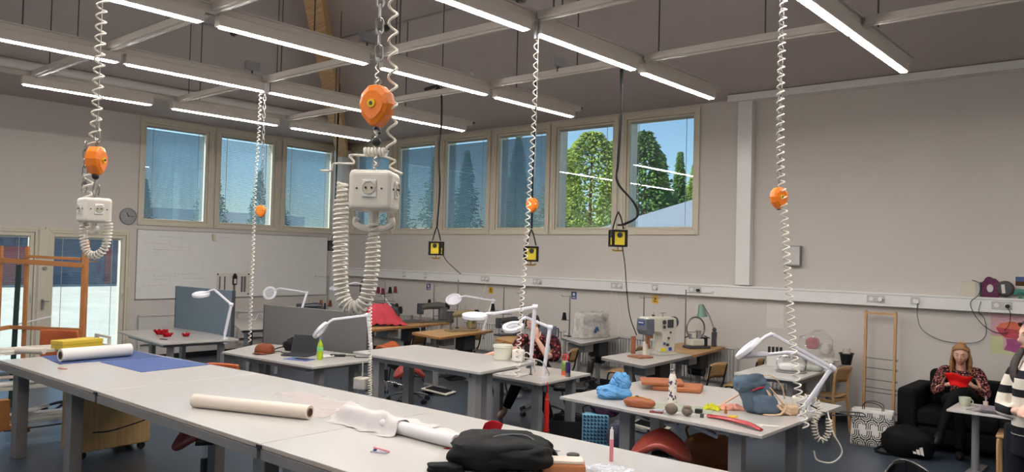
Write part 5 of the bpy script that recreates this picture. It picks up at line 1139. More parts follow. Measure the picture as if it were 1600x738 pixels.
# ================================================================== DESK THINGS
mat('flower_red',(176,20,36),.7,var=.2)
for k,(x,y,s,lab) in enumerate(((-11.08,5.26,1.35,'largest of the three red fabric flowers, leftmost'),(-10.76,5.2,1.0,'middle one of the three red fabric flowers'),(-10.66,5.42,.8,'smallest red fabric flower, nearest the screen'))):
    t=thing('fabric_flower',lab,'fabric flower',(x,y,.75),k,'red fabric flowers on the desk'); rr=random.Random(k)
    for i in range(9):
        a=i*2.4; r=.035*s*(.3+.1*i)
        MB().grid(lambda u,v: (r*math.cos(a)+(u-.5)*.07*s*math.cos(a+1.5)+v*.035*s*math.cos(a), r*math.sin(a)+(u-.5)*.07*s*math.sin(a+1.5)+v*.035*s*math.sin(a), .008+.045*s*v+.012*math.sin(u*7)*v),5,4).build('petal',_M['flower_red'],t,smooth=True,thick=.003)
t=thing('dark_clip','small dark clip on the desk in front of the red flowers','clip',(-10.49,5.02,.75),.3); MB().box(-.06,-.015,0,.06,.015,.012).build('clip_body',_M['dark_grey'],t,bevel=.003)
mat('cap_brown',(122,66,46),.8,var=.08,bump=.3,bscale=200)
t=thing('flat_cap','rust brown cap lying on the laptop desk','cap',(-8.44,5.28,.75),math.radians(30))
MB().grid(lambda u,v: (math.cos(u*6.283)*.115*math.sin(v*1.57)**.8*(1+.06*math.sin(u*18)), math.sin(u*6.283)*.125*math.sin(v*1.57)**.8, .115*math.cos(v*1.57)**.6+.004),28,9).build('crown',_M['cap_brown'],t,smooth=True,thick=.003)
MB().grid(lambda u,v: ((u-.5)*.17,-.09-.085*v*(1-(2*u-1)**2*.5),.012+.014*(1-(2*u-1)**2)-.008*v),12,5).build('peak',_M['cap_brown'],t,smooth=True,thick=.004)
MB().tube(spline([(.1,.05,.02),(.17,.08,.02),(.22,.05,.01),(.3,.1,.008)],5),.007,6).build('strap',_M['black'],t,smooth=True)
mat('lace_black',(30,28,32),.8,var=.3,scale=50)
t=thing('lace_bag','black lace bag slumped left of the laptop','bag',(-8.4,5.72,.75),math.radians(30)); blob(MB(),(0,0,0),(.36,.16,.17),6,.3,2.4).build('bag_body',_M['lace_black'],t,smooth=True); MB().tube(spline([(-.16,0,.05),(-.24,-.04,.03),(-.28,-.1,.01)],4),.008,6).build('bag_strap',_M['strap_black'],t,smooth=True)
mat('laptop_grey',(58,62,70),.4,metal=.4)
t=thing('laptop','dark grey open laptop seen from the side','laptop',(-8.02,5.48,.75),math.radians(28)); MB().box(-.17,-.12,.004,.17,.12,.02).build('base',_M['laptop_grey'],t,bevel=.004); MB().box(-.15,-.09,.0201,.15,.04,.0215).build('keyboard',_M['black'],t)
m=MB(Matrix.Translation((0,.12,.018)) @ Matrix.Rotation(math.radians(-22),4,'X')); m.box(-.17,-.006,0,.17,.004,.225).build('screen_lid',_M['laptop_grey'],t,bevel=.004); m=MB(Matrix.Translation((0,.12,.018)) @ Matrix.Rotation(math.radians(-22),4,'X')); m.box(-.16,-.0075,.012,.16,-.006,.215).build('screen',_M['black'],t)
t=thing('blue_folder','blue folder with a black phone in front of the laptop','folder',(-7.72,5.28,.75),math.radians(20)); MB().box(-.16,-.08,0,.16,.1,.006).build('folder_sheet',_M['mat_blue'],t,bevel=.002); 
t=thing('phone','black phone lying on the blue folder','phone',(-7.7,5.31,.7565),math.radians(12)); MB().box(-.075,-.037,0,.075,.037,.009).build('phone_body',_M['black'],t,bevel=.004)
t=thing('paper_bundle','small crumpled white paper beside the bottle','paper',(-7.75,5.66,.75)); MB().grid(lambda u,v: ((u-.5)*.2,(v-.5)*.14,.006+.03*abs(noise.noise(Vector((u*4,v*4,7))))),12,10).build('sheet',_M['paper'],t,smooth=True)
mat('soda_green',(190,220,40),.15,var=.05,trans=.35); mat('label_green',(120,190,120),.5,var=.3,scale=40); mat('cap_blue',(90,120,170),.4)
t=thing('soda_bottle','bright yellow-green soda bottle with blue cap on the laptop desk','bottle',(-7.57,5.46,.75)); MB().lathe([(.0,.0),(.03,.0),(.034,.01),(.034,.07),(.031,.085),(.034,.1),(.034,.155),(.026,.185),(.013,.215),(.012,.232)],n=22).build('bottle_body',_M['soda_green'],t,smooth=True); MB().lathe([(.0347,.10),(.0347,.15)],n=22,caps=False).build('bottle_label',_M['label_green'],t,smooth=True); MB().lathe([(.015,.232),(.015,.25),(.012,.252)],n=16).build('bottle_cap',_M['cap_blue'],t,smooth=True)
t=thing('power_adapter','black laptop adapter behind the green bottle','adapter',(-7.66,5.78,.75),math.radians(40)); MB().box(-.09,-.025,0,.09,.025,.028).build('adapter_body',_M['black'],t,bevel=.005); MB().tube(spline([(.09,0,.014),(.2,.03,.01),(.22,-.06,.008),(.33,-.08,.01),(.45,-.05,.008),(.52,-.1,-.05),(.5,-.2,-.22),(.56,-.22,-.3)],6),.006,6).build('adapter_cord',_M['black'],t,smooth=True); MB().cyl((.56,-.22,-.3),(.6,-.22,-.32),.024,n=12).build('adapter_plug',_M['black'],t,smooth=True)
t=thing('power_cube','white socket cube hanging below the laptop desk edge','power outlet',(-7.15,5.75,.50),.3); MB().cbox((0,0,0),(.17,.14,.14)).build('cube_body',_M['cream_plastic'],t,bevel=.02,seg=3); MB().tube(spline([(-.06,0,-.07),(-.06,0,-.13),(0,0,-.15),(.06,0,-.13),(.06,0,-.09)],4),.012,8).build('double_hook',_M['cream_plastic'],t,smooth=True); MB().cbox((-.03,-.071,0),(.05,.004,.05)).build('socket_plate',_M['white_lacquer'],t); MB().tube([(0,0,.07),(0,0,.235)],.006,6).build('hanging_cord',_M['cream_plastic'],t,smooth=True)
tag(MB().tube(coil(spline([(-7.02,5.85,.74),(-6.98,5.85,.66),(-7.02,5.8,.55),(-7.1,5.78,.52)],6),.022,12),.006,5).build('short_coil',_M['cream_plastic'],smooth=True),'short fat white coil between laptop desk and high table','cable')
# high table things
mat('bucket_white',(224,222,206),.4,var=.02,trans=.05)
t=thing('plastic_bucket','white plastic bucket with rim on the high table','bucket',(-5.24,6.0,.95)); MB().lathe([(.0,.002),(.082,.002),(.095,.135),(.099,.137),(.099,.15),(.093,.152),(.088,.135),(.076,.01),(0,.008)],n=32,caps=False).build('bucket_body',_M['bucket_white'],t,smooth=True); MB().lathe([(.1,.125),(.102,.127),(.102,.134),(.098,.136)],n=32,caps=False).build('bucket_rim',_M['bucket_white'],t,smooth=True)
t=thing('power_cube','white socket cube on the high table right of the bucket','power outlet',(-5.05,6.02,.95),.4); MB().box(-.055,-.05,0,.055,.05,.12).build('cube_body',_M['cream_plastic'],t,bevel=.015,seg=3); MB().cyl((-.01,-.055,.05),(-.01,-.049,.05),.024,n=18).build('socket_ring',_M['white_lacquer'],t,smooth=True); MB().ball((0,0,.14),.014,10,7).build('black_knob',_M['black'],t,smooth=True); MB().tube(spline([(.05,-.02,.06),(.1,-.04,.1),(.16,.0,.02),(.17,.02,-.1)],5),.006,6).build('power_cord',_M['cream_plastic'],t,smooth=True)
t=thing('plastic_bag','flat clear plastic bag on the drink cans desk','bag',(-5.55,6.42,.72),.2); MB().grid(lambda u,v: ((u-.5)*.46,(v-.5)*.2,.006+.03*abs(noise.noise(Vector((u*6,v*4,4))))),22,12).build('bag_film',_M['clear_plastic'],t,smooth=True)
mat('can_purple',(70,50,110),.3,metal=.5,var=.3,scale=30); mat('can_multi',(120,150,70),.4,metal=.2,var=.4,scale=25); mat('juice_orange',(214,96,50),.5,var=.1); mat('scissor_red',(214,44,50),.35)
def can(label,x,y,z,m,h=.16,r=.026,lid='steel'):
    t=thing('drink_can',label,'can',(x,y,z)); MB().lathe([(r*.8,0),(r,.01),(r,h-.014),(r*.85,h-.002)],n=20).build('can_body',_M[m],t,smooth=True); MB().lathe([(r*.82,h-.003),(r*.86,h),(r*.78,h-.001)],n=20).build('can_lid',_M[lid],t,smooth=True); return t
cn=can('tall purple drink can with silver lid on the desk',-5.02,6.82,.72,'can_purple',.16,.027); MB().lathe([(.0275,.0),(.0275,.045)],n=20,caps=False).build('silver_band',_M['steel'],cn,smooth=True)
jr=can('green patterned jar with orange content beside the purple can',-5.12,6.9,.72,'can_multi',.15,.038,'machine_cream'); MB().lathe([(.0385,.0),(.0385,.05)],n=20,caps=False).build('orange_band',_M['juice_orange'],jr,smooth=True)
t=thing('scissors','red-handled scissors standing in the patterned jar','scissors',(-5.12,6.9,.86),VR); MB().tube([(math.cos(a)*.02-.012,0,.05+math.sin(a)*.032) for a in [i*math.pi/7 for i in range(14)]],.006,6,closed=True).build('handle_loop',_M['scissor_red'],t,smooth=True); MB().tube([(math.cos(a)*.02+.02,0,.06+math.sin(a)*.03) for a in [i*math.pi/7 for i in range(14)]],.006,6,closed=True).build('handle_loop',_M['scissor_red'],t,smooth=True); MB().bar((0,0,.02),(0,0,-.1),.012,.004).build('blades',_M['steel'],t)
tag(MB().tube(spline([(-4.96,6.0,1.0),(-4.9,6.2,.95),(-4.95,6.4,.8),(-5.05,6.45,.76),(-5.12,6.5,.75)],6),.006,6).build('lamp_cord',_M['cream_plastic'],smooth=True),'white cord curling between the high table and the cans desk','cable')
mat('tassel_red',(196,40,34),.75)
t=thing('red_tassel','red textile tassel hanging from the cans desk edge','tassel',(-4.94,6.36,.722)); MB().tube(spline([(0,0,0),(.01,0,-.06),(0,0,-.14)],4),.006,6).build('tassel_cord',_M['tassel_red'],t,smooth=True); MB().lathe([(.008,-.12),(.02,-.15),(.028,-.30),(.024,-.42),(.03,-.5),(.012,-.51)],n=12).build('tassel_threads',_M['tassel_red'],t,smooth=True); MB().lathe([(.021,-.165),(.024,-.175),(.021,-.185)],n=12).build('binding_ring',_M['orange_leather'],t,smooth=True)
t=thing('instrument_case','blue-grey hard case with dark handle on the table behind the seated person','case',(-6.98,8.93,.80),math.radians(38)); MB().box(-.14,-.05,0,.15,.06,.21).build('case_shell',_M['machine_head'],t,bevel=.02,seg=3); MB().tube(spline([(.15,0,.17),(.175,0,.17),(.175,0,.06),(.15,0,.05)],4),.008,8).build('case_handle',_M['black'],t,smooth=True); MB().box(-.142,-.054,.1,.152,.064,.106).build('seam',_M['dark_grey'],t)
# ================================================================== BAG TABLE THINGS (z .75)
mat('bag_blue',(92,160,214),.35,var=.12,scale=10,alpha=.88,trans=.1)
t=thing('blue_plastic_bag','crumpled light blue plastic bag on the left of the bag table','plastic bag',(-3.86,5.98,.75),math.radians(38))
def crump(m,c,d,seed,n=34,k=20):
    vs=[]
    for i in range(k+1):
        ph=math.pi*i/k
        for j in range(n):
            a=2*math.pi*j/n; q=Vector((math.sin(ph)*math.cos(a),math.sin(ph)*math.sin(a),math.cos(ph)))
            s=1+.28*noise.noise(q*1.6+Vector((seed,0,0)))+.2*abs(noise.noise(q*4.2+Vector((0,seed,0))))+.07*noise.noise(q*9); v=Vector((q.x*d[0]/2,q.y*d[1]/2,q.z*d[2]/2))*s; v.z=max(v.z,-d[2]*.42)
            vs.append(Vector(c)+v+Vector((0,0,d[2]*.42)))
    return m.add(vs,[(i*n+j,(i+1)*n+j,(i+1)*n+(j+1)%n,i*n+(j+1)%n) for i in range(k) for j in range(n)])
crump(MB(),(-.03,0,0),(.3,.22,.13),1).build('bag_lower',_M['bag_blue'],t); crump(MB(),(.04,.02,.06),(.17,.13,.18),5).build('bag_top',_M['bag_blue'],t)
mat('pouch_brown',(150,84,48),.55,var=.1)
t=thing('leather_pouch','brown zipped leather pouch in front of the blue plastic bag','pouch',(-3.5,5.78,.75),math.radians(12)); blob(MB(),(0,0,0),(.27,.12,.085),3,.1,2.6,32,16).build('pouch_body',_M['pouch_brown'],t,smooth=True); MB().tube(spline([(-.1,0,.07),(-.03,0,.085),(.04,0,.083),(.11,0,.062)],5),.004,6).build('zip_line',_M['brass'],t,smooth=True); MB().cbox((-.02,0,.09),(.03,.008,.008)).build('zip_pull',_M['dark_grey'],t)
mat('leather_orange',(164,98,62),.5,var=.07,bump=.1,bscale=150)
for k,(z,rz,w,lab) in enumerate(((.75,math.radians(-2),.46,'lower orange leather cushion pad behind the steel bottle'),(.80,math.radians(9),.40,'upper orange leather pad stacked behind the bottle, left half'))):
    t=thing('leather_pad',lab,'leather pad',(-3.72 if k==0 else -3.86,6.85 if k==0 else 6.78,z),rz+math.radians(25)); MB().box(-w/2,-.17,0,w/2,.17,.048 if k==0 else .03).build('pad_body',_M['leather_orange'],t,bevel=.014,seg=3); MB().box(-w/2-.002,-.172,.022,w/2+.002,.172,.026).build('seam_cord',_M['tan_leather'],t,bevel=.001)
mat('bottle_print',(228,222,210),.35,var=.02); mat('print_purple',(86,56,98),.5)
t=thing('steel_bottle','white drinking bottle with purple flower print and steel cap','bottle',(-3.42,6.2,.75)); MB().lathe([(.034,0),(.036,.008),(.036,.19),(.03,.225),(.021,.25)],n=26).build('bottle_body',_M['bottle_print'],t,smooth=True); MB().lathe([(.021,.25),(.0225,.253),(.0225,.29),(.018,.293)],n=22).build('bottle_cap',_M['chrome'],t,smooth=True)
m=MB(); rr=random.Random(3)
for i in range(34):
    a=rr.uniform(2.9,6.4); z=rr.choice((.05,.08,.14,.17))+rr.uniform(-.025,.025); s=rr.uniform(.005,.011); c=Vector((math.cos(a)*.0366,math.sin(a)*.0366,z)); u=Vector((-math.sin(a),math.cos(a),0)); m.add([c-u*s,c+Vector((0,0,-s*1.3)),c+u*s,c+Vector((0,0,s*1.5))],[(0,1,2,3)])
tag(m.build('flower_print',_M['print_purple'],t),kind='stuff')
mat('mat_greygreen',(150,156,138),.6)
t=thing('grey_green_mat','flat grey-green cutting sheet under the grey stones','sheet',(-3.22,6.0,.75),math.radians(22)); MB().box(-.26,-.15,0,.26,.15,.004).build('mat_sheet',_M['mat_greygreen'],t,bevel=.001)
mat('stone_taupe',(116,104,94),.85,var=.12,bump=.4,bscale=60)
for x,y,r,s,lab in ((-3.15,5.70,.05,1,'larger round taupe stone on the bag table'),(-3.03,5.74,.043,4,'smaller taupe stone with a lid, right one')):
    t=thing('round_stone',lab,'stone',(x,y,.755)); MB().ball((0,0,r*.85),r,20,14,sc=(1.05,1,.88),wob=.06,seed=s).build('stone_body',_M['stone_taupe'],t,smooth=True)
    if s==4: MB().lathe([(.02,r*1.66),(.036,r*1.6),(.03,r*1.75),(.012,r*1.78)],n=16).build('stone_lid',_M['stone_taupe'],t,smooth=True)
t=thing('small_black_box','small black box beside the stones','box',(-3.02,5.92,.755),.3); MB().box(-.03,-.02,0,.03,.02,.03).build('box_body',_M['black'],t,bevel=.004)
t=thing('seam_gadget','small dark red and clear gadget in front of the stones','gadget',(-3.27,5.68,.75),.4); MB().box(-.06,-.025,0,.05,.025,.012).build('dark_base',_M['saddle_dark'],t,bevel=.003); MB().box(-.02,-.02,.012,.055,.02,.03).build('clear_cover',_M['lens_glass'],t,bevel=.003)
t=thing('small_cube','tiny dark cube alone on the bag table front','cube',(-2.92,5.78,.75),.2); MB().box(-.013,-.013,0,.013,.013,.03).build('cube_body',_M['dark_grey'],t,bevel=.002)
mat('cloth_lime',(190,190,50),.8,var=.2,scale=20); mat('cloth_peach',(214,150,128),.8,var=.2,scale=20)
cloth_mound('fabric_scrap','lime yellow fabric scrap left of the grey backpack','fabric scrap',(-3.02,6.15,.75),.3,.14,.1,.06,'cloth_lime',2,14); cloth_mound('fabric_scrap','peach fabric scrap beside the lime one','fabric scrap',(-2.9,6.3,.75),.8,.22,.12,.05,'cloth_peach',6,14)
t=thing('small_brush','small brown upright brush by the fabric scraps','brush',(-2.86,6.08,.75)); MB().cyl((0,0,0),(0,0,.035),.012,n=10).cyl((0,0,.035),(0,0,.06),.005,n=8).build('brush_body',_M['tan_leather'],t,smooth=True)
mat('strap_red',(166,32,40),.4,var=.05,coat=.3)
t=thing('curved_leather_strip','dark red curved leather strip along the bag table front','leather strip',(-2.62,5.74,.75)); sp=spline([(-.27,.08,.012),(-.12,.06,.02),(.04,-.0,.026),(.15,-.06,.03),(.25,-.10,.012)],6)
MB().tube(sp,[.02+.012*math.sin(i/(len(sp)-1)*3.14) for i in range(len(sp))],10,flat=.5).build('strip_body',_M['strap_red'],t,smooth=True); MB().tube([p+Vector((0,-.004,.014)) for p in sp],.0035,5).build('strip_stitching',_M['saddle_red'],t,smooth=True)
t=thing('yellow_tape','small yellow tape measure beside the red strip','tape measure',(-2.75,5.96,.75),.3); MB().box(-.03,-.012,0,.03,.012,.016).cyl((.035,0,.008),(.035,0,.02),.012).build('tape_body',_M['yellow'],t,bevel=.003)
t=thing('paper_slips','two white paper slips with grey print near the front corner','paper',(-2.45,5.86,.75),.2); MB().box(-.12,-.03,0,-.0,.03,.002).build('paper_slip',_M['paper'],t); MB().cbox((.06,.01,.003),(.11,.05,.002),rz=.25).build('paper_slip',_M['paper'],t); MB().box(-.1,-.012,.002,-.02,-.004,.0026).box(-.09,.004,.002,-.03,.01,.0026).build('grey_print',_M['ink_grey'],t)
# grey backpack with beige straps
mat('canvas_grey',(92,110,126),.8,var=.08,bump=.25,bscale=220); mat('strap_beige',(206,176,146),.75,var=.06); mat('lining_red',(170,30,52),.7)
t=thing('canvas_backpack','blue-grey canvas backpack with beige straps slumped on the bag table','backpack',(-2.66,6.36,.75),math.radians(40))
slump(MB(),(-.02,0,0),(.27,.18,.33),4,-.28,.55).build('bag_body',_M['canvas_grey'],t,smooth=True)
SH=Matrix(((1,0,-.25,0),(0,1,0,0),(.28,0,1,0),(0,0,0,1)))
slump(MB(Matrix.Translation((-.10,-.01,.20)) @ SH),(0,0,0),(.26,.17,.13),9,-.2,.7).build('top_flap',_M['canvas_grey'],t,smooth=True)
slump(MB(),(.01,-.075,.01),(.22,.09,.17),6,-.2,.4).build('front_pocket',_M['canvas_grey'],t,smooth=True)
MB().tube(spline([(-.13,-.095,.19),(-.08,-.105,.215),(-.03,-.10,.228)],5),.013,8,flat=.5).build('red_lining',_M['lining_red'],t,smooth=True)
MB().cyl((-.12,-.112,.205),(-.12,-.10,.205),.009,n=10).build('metal_snap',_M['chrome'],t,smooth=True)
for k,pts in enumerate(([(-.02,.03,.30),(.08,.02,.30),(.15,.0,.22),(.17,-.02,.12)],[(-.02,-.03,.27),(.05,-.06,.20),(.13,-.07,.10),(.22,-.06,.03)],[(.0,-.05,.23),(.04,-.09,.14),(.12,-.10,.05),(.20,-.09,.012)],[(.16,-.10,.10),(.13,-.12,.04),(.08,-.13,.01),(-.04,-.13,.008)])):
    MB().tube(spline(pts,6),(.015,.017,.019,.012)[k],8,flat=.35).build('beige_strap',_M['strap_beige'],t,smooth=True)
slump(MB(),(.20,-.04,0),(.18,.13,.09),2,0,.5).build('beige_back_pad',_M['strap_beige'],t,smooth=True)
t=thing('wooden_ring_tool','pair of beige crossed wooden tongs right of the lime scrap','tool',(-2.93,6.33,.76),.9); MB().bar((-.12,0,.0),(.1,.05,.10),.014,.008).bar((-.12,.03,.0),(.1,.02,.11),.014,.008).build('wooden_arms',_M['strap_beige'],t,bevel=.002)
t=thing('power_cube','white socket cube on the right end of the bag table under the coil','power outlet',(-2.42,6.52,.75),.3); MB().box(-.06,-.05,0,.06,.05,.15).build('cube_body',_M['cream_plastic'],t,bevel=.02,seg=3); MB().cbox((.02,-.052,.1),(.05,.004,.05)).build('socket_plate',_M['white_lacquer'],t); MB().cyl((.02,-.058,.1),(.02,-.053,.1),.012,n=12).build('dark_hole',_M['dark_grey'],t,smooth=True)
t=thing('coiled_cable','tangled white coil cable looping over the bag table end','cable',(-2.3,6.45,.75)); MB().tube(coil(spline([(-.05,0,.16),(.02,.04,.14),(.06,.05,.06),(.04,-.02,-.02),(.05,0,-.14),(.09,.03,-.17),(.13,.05,-.1),(.13,.05,.0)],6),.022,26),.0055,5).build('fat_coil',_M['cream_plastic'],t,smooth=True)
MB().tube(spline([(0,0,.1),(.1,.15,.02),(.2,.3,.01),(.3,.4,.0),(.24,.5,.008),(.1,.4,.01)],6),.006,6).build('flat_cord',_M['dark_grey'],t,smooth=True); MB().tube(spline([(.1,.1,.05),(.16,.06,-.1),(.22,.1,-.25),(.16,.05,-.34),(.06,0,-.33),(.03,0,-.26)],6),.007,6).build('hanging_loop',_M['cream_plastic'],t,smooth=True)
# under / behind the bag table
mat('bag_tan',(142,82,40),.55,var=.12)
t=thing('leather_bag','large tan leather shoulder bag on the floor behind the bag table legs','bag',(-3.45,7.0,0),math.radians(30)); blob(MB(),(0,0,0),(.5,.2,.36),6,.12,2.8).build('bag_body',_M['bag_tan'],t,smooth=True); MB().tube(spline([(-.2,-.02,.3),(-.22,-.05,.4),(-.1,-.06,.44),(.05,-.05,.36)],5),.012,8).build('bag_handle',_M['bag_tan'],t,smooth=True); MB().ball((-.17,-.1,.3),.02,10,7).build('bag_stud',_M['brass'],t,smooth=True)
t=thing('white_tube_light','slanting white lamp bar under the bag table front','lamp',(-3.1,6.0,.62),math.radians(8)); MB().cbox((0,0,0),(.42,.03,.03),ry=.3).build('bar_body',_M['lamp_white'],t,bevel=.006)
t=thing('black_crate','open black crate on the floor left of the blue tote','crate',(-5.15,7.05,0),math.radians(30)); m=MB().box(-.2,-.15,0,.2,.15,.01)
m.build('crate_floor',_M['black'],t)
for a in ((-.2,-.15,.2,-.14),(-.2,.14,.2,.15),(-.2,-.14,-.19,.14),(.19,-.14,.2,.14)): MB().box(a[0],a[1],.01,a[2],a[3],.22).build('crate_side',_M['black'],t,bevel=.003)
mat('tote_base',(120,180,206),.6,var=.1); mat('tote_dark',(36,60,96),.6)
t=thing('patterned_tote','light blue tote bag with dark blue tile pattern on the floor','bag',(-4.72,6.92,0),math.radians(35)); MB().box(-.14,-.07,0,.14,.07,.36).build('bag_body',_M['tote_base'],t,bevel=.02,seg=3)
m=MB()
for i in range(7):
    for j in range(9):
        x=-.125+i*.0365; z=.02+j*.038; m.add([(x,-.0712,z),(x+.03,-.0712,z),(x+.03,-.0712,z+.012),(x+.012,-.0712,z+.03),(x,-.0712,z+.03)],[(0,1,2,3,4)])
tag(m.build('tile_print',_M['tote_dark'],t),kind='stuff'); MB().tube(spline([(-.12,0,.34),(-.13,0,.42),(-.05,0,.44),(0,0,.36)],5),.007,6).build('bag_handle',_M['strap_black'],t,smooth=True)
mat('bag_purple',(72,48,72),.8,var=.15,bump=.2); mat('bag_slate',(80,82,100),.75,var=.1)
t=thing('purple_scarf','dark purple scarf heaped on top of the blue tote','scarf',(-4.66,7.02,.36),.5); blob(MB(),(0,0,-.03),(.3,.22,.16),4,.3,2.2).build('scarf_folds',_M['bag_purple'],t,smooth=True)
t=thing('round_slate_bag','round slate-grey bag leaning right of the blue tote','bag',(-4.40,6.90,0),math.radians(38)); blob(MB(),(0,0,.04),(.28,.14,.30),7,.12,2.2).build('bag_body',_M['bag_slate'],t,smooth=True); MB().tube(spline([(.08,0,.3),(.16,0,.5),(.13,.02,.6),(.1,.02,.5)],5),.008,6).build('bag_strap',_M['strap_black'],t,smooth=True)
# iron desk things
t=thing('steam_iron_station','white steam iron on its round station at the grey desk','iron',(-3.42,8.95,.75),math.radians(35)); MB().lathe([(.17,0),(.175,.012),(.16,.02)],n=28,sy=.8).build('station_base',_M['grey_metal'],t,smooth=True); blob(MB(),(0,0,.02),(.28,.16,.10),3,.05,3.4).build('water_tank',_M['white_lacquer'],t,smooth=True); MB().tube(spline([(-.15,0,.02),(-.16,0,.13),(-.1,0,.18),(.0,0,.19),(.1,0,.18),(.16,0,.1),(.15,0,.02)],5),.008,6).build('wire_guard',_M['chrome'],t,smooth=True)
t=thing('iron_body','grey-white iron resting beside the steam station','iron',(-3.28,9.25,.75),math.radians(20)); blob(MB(),(0,0,0),(.24,.12,.09),5,.08,2.4).build('sole_housing',_M['machine_grey'],t,smooth=True); MB().tube(spline([(-.08,0,.07),(-.07,0,.13),(.02,0,.14),(.09,0,.08)],5),.014,8).build('handle',_M['machine_head'],t,smooth=True)
t=thing('black_net_basket','small black mesh item standing behind the iron','basket',(-3.75,9.3,.75),.3); 
for i in range(4): MB().cbox((-.07+i*.045,0,.2),(.03,.05,.07)).build('mesh_cell',_M['black'],t,bevel=.006)
MB().box(-.1,-.05,0,.1,.05,.165).build('stand_box',_M['radiator_white'],t,bevel=.008)
glassy('bag_clear',(250,250,250),1.4,.1,milk=.22,milkrgb=(228,222,220)); mat('bag_red_in',(150,34,50),.7,var=.2)
t=thing('clear_bag','clear plastic bag with dark red and white fabric inside, on the grey desk','plastic bag',(-3.42,9.85,.75),math.radians(30)); crump(MB(),(-.04,0,.05),(.42,.26,.40),3).build('bag_film',_M['bag_clear'],t,smooth=True); blob(MB(),(-.08,-.02,.2),(.17,.14,.15),4,.15,2.4).build('red_fabric',_M['bag_red_in'],t,smooth=True); blob(MB(),(.07,-.02,.14),(.15,.13,.16),8,.2,2.2).build('white_fabric',_M['paper'],t,smooth=True); blob(MB(),(.05,-.03,.01),(.3,.17,.12),9,.25,2.2).build('white_folds',_M['roll_white'],t,smooth=True)
t=thing('black_pot','black pot with a cream roll standing in it at the desk end','pot',(-3.18,10.12,.76)); MB().lathe([(.0,.0),(.055,0),(.08,.13),(.095,.135),(.09,.145),(.07,.13),(.05,.01),(0,.012)],n=24,caps=False).build('pot_body',_M['black'],t,smooth=True); MB().lathe([(.04,.06),(.045,.065),(.045,.2),(.04,.205)],n=20).build('cream_roll',_M['roll_cream'],t,smooth=True)
# ================================================================== LOUNGE CORNER AT RIGHT
rk=thing('drying_rack','tall birch rack with thin black rods leaning at the right wall','rack',(-3.0,10.22,0))
for x in (0,.34):
    MB().bar((x,0,.04),(x,.06,1.44),.035,.03).build('upright',_M['birch'],rk,bevel=.004)
    MB().tube(spline([(x-.01,-.22,.012),(x,-.1,.05),(x,0,.07)],5),.025,8).build('foot',_M['birch'],rk,smooth=True)
MB().bar((0,.055,1.41),(.34,.055,1.41),.025,.025).build('top_rail',_M['birch'],rk,bevel=.003)
for z in (.86,.74,.60,.50,.45,.22): MB().tube([(.0,.0+.04*z,z),(.2,.035*z,z-.005),(.37,.035*z,z-.008)],.004,6).tube([(.37+.012*math.cos(a),.035*z,z-.008+.012*math.sin(a)) for a in [i*.7 for i in range(9)]],.003,5).build('black_rod',_M['black'],rk,smooth=True)
mat('sofa_black',(13,14,15),.85,var=.12,bump=.15,bscale=200)
sf=thing('sofa','black fabric sofa against the right wall','sofa',(-2.42,9.42,0))
def soft_box(a,nm,bev=.05): MB().box(*a).build(nm,_M['sofa_black'],sf,bevel=bev,seg=4)
soft_box((0,0,.05,.2,.88,.66),'arm'); soft_box((1.75,0,.05,1.95,.88,.66),'arm'); soft_box((.2,.02,.08,1.75,.8,.28),'base'); soft_box((.205,.0,.28,.975,.66,.45),'seat_cushion',.04); soft_box((.98,.0,.28,1.745,.66,.45),'seat_cushion',.04); soft_box((.2,.62,.3,1.75,.87,.74),'back'); soft_box((.21,.5,.44,.5,.68,.84),'back_cushion',.06); soft_box((1.2,.5,.44,1.7,.66,.80),'back_cushion',.06)
for x,y in ((.06,.06),(1.88,.06),(.06,.8),(1.88,.8)): MB().cyl((x,y,0),(x,y,.06),.025,n=10).build('foot',_M['black'],sf)
# patterned shopping bag
mat('bag_white',(216,212,206),.7,var=.03); mat('bag_ink',(20,20,22),.7)
t=thing('patterned_bag','white shopping bag with black looping line pattern by the sofa','bag',(-2.62,9.28,0),math.radians(8))
w2,d2,h2=.22,.10,.40
def face(u,v,off=0): return ((u-.5)*2*w2*(1-.06*v),-d2*(1-.2*v)-off-.012*math.sin(u*9)*v-.01*math.sin(v*6+u*3),h2*v)
m=MB(); m.grid(lambda u,v: (lambda a: ((w2*(1-.06*v))*max(-1,min(1,1.3*math.cos(a))),(d2*(1-.2*v))*max(-1,min(1,1.3*math.sin(a)))-(.012*math.sin(((math.cos(a)+1)/2)*9)*v+.01*math.sin(v*6)),h2*v))(u*6.283),40,10); m.build('bag_body',_M['bag_white'],t,smooth=True,thick=.003)
m=MB()
def onbag(x,z):
    v=z/h2; w=w2*(1-.06*v); cu=max(-1,min(1,x/w/1.3)); sn=-min(1,1.3*math.sqrt(max(0,1-cu*cu))); return Vector((x,(d2*(1-.2*v))*sn-(.012*math.sin(((cu+1)/2)*9)*v+.01*math.sin(v*6))-.0035,z))
def stroke(pts,wd=.009):
    P=[onbag(x,z) if abs(x)<w2*.97 and .004<z<h2*.93 else None for x,z in pts]
    for a,b in zip(P,P[1:]):
        if a is None or b is None: continue
        d=b-a; n=Vector((-d.z,0,d.x))
        if n.length<1e-6: continue
        n=n.normalized()*wd/2; m.add([a-n,b-n,b+n,a+n],[(0,1,2,3)])
P_=.125
for i in range(-3,4):
    for j in range(-1,5):
        cx,cz=i*P_+(P_/2 if j%2 else 0),j*P_*.8+.03; flip=1 if j%2 else -1
        for r in (.018,.038,.058):
            A=[(cx+math.cos(k*math.pi/10)*r*flip, cz-math.sin(k*math.pi/10)*r*flip) for k in range(0,11 if r>.03 else 9)]
            A=[(A[0][0],A[0][1]+flip*.045*(1-t_/4)) for t_ in range(4)]+A
            stroke(A)
tag(m.build('looping_print',_M['bag_ink'],t),kind='stuff')
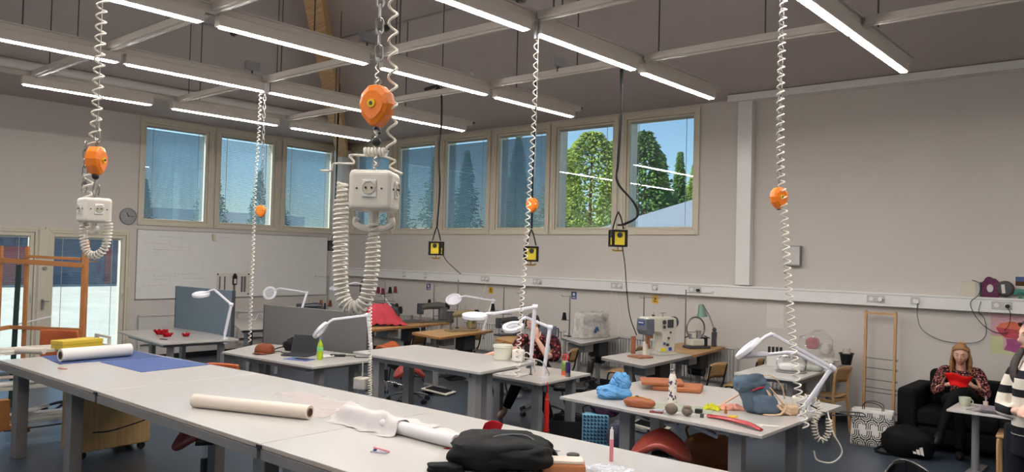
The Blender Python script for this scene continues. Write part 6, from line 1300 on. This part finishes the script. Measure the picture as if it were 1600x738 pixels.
for y in (-.07,.06): MB().tube(spline([(-.1,y,.38),(-.09,y,.46),(0,y,.48),(.09,y,.45),(.1,y,.38)],6),.008,8,flat=.5).build('bag_handle',_M['bag_ink'],t,smooth=True)
t=thing('black_duffel','black soft bag with a small white logo on the floor by the sofa','bag',(-2.2,9.02,0),math.radians(6)); blob(MB(),(0,0,0),(.50,.26,.34),5,.18,2.3,32,18).build('bag_body',_M['nylon_black'],t,smooth=True)
m=MB()
for k in range(3): m.add([(.07+.035*k,-.135,.07),(.10+.035*k,-.138,.07-.006*k),(.075+.03*k+.02,-.135,.09+.028*k),(.045+.03*k+.02,-.132,.095+.02*k)],[(0,1,2,3)])
m.build('white_logo',_M['paper'],t,thick=.002)
t=thing('dark_strap_bundle','small dark strap bundle on the floor before the patterned bag','strap',(-2.42,8.98,0)); MB().tube(spline([(-.1,0,.02),(-.04,.03,.06),(.04,0,.05),(.08,-.03,.02),(0,-.05,.015),(-.08,-.03,.02)],5),.014,8).build('strap_loop',_M['strap_black'],t,smooth=True)
# small pedestal table
tb=thing('pedestal_table','small grey table on a steel pillar before the sofa','table',(-1.55,8.85,0),math.radians(0))
MB().box(-.2,-.28,.60,.75,.3,.622).build('tabletop',_M['radiator_white'],tb,bevel=.004); MB().cyl((0,0,.02),(0,0,.6),.035,n=20).build('pillar',_M['grey_metal'],tb,smooth=True); MB().box(-.06,-.32,0,.06,.3,.022).build('foot',_M['grey_metal'],tb,bevel=.006); MB().cyl((.6,0,.02),(.6,0,.6),.035,n=20).build('pillar',_M['grey_metal'],tb,smooth=True)
mat('mug_green',(196,200,178),.35,var=.03)
t=thing('mug','pale green mug with a handle on the pedestal table','mug',(-1.66,8.93,.622)); MB().lathe([(.0,0),(.032,0),(.05,.03),(.055,.085),(.051,.085),(.045,.03),(.028,.008),(0,.008)],n=26,caps=False).build('mug_body',_M['mug_green'],t,smooth=True); MB().tube([(.05+.022*math.sin(a),0,.045+.024*math.cos(a)) for a in [i*math.pi/8 for i in range(9)]],.005,8).build('mug_handle',_M['mug_green'],t,smooth=True)
cols=['paper','roll_cream','poster_pink','radiator_white','sign_blue']; mat('mag_a',(150,140,150),.4,var=.4,scale=18); mat('mag_b',(190,180,176),.4,var=.25,scale=14)
for k in range(5):
    t=thing('magazine',('bottom','second','middle','fourth','top')[k]+' magazine of the loose pile behind the mug','magazine',(-1.45+.02*k,8.80-.012*k,.6225+k*.0075),.15*((k*7)%5-2)); MB().box(-.12,-.15,0,.12,.15,.006).build('cover_sheet',_M[('mag_a','mag_b')[k%2]],t,bevel=.001); MB().box(-.118,-.148,.0015,.1215,.1515,.0045).build('pages',_M['paper'],t)
t=thing('pen_cup','small cup with pens behind the magazines','pen cup',(-1.50,9.05,.622)); MB().lathe([(.02,0),(.024,.05)],n=14).build('cup_body',_M['roll_cream'],t,smooth=True)
for k in range(3): MB().cyl((.004*k,0,.03),(.012*k-.012,.006,.1),.003,n=6).build('pen',_M[('steel','paper','ink_grey')[k]],t)
t=thing('wooden_stool','light wooden chair leg and seat beside the standing woman','stool',(-1.15,8.75,0),math.radians(5))
MB().box(-.2,-.2,.42,.2,.2,.45).build('seat',_M['birch_ply'],t,bevel=.012,seg=3)
for x in (-.18,.18):
    for y in (-.18,.18): MB().tube(spline([(x,y,0),(x,y,.36),(x*.95,y*.95,.41),(x*.75,y*.75,.43)],4),.016,8).build('leg',_M['birch'],t,smooth=True)
t=thing('black_bowl_chair','glossy black curved chair back at the bottom edge','chair',(-1.52,6.30,0),math.radians(40)); mat('gloss_black',(20,22,26),.2,coat=.3)
MB().grid(lambda u,v: ((u-.5)*.46*math.cos((v-.5)*1.2),.12*math.sin(u*3.14)+.0,.30+.26*v-.10*(2*u-1)**2*v),16,10).build('shell',_M['gloss_black'],t,smooth=True,thick=.02)
MB().box(-.2,-.3,.30,.2,.12,.34).build('seat',_M['gloss_black'],t,bevel=.015); MB().cyl((0,-.05,.08),(0,-.05,.3),.03,n=12).build('column',_M['black'],t,smooth=True)
for i in range(5): a=i*1.2566; MB().tube([(0,-.05,.1),(math.cos(a)*.28,-.05+math.sin(a)*.28,.04)],[.02,.012],8).build('base_arm',_M['black'],t,smooth=True)
# ================================================================== PEOPLE
mat('skin',(218,168,148),.5,var=.04,scale=20); mat('skin2',(220,176,158),.5,var=.04,scale=20); mat('lip',(176,96,92),.45); mat('eye_white',(226,220,214),.3); mat('iris',(60,70,80),.25); mat('brow',(120,88,62),.8)
mat('hair_blond',(164,120,78),.6,var=.25,scale=40); mat('hair_dark',(44,30,28),.55,var=.3,scale=40); mat('jeans_dark',(20,23,33),.8,var=.1,bump=.2,bscale=300); mat('trouser_black',(11,11,13),.8,var=.1); mat('shoe_black',(20,18,18),.5)
def floral(name, base, a, b, sc):
    m = mat(name, base, .8, bump=.15, bscale=120); n = m.node_tree.nodes; l = m.node_tree.links; bs = n['Principled BSDF']
    tc = [x for x in n if x.type == 'TEX_COORD'][0]; v = n.new('ShaderNodeTexVoronoi'); v.inputs['Scale'].default_value = sc; l.new(tc.outputs['Object'], v.inputs['Vector'])
    r = n.new('ShaderNodeValToRGB'); r.color_ramp.interpolation = 'CONSTANT'; e = r.color_ramp.elements; e[0].position = 0; e[0].color = srgb(a)+(1,); e[1].position = .34; e[1].color = srgb(base)+(1,)
    k = e.new(.2); k.color = srgb(b)+(1,); k = e.new(.56); k.color = srgb((26,18,22))+(1,)
    l.new(v.outputs['Distance'], r.inputs[0]); l.new(r.outputs[0], bs.inputs['Base Color']); return m
floral('floral_pink',(120,64,66),(208,170,156),(186,116,108),55); floral('floral_dark',(88,30,38),(190,150,130),(140,50,52),26)
def striped(name, dark, light, sc, ph=0):
    m = mat(name, light, .85, bump=.2, bscale=260); n = m.node_tree.nodes; l = m.node_tree.links; bs = n['Principled BSDF']; tc = [x for x in n if x.type == 'TEX_COORD'][0]
    s = n.new('ShaderNodeSeparateXYZ'); l.new(tc.outputs['Object'], s.inputs[0]); a = n.new('ShaderNodeMath'); a.operation = 'MULTIPLY_ADD'; a.inputs[1].default_value = sc; a.inputs[2].default_value = ph
    l.new(s.outputs['Z'], a.inputs[0]); f = n.new('ShaderNodeMath'); f.operation = 'FRACT'; l.new(a.outputs[0], f.inputs[0]); g = n.new('ShaderNodeMath'); g.operation = 'GREATER_THAN'; g.inputs[1].default_value = .58; l.new(f.outputs[0], g.inputs[0])
    mx = n.new('ShaderNodeMix'); mx.data_type = 'RGBA'; mx.inputs['A'].default_value = srgb(light)+(1,); mx.inputs['B'].default_value = srgb(dark)+(1,); l.new(g.outputs[0], mx.inputs['Factor']); l.new(mx.outputs['Result'], bs.inputs['Base Color']); return m
striped('sweater_stripes',(26,26,32),(218,208,196),9.2,.12)
def head_mb(mbx, c, R, s=1.0):
    """head centre c, rotation R (face towards local -Y)"""
    n, m = 40, 34; vs = []
    for i in range(m+1):
        ph = math.pi*i/m
        for k in range(n):
            t = 2*math.pi*k/n; d = Vector((math.sin(ph)*math.cos(t), math.sin(ph)*math.sin(t), math.cos(ph)))
            x, y, z = d.x*.073, d.y*.092, d.z*.112
            if z < 0: q = -z/.112; x *= 1-.34*q**1.5; y = y*(1-.16*q)-.012*q
            f = max(0, -d.y)
            g = lambda cx, cz, sx, sz: math.exp(-((x-cx)/sx)**2-((z-cz)/sz)**2)*(f > .2)
            y -= .021*g(0,-.024,.010,.017)+.012*g(0,-.005,.007,.022)            # nose
            y += .010*g(.03,.006,.016,.012)+.010*g(-.03,.006,.016,.012)          # sockets
            y -= .005*g(0,.026,.045,.010)                                        # brow
            y -= .006*g(0,-.055,.02,.007)+.006*g(0,-.064,.017,.006)              # lips
            y -= .010*g(0,-.09,.022,.016)                                        # chin
            y -= .004*g(.042,-.025,.018,.02)+.004*g(-.042,-.025,.018,.02)        # cheeks
            vs.append(Vector(c)+R @ (Vector((x, y, z))*s))
    mbx.add(vs, [(i*n+k, (i+1)*n+k, (i+1)*n+(k+1) % n, i*n+(k+1) % n) for i in range(m) for k in range(n)])
    for e in (-1, 1):                                                            # ears
        pts = [Vector(c)+R @ (Vector((e*.074, .008+.014*math.cos(a), -.008+.026*math.sin(a)))*s) for a in [i*math.pi/5 for i in range(10)]]
        mbx.tube(pts, .006*s, 6, closed=True); mbx.ball(Vector(c)+R @ (Vector((e*.071,.008,-.008))*s), .016*s, 8, 6, sc=(.35,1,1.3), R=R)
def face_parts(root, c, R, s=1.0, closed=False):
    P = lambda x, y, z: Vector(c)+R @ (Vector((x, y, z))*s)
    for e in (-1, 1):
        MB().ball(P(e*.030,-.0745,.006), .0115*s, 14, 9, R=R).build('eye', _M['skin' if closed else 'eye_white'], root, smooth=True)
        if not closed: MB().ball(P(e*.030,-.084,.004), .0042*s, 10, 6, R=R).build('iris', _M['iris'], root, smooth=True)
        MB().tube([P(e*.017,-.083,.011-(.006 if closed else 0)),P(e*.03,-.088,.015-(.009 if closed else 0)),P(e*.044,-.078,.011-(.006 if closed else 0))], .0022*s, 6).build('eyelid', _M['brow'], root, smooth=True)
        MB().tube([P(e*.014,-.090,.026),P(e*.03,-.089,.032),P(e*.048,-.076,.027)], [.0025*s,.0032*s,.0016*s], 6).build('eyebrow', _M['brow'], root, smooth=True)
    MB().tube([P(-.021,-.080,-.060),P(-.008,-.091,-.0565),P(0,-.092,-.058),P(.008,-.091,-.0565),P(.021,-.080,-.060)], [.002*s,.0042*s,.004*s,.0042*s,.002*s], 8).build('lips', _M['lip'], root, smooth=True)
def hand_mb(mbx, w, fdir, up, side, curl=.6, s=1.0):
    """w wrist; fdir towards the fingers; up = back of the hand; side = +1/-1 thumb side"""
    w = Vector(w); f = Vector(fdir).normalized(); u = Vector(up); u = (u-f*u.dot(f)).normalized(); a = f.cross(u)*side
    B = Matrix((a, f, u)).transposed()
    mbx.ball(w+f*.045*s, .045*s, 14, 9, sc=(.88,1.12,.36), R=B)
    mbx.tube([w-f*.03*s, w+f*.02*s], [.025*s, .029*s], 10, flat=.75)
    for i, L in enumerate((.070,.078,.072,.058)):
        b = w+f*.085*s+a*(.030-.020*i)*s; pts = [b-f*.02*s]; d = f.copy(); p = b; rr = [.0092*s]
        for j, seg in enumerate((.45,.32,.23)):
            ang = curl*(.5,1.0,.8)[j]; d = (d*math.cos(ang)-u*math.sin(ang)).normalized() if j else (f*math.cos(ang*.7)-u*math.sin(ang*.7)).normalized()
            pts.append(p.copy()); rr.append(.0088*s-.001*j*s); p = p+d*L*seg*s
        pts.append(p); rr.append(.0062*s); mbx.tube(pts, rr, 8)
    b = w+f*.025*s+a*.03*s; d = (f*.6+a*.75-u*.25).normalized(); d2 = (f*.9+a*.25-u*.4).normalized()
    mbx.tube([b-d*.01*s, b+d*.03*s, b+d*.03*s+d2*.03*s, b+d*.03*s+d2*.048*s], [.013*s,.0115*s,.0095*s,.007*s], 8)
def person(label, loc, rz): return thing('person', label, 'person', loc, rz)
def fuse(mbx, name, m, root, vox):
    o = mbx.build(name, m, root, smooth=True); k = o.modifiers.new('r', 'REMESH'); k.mode = 'VOXEL'; k.voxel_size = vox; k.use_smooth_shade = True
    k = o.modifiers.new('s', 'SMOOTH'); k.factor = .5; k.iterations = 2; return o
def hair(root, c, R, m, s=1.0, length=.2, locks=70, seed=1, back=True, bun=False, part='hair'):
    g = MB(); rnd = random.Random(seed)
    P = lambda x, y, z: Vector(c)+R @ (Vector((x, y, z))*s)
    vs = []; n, mm = 30, 16
    for i in range(mm+1):
        ph = math.pi*.62*i/mm
        for k in range(n):
            t = 2*math.pi*k/n; d = Vector((math.sin(ph)*math.cos(t), math.sin(ph)*math.sin(t), math.cos(ph)))
            lim = 1.0 if d.y > -.15 else 1.0
            z = d.z*.124; y = d.y*.106+.006; x = d.x*.084
            if d.y < -.2:
                lim = .088-.05*abs(d.x)**2
                if z < lim: z = lim; y *= .93
            vs.append(P(x, y, z))
    g.add(vs, [(i*n+k, (i+1)*n+k, (i+1)*n+(k+1) % n, i*n+(k+1) % n) for i in range(mm) for k in range(n)])
    for i in range(locks):
        a = rnd.uniform(-.12, math.pi+.12); x0 = math.cos(a)*.078; y0 = math.sin(a)*.094+.01; L = length*rnd.uniform(.75, 1.1)
        pts = [P(x0*.9, y0*.9, .07), P(x0*1.08, y0*1.06, .0), P(x0*1.16+rnd.uniform(-.012,.012), y0*1.05+rnd.uniform(-.01,.01), -.5*L), P(x0*1.18+rnd.uniform(-.02,.02), y0*.95-.01+rnd.uniform(-.012,.012), -L)]
        g.tube(spline(pts, 4), [.011*s]*9+[.009*s,.008*s,.006*s,.003*s], 5)
    if bun: g.ball(P(0,.05,.105), .03*s, 12, 8, sc=(1.5,1,.7), R=R)
    return g.build(part, _M[m], root, smooth=True)
# ---- 1 woman on the sofa (faces the room, looks down at red work)
p = person('woman with long fair hair in pink floral blouse, seated on the black sofa',(-1.86,9.78,0),math.radians(10))
R1 = Euler((math.radians(10), 0, math.radians(-3))).to_matrix(); hc = (0,-.10,1.055)
b = MB(); head_mb(b, hc, R1); b.tube([(0,-.02,.86),(0,-.05,.95),(0,-.07,1.0)],[.055,.048,.046],12)
hand_mb(b,(-.11,-.27,.74),(.5,-.42,.35),(-.3,-.5,.8),-1,.8); hand_mb(b,(.13,-.27,.74),(-.5,-.42,.35),(.3,-.5,.8),1,.8)
b.tube([(-.2,-.17,.68),(-.11,-.27,.74)],[.034,.024],10).tube([(.2,-.17,.68),(.13,-.27,.74)],[.034,.024],10)
b.tube([(0,.05,.45),(0,.03,.65),(0,0,.84)],[.11,.10,.10],14,flat=.7)
for e in (-1,1): b.tube([(0,0,.85),(e*.16,-.01,.835),(e*.225,-.08,.65),(e*.195,-.175,.685)],[.04,.042,.036,.034],10)
fuse(b,'body',_M['skin'],p,.0045)
face_parts(p,hc,R1,1,True)
t = MB(); t.tube([(0,.08,.42),(0,.06,.55),(0,.02,.70),(0,.0,.82),(0,-.01,.885),(0,-.02,.905)],[.165,.15,.155,.165,.11,.058],18,flat=.68)
for e in (-1,1): t.tube(spline([(e*.10,0,.86),(e*.17,-.01,.845),(e*.225,-.05,.72),(e*.235,-.10,.635),(e*.17,-.21,.69),(e*.13,-.255,.735)],4),[.055,.058,.06,.06,.058,.055,.054,.053,.052,.05,.05,.05,.046,.044,.042,.04,.038,.036,.034,.032,.033][:21],12)
fuse(t,'blouse',_M['floral_pink'],p,.007)
l = MB()
l.tube(spline([(-.09,.05,.52),(-.10,-.2,.56),(-.06,-.42,.60),(-.03,-.46,.50),(-.0,-.43,.28),(.0,-.42,.1)],4),[.09,.09,.088,.085,.082,.08,.078,.075,.072,.07,.068,.064,.062,.06,.058,.056,.053,.05,.048,.045,.043][:21],12)
l.tube(spline([(.09,.05,.52),(.1,-.2,.60),(.04,-.42,.68),(-.05,-.47,.62),(-.13,-.50,.42),(-.17,-.55,.25)],4),[.09,.09,.088,.085,.082,.08,.078,.075,.072,.07,.068,.064,.062,.06,.058,.056,.053,.05,.048,.045,.043][:21],12)
fuse(l,'trousers',_M['trouser_black'],p,.008)
MB().ball((0,-.50,.045),.05,14,9,sc=(.9,2.3,.85)).ball((-.19,-.62,.22),.05,14,9,sc=(.9,2.2,.85),R=Euler((.5,0,-.3)).to_matrix()).build('boots',_M['shoe_black'],p,smooth=True)
hair(p,hc,R1,'hair_blond',1,.22,80,2,bun=True)
mat('felt_red',(222,24,22),.7,var=.06,bump=.15)
t = thing('red_felt_piece','bright red felt piece held up in the seated woman\'s hands','fabric',(-1.80,9.36,.80),math.radians(12))
MB().grid(lambda u,v: ((u-.5)*.26*(1-.45*(1-v)),-.02*math.sin(u*3.14)+.015*math.sin(v*5),-.055+.13*v+.015*math.sin(u*6)),14,10).build('felt_sheet',_M['felt_red'],t,smooth=True,thick=.006)
# ---- 2 woman in striped sweater at the right edge
p = person('woman in cream and black striped sweater and dark jeans, hands clasped, at right edge',(-.66,5.615,0),math.radians(-25))
R2 = Euler((math.radians(4), 0, math.radians(-26))).to_matrix(); hc = (.0,-.02,1.60)
b = MB(); head_mb(b, hc, R2); b.tube([(0,.03,1.42),(0,.01,1.5),(0,0,1.54)],[.056,.05,.048],12)
hand_mb(b,(.0,-.185,1.165),(.85,-.35,.12),(-.2,-.8,.55),-1,.9); hand_mb(b,(.175,-.165,1.14),(-.85,-.4,.25),(.2,-.7,.7),1,.9)
b.tube([(-.09,-.13,1.15),(.0,-.185,1.165)],[.034,.024],10).tube([(.24,-.11,1.12),(.175,-.165,1.14)],[.034,.024],10)
b.tube([(0,0,1.0),(0,0,1.2),(0,.01,1.40)],[.11,.11,.10],14,flat=.7)
b.tube([(0,0,1.4),(-.13,0,1.36),(-.145,-.08,1.17),(-.09,-.13,1.15)],[.04,.04,.034,.033],10); b.tube([(0,0,1.4),(.14,0,1.36),(.21,-.07,1.17),(.24,-.11,1.12)],[.04,.04,.034,.033],10)
fuse(b,'body',_M['skin2'],p,.005); face_parts(p,hc,R2,1)
t = MB(); t.tube([(0,0,1.02),(0,0,1.06),(0,-.01,1.2),(0,0,1.34),(0,.01,1.43),(0,.02,1.465)],[.18,.175,.165,.17,.11,.065],20,flat=.66)
AR=[.05,.052,.053,.053,.052,.051,.05,.05,.05,.05,.05,.049,.048,.047,.046,.045,.045,.044,.043,.041,.04]
t.tube(spline([(-.08,.01,1.405),(-.135,.01,1.37),(-.155,-.04,1.26),(-.15,-.09,1.16),(-.10,-.135,1.15),(-.03,-.175,1.16)],4),AR,12); t.tube(spline([(.08,.01,1.405),(.145,.01,1.37),(.19,-.04,1.26),(.22,-.08,1.16),(.235,-.12,1.13),(.19,-.16,1.14)],4),AR,12)
fuse(t,'sweater',_M['sweater_stripes'],p,.008)
l = MB()
for e in (-1,1): l.tube([(e*.08,0,1.05),(e*.09,0,.9),(e*.09,-.01,.5),(e*.09,.01,.1)],[.105,.10,.07,.052],14)
l.tube([(0,0,1.06),(0,0,.9)],[.165,.17],16,flat=.68); fuse(l,'jeans',_M['jeans_dark'],p,.009)
for e in (-1,1): MB().ball((e*.09,-.05,.045),.05,14,9,sc=(.9,2.4,.85)).build('shoe',_M['shoe_black'],p,smooth=True)
hair(p,hc,R2,'hair_dark',1,.26,70,4)
MB().tube(spline([(-.05,-.05,1.54),(-.075,-.10,1.44),(-.06,-.135,1.36),(-.02,-.15,1.30)],4),[.024,.028,.03,.031,.032,.031,.03,.028,.025,.022,.018,.013,.006],10,flat=.6).build('hair_strand',_M['hair_dark'],p,smooth=True)
# ---- 3 person behind the bucket table
p = person('person in dark red patterned shirt seated behind the bucket, legs crossed',(-6.22,7.80,0),math.radians(28))
R3 = Euler((math.radians(18), 0, math.radians(8))).to_matrix(); hc = (-.06,-.10,1.17)
b = MB(); head_mb(b, hc, R3); b.tube([(-.03,-.0,.98),(-.04,-.04,1.06),(-.05,-.06,1.1)],[.06,.052,.05],12)
hand_mb(b,(-.50,-.55,.80),(-.6,-.6,-.1),(0,0,1),1,.4); b.tube(spline([(-.22,-.18,.83),(-.33,-.38,.83),(-.50,-.55,.80)],4),[.05,.048,.046,.043,.04,.036,.032,.028,.025],10)
hand_mb(b,(.02,-.22,.98),(-.1,-.1,.9),(.3,-.8,.2),1,.5); b.tube([(.16,-.24,.78),(.02,-.22,.98)],[.042,.026],10); b.tube([(0,.04,.5),(0,.02,.75),(-.01,0,.95)],[.12,.11,.10],14,flat=.7); b.tube([(0,0,.95),(-.2,-.03,.91),(-.25,-.14,.83),(-.22,-.18,.83)],[.04,.045,.045,.048],10); b.tube([(0,0,.95),(.2,-.02,.91),(.23,-.12,.77),(.16,-.24,.78)],[.04,.045,.045,.042],10)
fuse(b,'body',_M['skin'],p,.005); face_parts(p,hc,R3)
t = MB(); t.tube([(0,.05,.48),(0,.04,.62),(0,.0,.78),(0,-.01,.92),(-.01,-.01,.99),(-.02,-.02,1.01)],[.19,.185,.18,.185,.12,.06],18,flat=.72)
t.tube(spline([(-.12,-.01,.96),(-.21,-.03,.93),(-.27,-.13,.84),(-.24,-.22,.83)],4),[.06,.065,.07,.07,.07,.07,.068,.066,.064,.062,.062,.06,.06],12); t.tube(spline([(.12,-.01,.96),(.21,-.02,.93),(.25,-.1,.78),(.20,-.2,.76)],4),[.06,.065,.07,.07,.07,.07,.068,.066,.064,.062,.062,.06,.06],12)
fuse(t,'shirt',_M['floral_dark'],p,.008)
l = MB(); rr = [.1,.1,.098,.095,.092,.09,.088,.085,.082,.08,.078,.074,.072,.07,.068,.066,.063,.06,.058,.055,.053]
l.tube(spline([(-.09,.02,.55),(-.10,-.22,.58),(-.04,-.45,.58),(.08,-.52,.45),(.2,-.55,.25),(.26,-.55,.10)],4),rr,12)
l.tube(spline([(.09,.02,.55),(.1,-.22,.62),(-.02,-.45,.64),(-.12,-.50,.52),(-.22,-.52,.30),(-.27,-.54,.17)],4),rr,12); fuse(l,'trousers',_M['trouser_black'],p,.009)
mat('shoe_pattern',(150,120,104),.6,var=.5,scale=60); 
MB().ball((-.30,-.62,.12),.05,14,9,sc=(.95,2.3,.9),R=Euler((.5,0,-.3)).to_matrix()).build('patterned_shoe',_M['shoe_pattern'],p,smooth=True); MB().ball((.28,-.62,.045),.05,14,9,sc=(.95,2.3,.85)).build('shoe',_M['shoe_black'],p,smooth=True)
hair(p,hc,R3,'hair_dark',1,.08,30,7)
t = saddle_stool('saddle stool under the seated person behind the bucket',(-6.2,7.86,0),.4,.46,'black',.95)
